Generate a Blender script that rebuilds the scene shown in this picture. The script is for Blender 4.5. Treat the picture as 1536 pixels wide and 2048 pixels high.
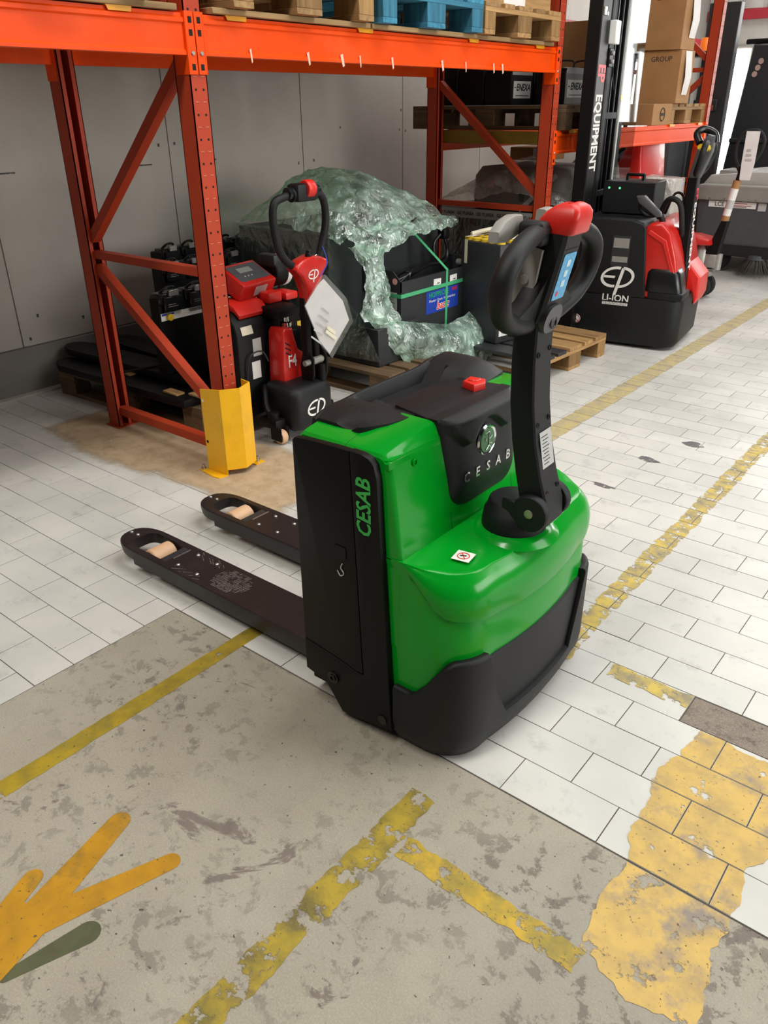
import bpy, bmesh, math, random
from mathutils import Matrix, Vector, noise

for o in list(bpy.data.objects):
    bpy.data.objects.remove(o, do_unlink=True)
SC = bpy.context.scene
COL = SC.collection
random.seed(7)

# ------------------------------------------------------------------ camera
cam = bpy.data.cameras.new('camera')
cam.sensor_fit = 'HORIZONTAL'; cam.sensor_width = 36.0
cam.lens = 1577.95 / 1536 * 36.0
cam.clip_start = 0.05; cam.clip_end = 200
camo = bpy.data.objects.new('camera', cam); COL.objects.link(camo)
_R = Vector((0.777114, 0.629297, -0.008866)); _D = Vector((0.281381, -0.360008, -0.889505)); _F = Vector((-0.562955, 0.688752, -0.456839))
_C = Vector((0.417719, -1.246431, 1.465349))
mw = Matrix.Identity(4)
for i in range(3):
    mw[i][0] = _R[i]; mw[i][1] = -_D[i]; mw[i][2] = -_F[i]; mw[i][3] = _C[i]
camo.matrix_world = mw
SC.camera = camo

# ------------------------------------------------------------------ world, lights, exposure
SC.view_settings.view_transform = 'Standard'
SC.view_settings.look = 'None'
SC.view_settings.gamma = 1.0
SC.view_settings.use_curve_mapping = False
SC.view_settings.exposure = 0.0
w = bpy.data.worlds.new('world'); SC.world = w; w.use_nodes = True
bg = w.node_tree.nodes['Background']
bg.inputs[0].default_value = (0.92, 0.96, 1.0, 1); bg.inputs[1].default_value = 0.07

def area(name, loc, target, sx, sy, power, color=(1, 1, 1)):
    l = bpy.data.lights.new(name, 'AREA'); l.shape = 'RECTANGLE'; l.size = sx; l.size_y = sy
    l.energy = power; l.color = color
    o = bpy.data.objects.new(name, l); COL.objects.link(o)
    o.location = loc
    o.rotation_euler = (Vector(target) - Vector(loc)).to_track_quat('-Z', 'Y').to_euler()
    return o
area('skylight_strip', (1.7, 2.6, 4.8), (1.2, 2.4, 0), 2.4, 6.5, 300, (1.0, 0.985, 0.95))
area('daylight_window', (6.2, 3.0, 2.4), (-1.0, 1.8, 0.6), 5.0, 2.4, 310, (1.0, 0.985, 0.95))
area('left_fill', (-0.9, -2.1, 4.6), (-0.9, -1.9, 0), 0.6, 3.0, 135, (1.0, 0.965, 0.88))  # added fill lamp, brightens the floor at front left
area('back_window', (-1.6, 10.9, 2.0), (-3.4, 3.5, 0.9), 2.6, 2.0, 170, (1.0, 0.99, 0.96))
area('far_skylight', (-1.0, 9.0, 5.2), (-1.4, 8.0, 0), 3.0, 3.0, 190, (1.0, 0.98, 0.95))

# ------------------------------------------------------------------ helpers
MW = {}          # world matrix of every object built here
def lin(c):
    if isinstance(c, str):
        c = c.lstrip('#'); c = [int(c[i:i + 2], 16) / 255 for i in (0, 2, 4)]
    return tuple(((v / 12.92) if v <= 0.04045 else ((v + 0.055) / 1.055) ** 2.4) for v in c[:3]) + (1.0,)

MATS = {}
def mat(name, color, rough=0.5, metal=0.0, var=0.10, scale=14.0, bump=0.0, bscale=120.0, coat=0.0, emit=0.0, spec=0.5, dirt=None, dirt_amt=0.0, dirt_scale=5.0):
    if name in MATS: return MATS[name]
    m = bpy.data.materials.new(name); m.use_nodes = True
    nt = m.node_tree; N = nt.nodes; L = nt.links
    b = N['Principled BSDF']
    c = lin(color)
    geo = N.new('ShaderNodeNewGeometry')
    nz = N.new('ShaderNodeTexNoise'); nz.inputs['Scale'].default_value = scale; nz.inputs['Detail'].default_value = 5
    L.new(geo.outputs['Position'], nz.inputs['Vector'])
    rp = N.new('ShaderNodeValToRGB')
    rp.color_ramp.elements[0].position = 0.3; rp.color_ramp.elements[1].position = 0.7
    rp.color_ramp.elements[0].color = tuple(max(0, v * (1 - var)) for v in c[:3]) + (1,)
    rp.color_ramp.elements[1].color = tuple(min(1, v * (1 + var)) for v in c[:3]) + (1,)
    L.new(nz.outputs[0], rp.inputs[0])
    out = rp.outputs[0]
    if dirt is not None:
        n2 = N.new('ShaderNodeTexNoise'); n2.inputs['Scale'].default_value = dirt_scale; n2.inputs['Detail'].default_value = 8; n2.inputs['Roughness'].default_value = 0.7
        L.new(geo.outputs['Position'], n2.inputs['Vector'])
        r2 = N.new('ShaderNodeValToRGB'); r2.color_ramp.elements[0].position = 0.5; r2.color_ramp.elements[1].position = 0.72
        r2.color_ramp.elements[1].color = (dirt_amt,) * 3 + (1,)
        L.new(n2.outputs[0], r2.inputs[0])
        mx = N.new('ShaderNodeMixRGB'); L.new(r2.outputs[0], mx.inputs[0]); L.new(out, mx.inputs[1]); mx.inputs[2].default_value = lin(dirt)
        out = mx.outputs[0]
    L.new(out, b.inputs['Base Color'])
    b.inputs['Roughness'].default_value = rough; b.inputs['Metallic'].default_value = metal
    b.inputs['Specular IOR Level'].default_value = spec
    b.inputs['Coat Weight'].default_value = coat; b.inputs['Coat Roughness'].default_value = 0.06
    if emit > 0:
        b.inputs['Emission Color'].default_value = c; b.inputs['Emission Strength'].default_value = emit
    if bump > 0:
        n3 = N.new('ShaderNodeTexNoise'); n3.inputs['Scale'].default_value = bscale; n3.inputs['Detail'].default_value = 4
        L.new(geo.outputs['Position'], n3.inputs['Vector'])
        bp = N.new('ShaderNodeBump'); bp.inputs['Strength'].default_value = bump; bp.inputs['Distance'].default_value = 0.002
        L.new(n3.outputs[0], bp.inputs['Height']); L.new(bp.outputs[0], b.inputs['Normal'])
    MATS[name] = m
    return m

def wood(name, base, dark, axis='Y', rough=0.8):
    if name in MATS: return MATS[name]
    m = mat(name, base, rough)
    nt = m.node_tree; N = nt.nodes; L = nt.links; b = N['Principled BSDF']
    tc = N.new('ShaderNodeTexCoord'); oi = N.new('ShaderNodeObjectInfo')
    mp = N.new('ShaderNodeMapping'); s = {'X': (3, 40, 40), 'Y': (40, 3, 40), 'Z': (40, 40, 3)}[axis]
    mp.inputs['Scale'].default_value = s
    L.new(tc.outputs['Object'], mp.inputs[0])
    ad = N.new('ShaderNodeVectorMath'); ad.operation = 'ADD'; L.new(mp.outputs[0], ad.inputs[0])
    sc = N.new('ShaderNodeVectorMath'); sc.operation = 'SCALE'; sc.inputs[0].default_value = (31, 17, 53); L.new(oi.outputs['Random'], sc.inputs['Scale'])
    L.new(sc.outputs[0], ad.inputs[1])
    n = N.new('ShaderNodeTexNoise'); n.inputs['Scale'].default_value = 1.0; n.inputs['Detail'].default_value = 6; L.new(ad.outputs[0], n.inputs['Vector'])
    r = N.new('ShaderNodeValToRGB'); r.color_ramp.elements[0].position = 0.25; r.color_ramp.elements[1].position = 0.68
    r.color_ramp.elements[0].color = lin(dark); r.color_ramp.elements[1].color = lin(base)
    L.new(n.outputs[0], r.inputs[0])
    hs = N.new('ShaderNodeHueSaturation')
    mr = N.new('ShaderNodeMapRange'); mr.inputs['To Min'].default_value = 0.72; mr.inputs['To Max'].default_value = 1.12
    L.new(oi.outputs['Random'], mr.inputs[0]); L.new(mr.outputs[0], hs.inputs['Value']); L.new(r.outputs[0], hs.inputs['Color'])
    L.new(hs.outputs[0], b.inputs['Base Color'])
    bp = N.new('ShaderNodeBump'); bp.inputs['Strength'].default_value = 0.3; bp.inputs['Distance'].default_value = 0.002
    L.new(n.outputs[0], bp.inputs['Height']); L.new(bp.outputs[0], b.inputs['Normal'])
    return m

# ---- bmesh shapes
def B(): return bmesh.new()
def _v(bm, pts): return [bm.verts.new(p) for p in pts]
def box(bm, x0, x1, y0, y1, z0, z1, bev=0.0, seg=2):
    if x0 > x1: x0, x1 = x1, x0
    if y0 > y1: y0, y1 = y1, y0
    if z0 > z1: z0, z1 = z1, z0
    v = _v(bm, [(x0, y0, z0), (x1, y0, z0), (x1, y1, z0), (x0, y1, z0), (x0, y0, z1), (x1, y0, z1), (x1, y1, z1), (x0, y1, z1)])
    fs = [bm.faces.new([v[i] for i in q]) for q in ((3, 2, 1, 0), (4, 5, 6, 7), (0, 1, 5, 4), (1, 2, 6, 5), (2, 3, 7, 6), (3, 0, 4, 7))]
    if bev > 0:
        es = list({e for f in fs for e in f.edges})
        bmesh.ops.bevel(bm, geom=es, offset=bev, segments=seg, affect='EDGES', profile=0.5, clamp_overlap=True)
    return bm
def prism(bm, pts, ax, a0, a1, bev=0.0, seg=2):
    """polygon pts in the plane across axis ax, extruded from a0 to a1. x:(y,z) y:(x,z) z:(x,y)"""
    def P(p, a):
        return {'x': (a, p[0], p[1]), 'y': (p[0], a, p[1]), 'z': (p[0], p[1], a)}[ax]
    A = _v(bm, [P(p, a0) for p in pts]); Bv = _v(bm, [P(p, a1) for p in pts])
    n = len(pts)
    fs = [bm.faces.new(A), bm.faces.new(Bv[::-1])]
    for i in range(n):
        fs.append(bm.faces.new([A[i], Bv[i], Bv[(i + 1) % n], A[(i + 1) % n]]))
    bmesh.ops.recalc_face_normals(bm, faces=fs)
    if bev > 0:
        es = [e for e in fs[0].edges] + [e for e in fs[1].edges]
        bmesh.ops.bevel(bm, geom=es, offset=bev, segments=seg, affect='EDGES', profile=0.5, clamp_overlap=True)
    return bm
def loft(bm, rings, cap=True, closed=True):
    R = [_v(bm, r) for r in rings]
    n = len(R[0]); fs = []
    for a, b in zip(R, R[1:]):
        for i in range(n if closed else n - 1):
            j = (i + 1) % n
            try: fs.append(bm.faces.new([a[i], a[j], b[j], b[i]]))
            except ValueError: pass
    if cap and closed:
        fs.append(bm.faces.new(R[0][::-1])); fs.append(bm.faces.new(R[-1]))
    if cap: bmesh.ops.recalc_face_normals(bm, faces=fs)
    return bm
def cyl(bm, p0, p1, r0, r1=None, n=16):
    r1 = r0 if r1 is None else r1
    p0 = Vector(p0); p1 = Vector(p1); d = (p1 - p0).normalized()
    u = d.orthogonal().normalized(); w = d.cross(u)
    ring = lambda p, r: [p + (u * math.cos(2 * math.pi * i / n) + w * math.sin(2 * math.pi * i / n)) * r for i in range(n)]
    return loft(bm, [ring(p0, r0), ring(p1, r1)])
def smooth_path(pts, k=6, closed=False):
    P = [Vector(p) for p in pts]; out = []; n = len(P)
    rng = range(n if closed else n - 1)
    for i in rng:
        if closed: p0, p1, p2, p3 = P[i - 1], P[i], P[(i + 1) % n], P[(i + 2) % n]
        else: p0, p1, p2, p3 = P[max(i - 1, 0)], P[i], P[i + 1], P[min(i + 2, n - 1)]
        for j in range(k):
            t = j / k
            out.append(0.5 * ((2 * p1) + (-p0 + p2) * t + (2 * p0 - 5 * p1 + 4 * p2 - p3) * t * t + (-p0 + 3 * p1 - 3 * p2 + p3) * t ** 3))
    if not closed: out.append(P[-1])
    return out
def tube(bm, pts, r, n=10, closed=False, flat=1.0, up=None):
    """sweep; r is a radius or a list; flat scales the second section axis"""
    P = [Vector(p) for p in pts]; m = len(P); rings = []
    rr = r if isinstance(r, (list, tuple)) else [r] * m
    u = None
    for i in range(m):
        if closed: t = (P[(i + 1) % m] - P[i - 1]).normalized()
        else: t = (P[min(i + 1, m - 1)] - P[max(i - 1, 0)]).normalized()
        if up is not None: u = (Vector(up) - t * t.dot(Vector(up))).normalized()
        elif u is None: u = t.orthogonal().normalized()
        else: u = (u - t * u.dot(t)).normalized()
        w = t.cross(u)
        rings.append([P[i] + (u * math.cos(2 * math.pi * k / n) + w * flat * math.sin(2 * math.pi * k / n)) * rr[i] for k in range(n)])
    if closed: rings.append(rings[0])
    return loft(bm, rings, cap=not closed)
def lathe(bm, prof, c=(0, 0, 0), axis='z', n=20):
    rings = []
    for r, h in prof:
        ring = []
        for i in range(n):
            a = 2 * math.pi * i / n; ca, sa = math.cos(a) * r, math.sin(a) * r
            p = {'z': (ca, sa, h), 'x': (h, ca, sa), 'y': (sa, h, ca)}[axis]
            ring.append((p[0] + c[0], p[1] + c[1], p[2] + c[2]))
        rings.append(ring)
    return loft(bm, rings)
def rrect(x0, x1, y0, y1, r, k=4):
    """rounded rectangle as 2-D points"""
    pts = []
    for cx, cy, a0 in ((x1 - r, y0 + r, -90), (x1 - r, y1 - r, 0), (x0 + r, y1 - r, 90), (x0 + r, y0 + r, 180)):
        for i in range(k + 1):
            a = math.radians(a0 + 90 * i / k); pts.append((cx + r * math.cos(a), cy + r * math.sin(a)))
    return pts

def finish(bm, name, m, sharp=38, merge=False):
    if merge: bmesh.ops.remove_doubles(bm, verts=bm.verts[:], dist=1e-5)
    bm.normal_update()
    ca = math.radians(sharp)
    for f in bm.faces: f.smooth = True
    for e in bm.edges:
        if len(e.link_faces) == 2:
            if e.calc_face_angle(3.2) > ca: e.smooth = False
    me = bpy.data.meshes.new(name); bm.to_mesh(me); bm.free()
    me.materials.append(m)
    return me
def put(name, me, parent=None, local=None, kind=None, label=None):
    o = bpy.data.objects.new(name, me); COL.objects.link(o)
    if parent is not None:
        o.parent = parent
    if local is not None: o.matrix_basis = local
    MW[o] = (MW[parent] if parent is not None else Matrix.Identity(4)) @ (local if local is not None else Matrix.Identity(4))
    if kind: o['kind'] = kind
    if label: o['label'] = label
    return o
def obj(name, bm, m, parent=None, world=False, sharp=38, kind=None, label=None, merge=False):
    """link bm as one mesh object; world=True: coordinates are world ones"""
    me = finish(bm, name, m, sharp, merge)
    if world and parent is not None: me.transform(MW[parent].inverted())
    return put(name, me, parent, None, kind, label)
def thing(name, label, cat, loc=(0, 0, 0), rotz=0.0, group=None):
    o = bpy.data.objects.new(name, None); COL.objects.link(o)
    o.empty_display_size = 0.1
    o.location = loc; o.rotation_euler = (0, 0, rotz)
    MW[o] = Matrix.Translation(Vector(loc)) @ Matrix.Rotation(rotz, 4, 'Z')
    o['label'] = label; o['category'] = cat
    if group: o['group'] = group
    return o
def tag(o, label, cat, group=None, kind=None):
    o['label'] = label
    if cat: o['category'] = cat
    if group: o['group'] = group
    if kind: o['kind'] = kind
    return o
def copy_tree(o, parent=None):
    c = o.copy(); COL.objects.link(c)
    if parent is not None: c.parent = parent
    MW[c] = (MW[parent] if parent is not None else Matrix.Identity(4)) @ o.matrix_basis
    for ch in list(o.children): copy_tree(ch, c)
    return c
AX = {'+x': ((0, 1, 0), (0, 0, 1)), '-y': ((1, 0, 0), (0, 0, 1)), '+z': ((1, 0, 0), (0, 1, 0))}
def text(s, m, parent, loc, size, xdir, ydir, name='lettering', bold=0.0, shear=0.0, align='CENTER', world=False, space=1.0, sx=1.0):
    cu = bpy.data.curves.new('t', 'FONT'); cu.body = s; cu.size = size; cu.align_x = align; cu.align_y = 'CENTER'
    cu.extrude = 0.0004; cu.offset = bold; cu.shear = shear; cu.space_character = space; cu.resolution_u = 2
    t = bpy.data.objects.new('t', cu); COL.objects.link(t)
    me = bpy.data.meshes.new_from_object(t)
    bpy.data.objects.remove(t, do_unlink=True); bpy.data.curves.remove(cu)
    X = Vector(xdir).normalized(); Y = Vector(ydir).normalized(); Z = X.cross(Y)
    mx = Matrix.Identity(4)
    for i in range(3):
        mx[i][0] = X[i] * sx; mx[i][1] = Y[i]; mx[i][2] = Z[i]; mx[i][3] = loc[i]
    me.transform(mx)
    me.materials.clear(); me.materials.append(m)
    if world and parent is not None: me.transform(MW[parent].inverted())
    return put(name, me, parent)
def quad(bm, c, X, Y, w, h, t=0.0006):
    """thin plate centred at c, w along X, h along Y"""
    X = Vector(X).normalized(); Y = Vector(Y).normalized(); Z = X.cross(Y); c = Vector(c)
    a = [c + X * (sx * w / 2) + Y * (sy * h / 2) for sx, sy in ((-1, -1), (1, -1), (1, 1), (-1, 1))]
    return loft(bm, [a, [p + Z * t for p in a]])
def ep_logo(parent, loc, size, xdir, ydir, m, world=False):
    """oval ring broken into an E and a P, with slanted stem"""
    bm = B(); X = Vector(xdir).normalized(); Y = Vector(ydir).normalized(); Z = X.cross(Y); L = Vector(loc)
    def P(u, v): return L + (X * (u + v * 0.25) + Y * v) * size
    def strip(path, w):
        V = [Vector((a, b, 0)) for a, b in path]; lo = []; hi = []
        for i in range(len(V)):
            t = (V[min(i + 1, len(V) - 1)] - V[max(i - 1, 0)]).normalized(); nrm = Vector((-t.y, t.x, 0)) * w / 2
            lo.append(P(*(V[i] - nrm)[:2])); hi.append(P(*(V[i] + nrm)[:2]))
        for i in range(len(V) - 1):
            q = [lo[i], lo[i + 1], hi[i + 1], hi[i]]
            loft(bm, [q, [p + Z * 0.0008 for p in q]])
    arc = lambda cx, cy, rx, ry, a0, a1, k=14: [(cx + rx * math.cos(math.radians(a0 + (a1 - a0) * i / k)), cy + ry * math.sin(math.radians(a0 + (a1 - a0) * i / k))) for i in range(k + 1)]
    strip(arc(-0.08, 0, 0.42, 0.30, 78, 282), 0.085)            # E back
    strip([(-0.44, 0.0), (-0.08, 0.0)], 0.075)                  # E bar
    strip(arc(0.10, 0, 0.40, 0.30, 92, -84), 0.085)             # P bowl
    strip([(0.10, 0.30), (0.10, -0.58)], 0.10)                  # P stem
    return obj('emblem', bm, m, parent, world=world)
# ------------------------------------------------------------------ materials
M_BLK = mat('black_plastic', '#131416', 0.5, spec=0.33, var=0.08, bump=0.25, bscale=900)
M_BLK2 = mat('black_paint', '#0b0b0b', 0.48, spec=0.22, var=0.08)
M_BLKG = mat('black_gloss', '#101112', 0.28, var=0.05)
M_CHAR = mat('charcoal_steel', '#2a2c2e', 0.5, var=0.1)
M_RUB = mat('rubber', '#151515', 0.75)
M_GRN = mat('green_lacquer', '#009020', 0.20, var=0.02, coat=0.12, spec=0.28)
M_GLET = mat('green_print', '#35b04a', 0.5)
M_RED = mat('red_plastic', '#d3251c', 0.38, var=0.05)
M_REDS = mat('red_gloss', '#c3211a', 0.3, var=0.05, coat=0.15)
M_SIL = mat('zinc_steel', '#b8b8b4', 0.32, 0.9, var=0.1)
M_CHR = mat('chrome', '#d8d8d8', 0.12, 1.0, var=0.02)
M_CAST = mat('cast_metal', '#a3a29c', 0.45, 0.6, var=0.12)
M_ORG = mat('orange_beam_paint', '#ee4a00', 0.45, spec=0.2, var=0.05, scale=3, dirt='#ff9a6a', dirt_amt=0.12, dirt_scale=2.0)
M_RUST = mat('rust_red_upright_paint', '#ac3b1f', 0.5, spec=0.3, var=0.08, scale=6)
M_YEL = mat('yellow_powder_paint', '#f0b416', 0.42, var=0.05, scale=5, dirt='#b98a14', dirt_amt=0.35, dirt_scale=6)
M_AMB = mat('amber_powder_paint', '#e39c10', 0.42, var=0.05)
M_WHT = mat('white_print', '#e6e4df', 0.6, var=0.03)
M_PAP = mat('white_paper', '#e9e5e2', 0.8, var=0.05)
M_GRYL = mat('grey_label', '#b9b9b6', 0.6, var=0.1, scale=300)
M_INK = mat('dark_ink', '#2a2a2c', 0.8)
M_CARD = mat('cardboard', '#a87c4e', 0.85, var=0.08, scale=8)
M_CARD2 = mat('light_cardboard', '#c9a877', 0.85, var=0.08, scale=8)
M_WOODX = wood('pine_x', '#b8925f', '#85623a', 'X')
M_WOODY = wood('pine_y', '#b8925f', '#85623a', 'Y')
M_WOODZ = wood('pine_block', '#a5804f', '#76562f', 'Z')
M_DWX = wood('stained_pine_x', '#7b6244', '#54402a', 'X')
M_BLUEX = wood('blue_board_x', '#3d8fae', '#27647e', 'X')
M_BLUEY = wood('blue_board_y', '#3d8fae', '#27647e', 'Y')
M_BLUEZ = wood('blue_block', '#347d99', '#205469', 'Z')
M_CHIP = wood('shelf_board', '#a98a5e', '#7f6440', 'Y')
M_TAN = mat('tan_polyurethane', '#d3ab86', 0.5, var=0.06, scale=30)
M_BLUS = mat('blue_display', '#3c9ccf', 0.25, var=0.25, scale=160)
M_BLUL = mat('blue_label', '#1d3ea6', 0.5, var=0.05)
M_STRAP = mat('green_strap', '#4cae78', 0.4, var=0.08)
M_CRM = mat('cream_strap', '#d6cfb8', 0.6)
M_GRY = mat('grey_plastic', '#8f8c86', 0.5, var=0.06)
M_DGRY = mat('dark_grey_plastic', '#4b4d50', 0.5, var=0.08)
M_GREYH = mat('handle_grey', '#4a4b4d', 0.45, var=0.08)
M_LCD = mat('lcd_grey', '#8b948c', 0.3, var=0.05)
M_BRUSH = mat('brush_bristle', '#4e4b47', 0.9, var=0.4, scale=200)
M_YPL = mat('yellow_cap_plastic', '#d9b52a', 0.45, var=0.1, scale=60)
M_HOLE = mat('dark_hole', '#0d0908', 0.9)

def film(name, tint, base=0.25, gloss=0.3, scale=9.0, strength=0.9, lo=0.12, hi=0.7, rough=0.16):
    m = bpy.data.materials.new(name); m.use_nodes = True
    nt = m.node_tree; N = nt.nodes; L = nt.links
    for n in list(N): N.remove(n)
    out = N.new('ShaderNodeOutputMaterial')
    geo = N.new('ShaderNodeNewGeometry')
    mp = N.new('ShaderNodeMapping'); mp.inputs['Scale'].default_value = (1, 1, 0.6); L.new(geo.outputs['Position'], mp.inputs[0])
    n1 = N.new('ShaderNodeTexNoise'); n1.inputs['Scale'].default_value = scale; n1.inputs['Detail'].default_value = 5; n1.inputs['Distortion'].default_value = 1.2
    L.new(mp.outputs[0], n1.inputs['Vector'])
    bp = N.new('ShaderNodeBump'); bp.inputs['Strength'].default_value = strength; bp.inputs['Distance'].default_value = 0.03
    L.new(n1.outputs[0], bp.inputs['Height'])
    tr = N.new('ShaderNodeBsdfTransparent'); tr.inputs[0].default_value = lin(tint)
    tl = N.new('ShaderNodeBsdfDiffuse'); tl.inputs[0].default_value = lin(tint); L.new(bp.outputs[0], tl.inputs['Normal'])
    gl = N.new('ShaderNodeBsdfGlossy'); gl.inputs['Roughness'].default_value = rough; L.new(bp.outputs[0], gl.inputs['Normal'])
    n2 = N.new('ShaderNodeTexNoise'); n2.inputs['Scale'].default_value = scale * 0.7; n2.inputs['Detail'].default_value = 6; L.new(geo.outputs['Position'], n2.inputs['Vector'])
    rp = N.new('ShaderNodeMapRange'); rp.inputs['From Min'].default_value = 0.35; rp.inputs['From Max'].default_value = 0.7
    rp.inputs['To Min'].default_value = lo; rp.inputs['To Max'].default_value = hi
    L.new(n2.outputs[0], rp.inputs[0])
    m1 = N.new('ShaderNodeMixShader'); L.new(rp.outputs[0], m1.inputs[0]); L.new(tr.outputs[0], m1.inputs[1]); L.new(tl.outputs[0], m1.inputs[2])
    m2 = N.new('ShaderNodeMixShader'); m2.inputs[0].default_value = gloss; L.new(m1.outputs[0], m2.inputs[1]); L.new(gl.outputs[0], m2.inputs[2])
    L.new(m2.outputs[0], out.inputs[0])
    MATS[name] = m
    return m
M_FILMG = film('green_stretch_film', '#c9edd9', gloss=0.20, scale=14, strength=1.0, lo=0.10, hi=0.62, rough=0.10)
M_FILMD = film('clear_stretch_film', '#cfe8da', gloss=0.20, scale=13, lo=0.03, hi=0.22, strength=0.7)
M_FILMW = film('clear_wrap', '#e9e7e3', gloss=0.18, scale=12, lo=0.06, hi=0.5)
M_SLEEVE = film('clear_sleeve', '#f6f6f6', gloss=0.04, scale=5, lo=0.02, hi=0.10, strength=0.4)
def glass(name, tint, gloss=0.12, rough=0.03):
    m = bpy.data.materials.new(name); m.use_nodes = True
    nt = m.node_tree; N = nt.nodes; L = nt.links
    for n in list(N): N.remove(n)
    out = N.new('ShaderNodeOutputMaterial'); tr = N.new('ShaderNodeBsdfTransparent'); tr.inputs[0].default_value = lin(tint)
    gl = N.new('ShaderNodeBsdfGlossy'); gl.inputs['Roughness'].default_value = rough
    mx = N.new('ShaderNodeMixShader'); mx.inputs[0].default_value = gloss
    L.new(tr.outputs[0], mx.inputs[1]); L.new(gl.outputs[0], mx.inputs[2]); L.new(mx.outputs[0], out.inputs[0])
    return m
M_PLEX = glass('clear_polycarbonate', '#dfe3e4', 0.10)

# ---- floor materials
def tile_mat():
    m = bpy.data.materials.new('glazed_floor_tile'); m.use_nodes = True
    nt = m.node_tree; N = nt.nodes; L = nt.links; b = N['Principled BSDF']
    geo = N.new('ShaderNodeNewGeometry'); oi = N.new('ShaderNodeObjectInfo')
    def nz(scale, detail, rough=0.55):
        n = N.new('ShaderNodeTexNoise'); n.inputs['Scale'].default_value = scale; n.inputs['Detail'].default_value = detail; n.inputs['Roughness'].default_value = rough
        L.new(geo.outputs['Position'], n.inputs['Vector']); return n
    n1 = nz(1.6, 6); r1 = N.new('ShaderNodeValToRGB')
    r1.color_ramp.elements[0].position = 0.3; r1.color_ramp.elements[0].color = lin('#b9b9b3')
    r1.color_ramp.elements[1].position = 0.62; r1.color_ramp.elements[1].color = lin('#d3d1cb')
    L.new(n1.outputs[0], r1.inputs[0])
    hs = N.new('ShaderNodeHueSaturation'); mr = N.new('ShaderNodeMapRange'); mr.inputs['To Min'].default_value = 0.94; mr.inputs['To Max'].default_value = 1.03
    L.new(oi.outputs['Random'], mr.inputs[0]); L.new(mr.outputs[0], hs.inputs['Value']); L.new(r1.outputs[0], hs.inputs['Color'])
    n2 = nz(9, 10, 0.72); r2 = N.new('ShaderNodeValToRGB'); r2.color_ramp.elements[0].position = 0.56; r2.color_ramp.elements[1].position = 0.74
    r2.color_ramp.elements[1].color = (0.5,) * 3 + (1,)
    L.new(n2.outputs[0], r2.inputs[0])
    mx = N.new('ShaderNodeMixRGB'); mx.inputs[2].default_value = lin('#7d7a78'); L.new(r2.outputs[0], mx.inputs[0]); L.new(hs.outputs[0], mx.inputs[1])
    n3 = nz(42, 4, 0.6); r3 = N.new('ShaderNodeValToRGB'); r3.color_ramp.elements[0].position = 0.735; r3.color_ramp.elements[1].position = 0.755
    L.new(n3.outputs[0], r3.inputs[0])
    m3 = N.new('ShaderNodeMixRGB'); m3.inputs[2].default_value = lin('#4c4747'); L.new(r3.outputs[0], m3.inputs[0]); L.new(mx.outputs[0], m3.inputs[1])
    L.new(m3.outputs[0], b.inputs['Base Color'])
    rr = N.new('ShaderNodeMapRange'); rr.inputs['To Min'].default_value = 0.32; rr.inputs['To Max'].default_value = 0.55
    L.new(n1.outputs[0], rr.inputs[0]); L.new(rr.outputs[0], b.inputs['Roughness'])
    bp = N.new('ShaderNodeBump'); bp.inputs['Strength'].default_value = 0.08; bp.inputs['Distance'].default_value = 0.01
    n4 = nz(5, 2); L.new(n4.outputs[0], bp.inputs['Height']); L.new(bp.outputs[0], b.inputs['Normal'])
    return m
M_TILE = tile_mat()

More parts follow.
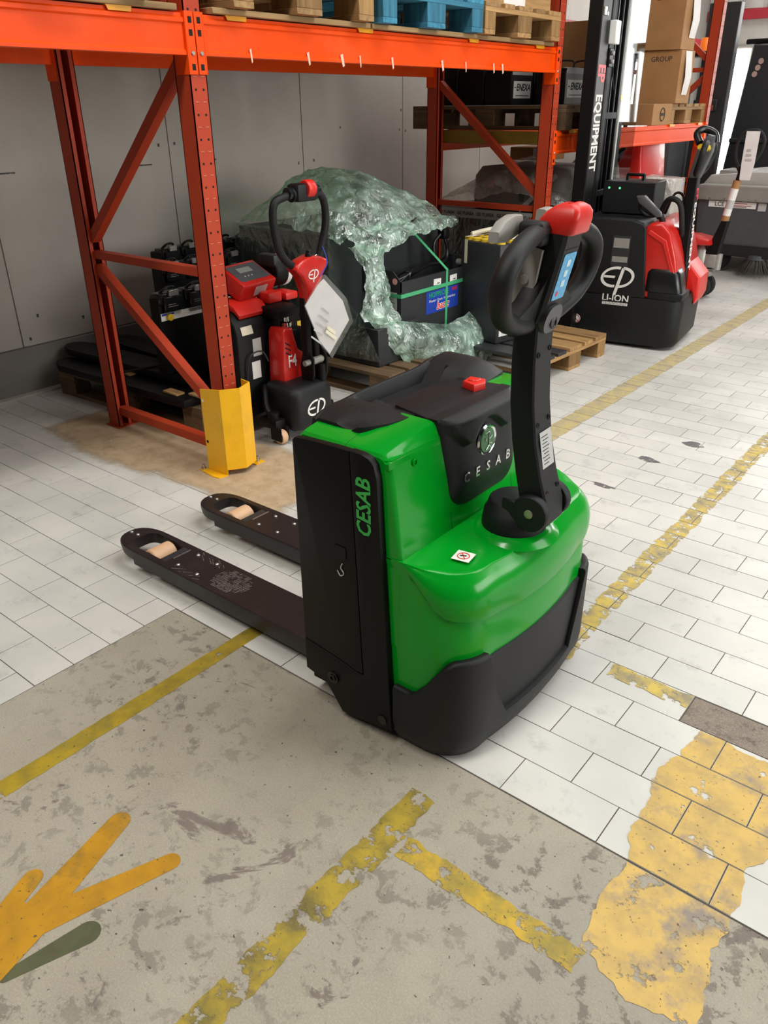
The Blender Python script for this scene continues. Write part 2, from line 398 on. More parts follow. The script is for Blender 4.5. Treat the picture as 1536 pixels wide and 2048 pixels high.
def concrete_mat(name='worn_concrete', top='#a9a396', mid='#97907f', peel='#736a62'):
    m = bpy.data.materials.new(name); m.use_nodes = True
    nt = m.node_tree; N = nt.nodes; L = nt.links; b = N['Principled BSDF']
    geo = N.new('ShaderNodeNewGeometry')
    def nz(scale, detail, rough=0.55, dist=0.0):
        n = N.new('ShaderNodeTexNoise'); n.inputs['Scale'].default_value = scale; n.inputs['Detail'].default_value = detail; n.inputs['Roughness'].default_value = rough; n.inputs['Distortion'].default_value = dist
        L.new(geo.outputs['Position'], n.inputs['Vector']); return n.outputs[0]
    def ramp(v, a, c, ca=(0, 0, 0, 1), cb=(1, 1, 1, 1)):
        r = N.new('ShaderNodeValToRGB'); r.color_ramp.elements[0].position = a; r.color_ramp.elements[1].position = c
        r.color_ramp.elements[0].color = ca; r.color_ramp.elements[1].color = cb; L.new(v, r.inputs[0]); return r.outputs[0]
    def mix(f, a, c):
        x = N.new('ShaderNodeMixRGB'); L.new(f, x.inputs[0]) if not isinstance(f, float) else setattr(x.inputs[0], 'default_value', f)
        L.new(a, x.inputs[1])
        if isinstance(c, tuple): x.inputs[2].default_value = c
        else: L.new(c, x.inputs[2])
        return x.outputs[0]
    def mul(a, c):
        x = N.new('ShaderNodeMath'); x.operation = 'MULTIPLY'; L.new(a, x.inputs[0]); L.new(c, x.inputs[1]); return x.outputs[0]
    base = ramp(nz(1.3, 5), 0.32, 0.68, lin(mid), lin(top))
    base = mix(ramp(nz(6.0, 6, 0.65), 0.45, 0.75, cb=(0.45,) * 3 + (1,)), base, lin('#8b8377'))
    base = mix(ramp(nz(240, 3, 0.7), 0.45, 0.72, cb=(0.30,) * 3 + (1,)), base, lin('#cbc5b8'))      # bright grit
    big = ramp(nz(1.9, 3), 0.36, 0.60)
    peelm = mul(ramp(nz(17, 12, 0.74, 0.3), 0.535, 0.575), big)
    base = mix(mul(peelm, ramp(nz(3, 2), 0.0, 0.01, cb=(0.80,) * 3 + (1,))), base, lin(peel))
    blot = ramp(nz(4.6, 11, 0.66, 0.8), 0.625, 0.65, cb=(0.8,) * 3 + (1,))
    base = mix(blot, base, lin('#6f645f'))
    blot2 = ramp(nz(9.5, 8, 0.66, 0.2), 0.655, 0.69, cb=(0.7,) * 3 + (1,))
    base = mix(blot2, base, lin('#65594f'))
    pit = ramp(nz(62, 4, 0.6), 0.665, 0.705, cb=(0.85,) * 3 + (1,))
    base = mix(pit, base, lin('#453d37'))
    soot = ramp(nz(1.1, 4), 0.52, 0.75, cb=(0.45,) * 3 + (1,))
    base = mix(soot, base, lin('#6d655c'))
    L.new(base, b.inputs['Base Color'])
    b.inputs['Roughness'].default_value = 0.72; b.inputs['Specular IOR Level'].default_value = 0.3
    bp = N.new('ShaderNodeBump'); bp.inputs['Strength'].default_value = 0.35; bp.inputs['Distance'].default_value = 0.004
    ad = N.new('ShaderNodeMath'); ad.operation = 'SUBTRACT'; L.new(nz(150, 6, 0.7), ad.inputs[0]); L.new(peelm, ad.inputs[1])
    L.new(ad.outputs[0], bp.inputs['Height']); L.new(bp.outputs[0], b.inputs['Normal'])
    return m
M_CONC = concrete_mat()
M_GROUT = mat('grout', '#5a524b', 0.9, var=0.2, scale=30)

def paint_mat(name, col, col2, thr=0.5, wear=24.0, soft=0.03, dark='#5b5a45', dk=0.55, seed=0.0, fade=False, opac=1.0):
    """worn floor paint: opaque paint where a noise stays under thr, bare floor (transparent) elsewhere"""
    m = bpy.data.materials.new(name); m.use_nodes = True
    nt = m.node_tree; N = nt.nodes; L = nt.links; b = N['Principled BSDF']; out = N['Material Output']
    geo = N.new('ShaderNodeNewGeometry')
    mp = N.new('ShaderNodeMapping'); mp.inputs['Location'].default_value = (seed, seed * 2.1, 0); L.new(geo.outputs['Position'], mp.inputs[0])
    def nz(scale, detail, rough=0.6):
        n = N.new('ShaderNodeTexNoise'); n.inputs['Scale'].default_value = scale; n.inputs['Detail'].default_value = detail; n.inputs['Roughness'].default_value = rough
        L.new(mp.outputs[0], n.inputs['Vector']); return n.outputs[0]
    r = N.new('ShaderNodeValToRGB'); r.color_ramp.elements[0].color = lin(col2); r.color_ramp.elements[1].color = lin(col)
    r.color_ramp.elements[0].position = 0.35; r.color_ramp.elements[1].position = 0.6; L.new(nz(14, 6), r.inputs[0])
    d = N.new('ShaderNodeValToRGB'); d.color_ramp.elements[0].position = 0.52; d.color_ramp.elements[1].position = 0.66; d.color_ramp.elements[1].color = (dk,) * 3 + (1,)
    L.new(nz(6, 9, 0.7), d.inputs[0])
    mx = N.new('ShaderNodeMixRGB'); mx.inputs[2].default_value = lin(dark); L.new(d.outputs[0], mx.inputs[0]); L.new(r.outputs[0], mx.inputs[1])
    p = N.new('ShaderNodeValToRGB'); p.color_ramp.elements[0].position = 0.66; p.color_ramp.elements[1].position = 0.70; L.new(nz(90, 3), p.inputs[0])
    m4 = N.new('ShaderNodeMixRGB'); m4.inputs[2].default_value = lin('#5f4a25'); L.new(p.outputs[0], m4.inputs[0]); L.new(mx.outputs[0], m4.inputs[1])
    L.new(m4.outputs[0], b.inputs['Base Color']); b.inputs['Roughness'].default_value = 0.6
    a = N.new('ShaderNodeMapRange'); a.inputs['From Min'].default_value = thr; a.inputs['From Max'].default_value = thr + soft
    a.inputs['To Min'].default_value = 1.0; a.inputs['To Max'].default_value = 0.0; L.new(nz(wear, 9, 0.68), a.inputs[0])
    tr = N.new('ShaderNodeBsdfTransparent'); ms = N.new('ShaderNodeMixShader')
    av = a.outputs[0]
    if fade:
        at = N.new('ShaderNodeAttribute'); at.attribute_name = 'fade'
        f1 = N.new('ShaderNodeMath'); f1.operation = 'MULTIPLY_ADD'; L.new(nz(7, 6), f1.inputs[0]); f1.inputs[1].default_value = 1.1; f1.inputs[2].default_value = -0.55
        f2 = N.new('ShaderNodeMath'); f2.operation = 'ADD'; L.new(at.outputs['Fac'], f2.inputs[0]); L.new(f1.outputs[0], f2.inputs[1])
        f3 = N.new('ShaderNodeMapRange'); f3.interpolation_type = 'SMOOTHSTEP'; f3.inputs['From Min'].default_value = 0.15; f3.inputs['From Max'].default_value = 0.8; f3.inputs['To Max'].default_value = opac; L.new(f2.outputs[0], f3.inputs[0])
        f4 = N.new('ShaderNodeMath'); f4.operation = 'MULTIPLY'; L.new(f3.outputs[0], f4.inputs[0]); L.new(av, f4.inputs[1]); av = f4.outputs[0]
    L.new(av, ms.inputs[0]); L.new(tr.outputs[0], ms.inputs[1]); L.new(b.outputs[0], ms.inputs[2]); L.new(ms.outputs[0], out.inputs[0])
    return m
M_PA = paint_mat('yellow_line_paint', '#a38a1d', '#857424', 0.62, 20, dark='#6d6a3c')
M_PARR = paint_mat('amber_arrow_paint', '#b9860c', '#a3760c', 0.66, 26, dark='#6b6034', dk=0.75)
M_PB = paint_mat('chipped_yellow_paint', '#a8912a', '#7b6e2c', 0.52, 16, dark='#57503c', dk=0.8)
M_PD = paint_mat('sandy_yellow_paint', '#cdab5c', '#b1965c', 0.585, 11, dark='#857c76', dk=0.95)
M_PF = paint_mat('faded_yellow_paint', '#bfae78', '#a89d80', 0.58, 9, soft=0.08, dark='#a09684', dk=0.7)
M_PB2 = paint_mat('broken_yellow_paint', '#c3a02a', '#8f8038', 0.53, 22, dark='#6f6647', dk=0.7, seed=3.0)
M_PE = paint_mat('worn_yellow_paint', '#c9b052', '#8f8468', 0.535, 24, dark='#8c7f6e', dk=0.6)
M_POL = paint_mat('olive_paint', '#55583a', '#4a4c33', 0.66, 20, dark='#3d3d2e')
M_SAND = paint_mat('sandy_stain', '#c4ad8e', '#b39a78', 0.60, 3.0, soft=0.16, dark='#94836b', dk=0.4, fade=True, opac=0.92)
M_SMUDGE = paint_mat('dark_smudge', '#5d575a', '#6d6769', 0.50, 30, soft=0.10, dark='#4b4548')
M_CONCP = concrete_mat('bare_mortar', '#8a7d70', '#6b6058', '#5b514b')
# ------------------------------------------------------------------ floor
def struct(name, bm, m, parent=None, label=None):
    o = obj(name, bm, m, parent)
    if parent is None: o['kind'] = 'structure'
    if label: o['label'] = label
    return o
floor = struct('floor', box(B(), -3.98, 6.0, -4.0, 11.0, -0.08, -0.0025), M_GROUT, label='light grey brick-bond tiled warehouse floor with worn concrete and yellow lines')
conc = struct('concrete_slab', box(B(), -1.488, 6.0, -4.0, -0.004, -0.06, 0.0), M_CONC, floor, 'worn grey concrete area')
mort = struct('mortar_bed', box(B(), 0.003, 0.80, 0.503, 0.622, -0.03, -0.0012), M_CONCP, floor, 'bare brown mortar where tiles are missing')
TL, TW, GAP = 0.25, 0.125, 0.0028
def _proj(x, y):
    d = Vector((x, y, 0)) - _C; zc = d.dot(_F)
    if zc < 0.2: return None
    return (768 + 1577.95 * d.dot(_R) / zc, 1024 + 1577.95 * d.dot(_D) / zc, zc)
tiles = []
for k in range(-10, 88):
    y0, y1 = k * TW, (k + 1) * TW
    off = 0.0 if k % 2 == 0 else 0.125
    xs = [off + n * TL for n in range(-6, 24) if off + n * TL > -1.15]
    xl = [off + 0.035 + n * TL for n in range(-18, 0) if off + 0.035 + n * TL < -1.17]
    bnd = [-3.95] + [x for x in xl if x > -3.9] + xs
    for x0, x1 in zip(bnd, bnd[1:]):
        if y1 <= 0.001:
            if x0 > -1.5: continue
            x1 = min(x1, -1.49)
            if x1 - x0 < 0.03: continue
        if k == 4 and -0.01 < x0 < 0.70: continue
        P = [_proj(x, y) for x, y in ((x0, y0), (x1, y0), (x1, y1), (x0, y1))]
        if any(p is None for p in P): continue
        if max(p[0] for p in P) < -900 or min(p[0] for p in P) > 3200 or max(p[1] for p in P) < 0 or min(p[1] for p in P) > 3600: continue
        A = 0.5 * abs(sum(P[i][0] * P[(i + 1) % 4][1] - P[(i + 1) % 4][0] * P[i][1] for i in range(4)))
        cx, cy = sum(p[0] for p in P) / 4, sum(p[1] for p in P) / 4
        vis = -20 < cx < 1556 and cy < 2068 and not (620 < cx < 1150 and 780 < cy < 1480)
        tiles.append((A if vis else A * 0.01, x0, x1, y0, y1))
tiles.sort(reverse=True)
_tm = finish(box(B(), -TL / 2 + GAP / 2, TL / 2 - GAP / 2, -TW / 2 + GAP / 2, TW / 2 - GAP / 2, -0.006, 0.0), 'tile', M_TILE)
rest = B()
for i, (A, x0, x1, y0, y1) in enumerate(tiles):
    if i < 300:
        jz = random.uniform(-0.0006, 0.0004)
        if abs(x1 - x0 - TL) < 1e-4:
            put('tile', _tm, floor, Matrix.Translation(((x0 + x1) / 2, (y0 + y1) / 2, jz)))
        else:
            hx = (x1 - x0) / 2
            put('tile', finish(box(B(), -hx + GAP / 2, hx - GAP / 2, -TW / 2 + GAP / 2, TW / 2 - GAP / 2, -0.006, 0.0), 'tile', M_TILE), floor, Matrix.Translation(((x0 + x1) / 2, (y0 + y1) / 2, jz)))
    else:
        box(rest, x0 + GAP / 2, x1 - GAP / 2, y0 + GAP / 2, y1 - GAP / 2, -0.006, 0.0)
obj('far_tiles', rest, M_TILE, floor, kind='stuff', label='remaining light grey floor tiles')

# ---- floor markings (thin paint layers)
def ragged(x0, x1, y0, y1, z, j=0.006, n=24):
    """painted strip with uneven edges, as a thin closed sheet"""
    bm = B(); L = []; along_y = (y1 - y0) > (x1 - x0)
    a, b = [], []
    for i in range(n + 1):
        t = i / n
        if along_y:
            y = y0 + (y1 - y0) * t
            a.append((x0 + random.uniform(-j, j), y)); b.append((x1 + random.uniform(-j, j), y))
        else:
            x = x0 + (x1 - x0) * t
            a.append((x, y0 + random.uniform(-j, j))); b.append((x, y1 + random.uniform(-j, j)))
    va = [bm.verts.new((p[0], p[1], z)) for p in a]; vb = [bm.verts.new((p[0], p[1], z)) for p in b]
    for i in range(n):
        f = [va[i], vb[i], vb[i + 1], va[i + 1]]
        bm.faces.new(f if along_y else f[::-1])
    return bm
def sheet(bm, pts, z):
    vs = [bm.verts.new((p[0], p[1], z)) for p in pts]
    f = bm.faces.new(vs); f.normal_update()
    if f.normal.z < 0: f.normal_flip()
    return bm
def clip_rect(P, x0, x1, y0, y1):
    for ax, lim, sg in ((0, x0, 1), (0, x1, -1), (1, y0, 1), (1, y1, -1)):
        out = []
        for i in range(len(P)):
            a, b = P[i - 1], P[i]; ia = (a[ax] - lim) * sg >= 0; ib = (b[ax] - lim) * sg >= 0
            if ia != ib:
                t = (lim - a[ax]) / (b[ax] - a[ax]); out.append((a[0] + (b[0] - a[0]) * t, a[1] + (b[1] - a[1]) * t))
            if ib: out.append(b)
        P = out
        if len(P) < 3: return []
    return P
def tiled(pts, z=0.0009):
    """paint that lies on the tiles and the concrete but not in the joints"""
    bm = B(); bx0, bx1 = min(p[0] for p in pts), max(p[0] for p in pts); by0, by1 = min(p[1] for p in pts), max(p[1] for p in pts)
    cells = [(t[1] + 0.002, t[2] - 0.002, t[3] + 0.002, t[4] - 0.002) for t in tiles] + [(-1.486, 6.0, -4.0, -0.006)]
    for (x0, x1, y0, y1) in cells:
        if x1 < bx0 or x0 > bx1 or y1 < by0 or y0 > by1: continue
        P = clip_rect(pts, x0, x1, y0, y1)
        if len(P) >= 3:
            Q = [P[0]]
            for p in P[1:]:
                if (Vector(p) - Vector(Q[-1])).length > 1e-5: Q.append(p)
            if len(Q) >= 3:
                f = bm.faces.new([bm.verts.new((p[0], p[1], z)) for p in Q]); f.normal_update()
                if f.normal.z < 0: f.normal_flip()
    return bm
def strip_poly(x0, x1, y0, y1): return rough([(x0, y0), (x1, y0), (x1, y1), (x0, y1)], 0.012, 0.009, x0 * 7 + y0)
def rough(pts, step=0.012, amp=0.007, seed=1.0):
    out = []
    for i in range(len(pts)):
        p, q = Vector(pts[i]), Vector(pts[(i + 1) % len(pts)]); n = max(1, int((q - p).length / step)); nn = Vector((-(q - p).y, (q - p).x)).normalized()
        for k in range(n):
            v = p.lerp(q, k / n); w_ = noise.noise(Vector((v.x * 22, v.y * 22, seed))) + 0.6 * noise.noise(Vector((v.x * 70, v.y * 70, seed)))
            out.append((v.x + nn.x * w_ * amp, v.y + nn.y * w_ * amp))
    return out
def mark(bm, m, label, name='floor_marking', cat='floor marking'):
    return tag(obj(name, bm, m), label, cat)
mark(ragged(-1.218, -1.162, -1.3, 0.12, 0.0008, 0.002, 40), M_PA, 'straight yellow floor line running under the left fork of the green truck')
mark(tiled(strip_poly(-0.415, -0.345, -1.1, -0.13)), M_PB, 'chipped olive-yellow floor line on the concrete running towards the bottom edge')
mark(tiled(strip_poly(-0.33, 0.10, -0.308, -0.250)), M_PB2, 'broken yellow floor strip across the concrete in front of the truck')
bm = tiled(rough([(0.085, -0.25), (0.07, -0.12), (0.075, 0.0), (0.045, 0.09), (0.045, 0.20), (0.02, 0.26), (0.045, 0.38), (0.06, 0.497), (0.27, 0.485), (0.36, 0.46), (0.34, 0.25), (0.285, 0.14), (0.30, 0.02), (0.285, -0.1), (0.325, -0.26), (0.20, -0.29)], 0.008, 0.010))
mark(bm, M_PD, 'broad sandy-yellow paint patch over tiles and concrete at the lower right')
mark(tiled(strip_poly(-0.43, -0.355, 0.55, 6.8)), M_PE, 'flaking yellow floor line across the tiles right of the green truck')
mark(tiled(strip_poly(-1.325, -1.215, 1.3, 7.6)), M_PF, 'faded yellow floor line leading to the red and black stacker')
mark(tiled(strip_poly(-0.235, 0.02, 0.560, 0.620)), M_PE, 'short yellow paint strip beside the gap of missing tiles')
def capsule(bm, p, q, r0, r1, z, k=8):
    p, q = Vector(p), Vector(q); d = (q - p).normalized(); a = math.atan2(d.y, d.x); pts = []
    for i in range(k + 1):
        t = a - math.pi / 2 + math.pi * i / k; pts.append((q.x + r1 * math.cos(t), q.y + r1 * math.sin(t)))
    for i in range(k + 1):
        t = a + math.pi / 2 + math.pi * i / k; pts.append((p.x + r0 * math.cos(t), p.y + r0 * math.sin(t)))
    return sheet(bm, pts, z)
bm = B()
capsule(bm, (-0.80, -0.93), (-0.885, -0.632), 0.040, 0.026, 0.0008)
capsule(bm, (-0.80, -0.90), (-0.702, -0.627), 0.034, 0.022, 0.0010)
capsule(bm, (-0.85, -0.96), (-0.900, -0.838), 0.024, 0.022, 0.0012)
sheet(bm, [(-0.90, -1.06), (-0.86, -0.88), (-0.77, -0.86), (-0.735, -1.0), (-0.74, -1.08)], 0.0014)
mark(bm, M_PARR, 'amber painted arrow with rounded strokes on the concrete at lower left')
bm = B(); capsule(bm, (-0.738, -0.985), (-0.695, -0.835), 0.012, 0.026, 0.0006)
mark(bm, M_POL, 'dark olive rounded paint stroke beside the amber arrow')
bm = B(); lay = bm.verts.layers.float.new('fade'); nx_, ny_ = 64, 32; gv = []
for i in range(nx_ + 1):
    row = []
    for j in range(ny_ + 1):
        x = -3.60 + 2.05 * i / nx_; y = 0.40 + 0.95 * j / ny_
        yl = 0.60 + 0.04 * math.sin(x * 5.0); d_ = min(x + 3.42, -1.66 - x, y - yl + 0.06, 1.24 - y)
        v = bm.verts.new((x, y, 0.0007)); v[lay] = max(0.0, min(1.0, d_ / 0.14)); row.append(v)
    gv.append(row)
for i in range(nx_):
    for j in range(ny_): bm.faces.new([gv[i][j], gv[i + 1][j], gv[i + 1][j + 1], gv[i][j + 1]])
mark(bm, M_SAND, 'sandy beige stain on the floor around the rack feet', 'floor_stain', 'stain')
for i, (x, y, rx, ry, lab) in enumerate([
        (-0.93, 1.62, 0.055, 0.030, 'dark oval smudge on the tiles, nearest to the tiller of the green truck'),
        (-0.80, 1.74, 0.050, 0.018, 'thin dark smudge on the tiles, second one from the tiller'),
        (-0.76, 2.13, 0.052, 0.026, 'dark smudge on the tiles, between the two yellow lines at the middle'),
        (-0.66, 2.44, 0.050, 0.030, 'dark smudge on the tiles nearest the right picture edge')]):
    bm = B(); sheet(bm, [(x + rx * (1 + 0.2 * math.sin(3 * t + i)) * math.cos(t), y + ry * (1 + 0.25 * math.cos(2 * t + i)) * math.sin(t)) for t in [2 * math.pi * k / 22 for k in range(22)]], 0.0007)
    mark(bm, M_SMUDGE, lab, 'floor_smudge', 'stain')

# ------------------------------------------------------------------ walls
M_WALL = mat('dirty_white_wall_panel', '#b5aea5', 0.6, var=0.05, scale=1.5, dirt='#7d776f', dirt_amt=0.25, dirt_scale=1.2)
M_PLI = mat('grey_plinth', '#7d7973', 0.7, var=0.08, scale=4, dirt='#625d57', dirt_amt=0.5, dirt_scale=3)
M_RSTR = mat('red_stripe_paint', '#a52231', 0.5)
M_WALLB = mat('white_sheet_wall', '#b9b6b0', 0.5, var=0.05)
M_DAY = mat('daylight_pane', '#fffaf0', 0.3, emit=4.5)
M_FRAME = mat('window_frame', '#8a8780', 0.5)
wl = struct('wall_left', box(B(), -4.12, -3.986, -4.0, 11.2, -0.05, 4.2), M_PLI, label='dirty white panelled wall behind the pallet rack')
for i in range(11):
    y0 = 2.075 + 1.175 * (i - 4); y1 = y0 + 1.175
    bm = box(B(), -3.986, -3.980, y0 + 0.003, y1 - 0.003, 0.262, 2.13, 0.0015, 1)
    obj('panel', bm, M_WALL, wl)
    box_ = box(B(), -3.986, -3.979, y0 + 0.003, y1 - 0.003, 2.225, 4.2); obj('panel', box_, M_WALL, wl)
obj('stripe', box(B(), -3.986, -3.981, -2.6, 11.0, 2.13, 2.225), M_RSTR, wl, label='red painted stripe')
bb = struct('baseboard_left', box(B(), -3.985, -3.955, -2.6, 11.0, -0.002, 0.258, 0.004, 1), M_PLI, label='grey concrete plinth along the foot of the wall')
struct('trim_1', box(B(), -3.955, -3.90, -2.6, 3.0, -0.002, 0.012, 0.003, 1), mat('pale_kerb', '#b3ada0', 0.7, var=0.1, scale=6), label='pale kerb strip where floor meets plinth')
M_SCUFF = paint_mat('wall_scuff', '#3c3833', '#4a443e', 0.5, 60, soft=0.1)
bm = B()
for (y, z, ln) in [(0.98, 1.17, 0.16), (1.85, 1.165, 0.17), (2.33, 1.17, 0.22), (3.30, 1.02, 0.22)]:
    quad(bm, (-3.9795, y, z), (0, 1, 0), (0, 0, 1), ln, 0.008, 0.0004)
for (y, z) in [(2.0, 1.27), (2.12, 1.275), (3.2, 1.11), (3.36, 1.12), (4.38, 1.30), (4.46, 1.29), (3.66, 1.33), (0.95, 0.30), (1.02, 0.42), (1.30, 0.36), (4.4, 1.44)]:
    quad(bm, (-3.9795, y, z), (0, 1, 0), (0, 0, 1), 0.014, 0.018, 0.0004)
tag(obj('wall_scuff', bm, M_SCUFF), 'dark horizontal scuffs and screw holes on the white wall panels', 'scuff marks', kind='stuff')
wb = struct('wall_back', box(B(), -4.0, 6.0, 11.06, 11.2, -0.05, 4.2), M_WALLB, label='far white sheet-metal wall with a red stripe')
for i in range(20):
    x = -3.9 + i * 0.32
    prism(bm := B(), [(x, 11.06), (x + 0.05, 11.03), (x + 0.22, 11.03), (x + 0.27, 11.06)], 'z', 2.55, 4.2); obj('sheet_rib', bm, M_WALLB, wb)
    if i > 5: prism(bm := B(), [(x, 11.06), (x + 0.05, 11.03), (x + 0.22, 11.03), (x + 0.27, 11.06)], 'z', 0, 2.43); obj('sheet_rib', bm, M_WALLB, wb)
obj('stripe', box(B(), -3.98, 6.0, 11.0, 11.06, 2.43, 2.545), M_RSTR, wb, label='red painted stripe')
win = struct('window_1', box(B(), -3.68, -3.30, 11.0, 11.05, 0.25, 2.15), M_FRAME, label='bright tall window in the far wall')
for i in range(1):
    obj('pane', box(B(), -3.64 + i * 0.32, -3.34 + i * 0.32, 10.985, 11.0, 0.30, 2.10), M_DAY, win)
win2 = struct('window_2', box(B(), -3.985, -3.95, 8.45, 9.95, 0.9, 1.95), M_FRAME, label='bright window in the left wall behind the stacker mast')
for i in range(3):
    obj('pane', box(B(), -3.95, -3.935, 8.5 + i * 0.48, 8.94 + i * 0.48, 0.95, 1.9), M_DAY, win2)

# ------------------------------------------------------------------ pallet rack
M_RUSTL = mat('lit_edge_paint', '#d08a70', 0.4)  # paler tone paints the glint along the slot edges
XF, XB = -2.20, -3.15           # outer faces of front and rear posts
def cpost(x_web, x_lip, yc, z0, z1, t=0.004, w=0.078):
    """C channel, web at x_web, open towards x_lip"""
    bm = B(); s = 1 if x_lip > x_web else -1
    box(bm, x_web, x_web + s * t, yc - w / 2, yc + w / 2, z0, z1)
    for q in (-1, 1):
        ya = yc + q * w / 2
        box(bm, x_web, x_lip, ya, ya - q * t, z0, z1)
        box(bm, x_lip, x_lip - s * t, ya, ya - q * 0.022, z0, z1)
    return bm
def rack_frame(yc, label, z1, style=0):
    r = thing('rack_upright', label, 'rack frame', ((XF + XB) / 2, yc, 0), 0, 'rust-red upright frames of the pallet rack')
    for xo, xi in ((XF, XF - 0.085), (XB, XB + 0.085)):
        p = obj('post', cpost(xo, xi, yc, 0.006, z1), M_RUST, r, world=True)
        bm = B(); s = 1 if xo == XF else -1
        tk = B()
        for k in range(int((z1 - 0.1) / 0.042)):
            z = 0.10 + k * 0.042
            for dy in (-0.018, 0.018):
                if k % 2 == 0:
                    lathe(bm, [(0.0048, 0), (0.0048, 0.0006)], (xo if s > 0 else xo - 0.0006, yc + dy, z), 'x', 8)
                else:
                    box(tk, xo, xo + s * 0.0012, yc + dy - 0.008, yc + dy + 0.008, z, z + 0.0018)
        obj('slot_row', tk, M_RUSTL, p, world=True, kind='stuff')
        obj('hole_row', bm, M_HOLE, p, world=True, kind='stuff')
        if xo == XB:       # grey discs painted as light through the rear holes, seen from inside
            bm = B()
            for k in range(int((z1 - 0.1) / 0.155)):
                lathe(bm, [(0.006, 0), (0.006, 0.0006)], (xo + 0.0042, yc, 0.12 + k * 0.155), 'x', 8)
            obj('lit_hole_row', bm, M_GRY, p, world=True, kind='stuff')
        obj('foot_plate', box(B(), xo - 0.10 if s > 0 else xo - 0.012, xo + 0.012 if s > 0 else xo + 0.10, yc - 0.055, yc + 0.065, 0.0, 0.006, 0.001, 1), M_RUST, r, world=True)
        bm = B(); lathe(bm, [(0.009, 0.006), (0.009, 0.014), (0.005, 0.014), (0.005, 0.026), (0.0, 0.026)], (xo + (0.02 if s < 0 else -0.03) + 0.03, yc + 0.05, 0), 'z', 8)
        obj('anchor_bolt', bm, M_SIL, r, world=True)
    def brace(x0, z0, x1, z1b, h=0.042):
        d = Vector((x1 - x0, 0, z1b - z0)).normalized(); n = Vector((-d.z, 0, d.x)) * h / 2
        q = [Vector((x0, 0, z0)) + n, Vector((x0, 0, z0)) - n, Vector((x1, 0, z1b)) - n, Vector((x1, 0, z1b)) + n]
        bm = B(); prism(bm, [(p.x, p.z) for p in q], 'y', yc - 0.022, yc + 0.022)
        return obj('brace', bm, M_RUST, r, world=True)
    xf, xb = XF - 0.075, XB + 0.07
    brace(xb, 0.085, xf, 0.085); brace(xb, 0.86, xf, 0.86, 0.034)
    if style == 0:
        brace(xb + 0.01, 0.80, xf, 0.24); brace(xb + 0.01, 0.93, xf - 0.01, 1.62); brace(xf - 0.01, 1.75, xb, z1 - 0.06)
    elif style == 1:
        brace(xb + 0.01, 0.24, xf, 0.80); brace(xb + 0.01, 1.60, xf - 0.01, 0.95); brace(xf - 0.01, 2.3, xb, 1.72)
    else:
        brace(xb + 0.01, 0.24, xf, 0.80); brace(xb + 0.01, 0.95, xf - 0.01, 1.66); brace(xb, 1.72, xf, 1.72, 0.034); brace(xb + 0.01, 2.45, xf - 0.01, 1.80)
    return r
# frames: the near one, the middle one, the far one
rack_frame(0.902, 'rust-red rack frame with the yellow guard at its foot', 2.35)
rack_frame(3.665, 'rust-red rack frame behind the green truck, beside the black mast', 2.35, 1)
rack_frame(6.42, 'rust-red rack frame farthest away, behind the cardboard boxes', 2.6, 2)

def rack_beam(x, face, y0, y1, z0, z1, label, clips=()):
    """box beam with stepped profile; face=+1 when the front faces +x"""
    r = thing('rack_beam', label, 'rack beam', (x, (y0 + y1) / 2, z0), 0, 'orange beams of the pallet rack')
    f = face; h = z1 - z0
    prof = [(x, z0), (x, z0 + 0.012), (x - f * 0.006, z0 + 0.018), (x - f * 0.006, z1 - 0.034), (x, z1 - 0.028), (x, z1 - 0.016), (x - f * 0.008, z1 - 0.010), (x - f * 0.008, z1), (x - f * 0.05, z1), (x - f * 0.05, z0)]
    obj('beam_profile', prism(B(), prof, 'y', y0 + 0.003, y1 - 0.003), M_ORG, r, world=True, sharp=20)
    return r
def connector(r, x, f, y_post, side, z0, z1, m=M_ORG):
    """end plate of a beam hooked on the post"""
    ya, yb = (y_post - 0.002, y_post - 0.038) if side < 0 else (y_post + 0.002, y_post + 0.038)
    bm = B(); box(bm, x + f * 0.0015, x + f * 0.006, ya, yb, z0 - 0.062, z1 + 0.006, 0.0012, 1)
    yo = yb
    box(bm, x + f * 0.006, x - f * 0.07, yo, yo + (0.004 if side > 0 else -0.004), z0 - 0.062, z1 + 0.006)
    c = obj('connector', bm, m, r, world=True)
    hb = B(); ym = (ya + yb) / 2
    for z in (z1 - 0.02, (z0 + z1) / 2 + 0.005, z0 - 0.038):
        box(hb, x + f * 0.006, x + f * 0.0066, ym - 0.008, ym + 0.008, z - 0.010, z + 0.010)
    lathe(hb, [(0.005, 0), (0.005, 0.0008)], (x + f * 0.006, ym, z1 - 0.058), 'x', 8)
    obj('slot', hb, M_HOLE, c, world=True, kind='stuff')
    hb = B(); lathe(hb, [(0.008, 0), (0.008, 0.004), (0.006, 0.0055), (0, 0.0055)], (x + f * 0.006, ym, z0 + 0.006), 'x', 6)
    obj('bolt', hb, M_SIL, c, world=True)
Z0, Z1 = 1.638, 1.768
r = rack_beam(XF, 1, -1.86, 0.863, Z0, Z1, 'orange front beam of the rack bay cut by the left picture edge'); connector(r, XF, 1, 0.902, -1, Z0, Z1)
r = rack_beam(XF, 1, 0.942, 3.625, Z0, Z1, 'long orange front beam of the middle rack bay above the wrapped pallet'); connector(r, XF, 1, 0.902, 1, Z0, Z1); connector(r, XF, 1, 3.665, -1, Z0, Z1)
r = rack_beam(XB, -1, -1.86, 0.863, Z0, Z1, 'shaded rear beam of the left rack bay'); connector(r, XB, -1, 0.902, -1, Z0, Z1)
r = rack_beam(XB, -1, 0.942, 3.625, Z0, Z1, 'shaded rear beam of the middle rack bay'); connector(r, XB, -1, 0.902, 1, Z0, Z1); connector(r, XB, -1, 3.665, -1, Z0, Z1)
ZL0, ZL1 = 1.188, 1.318
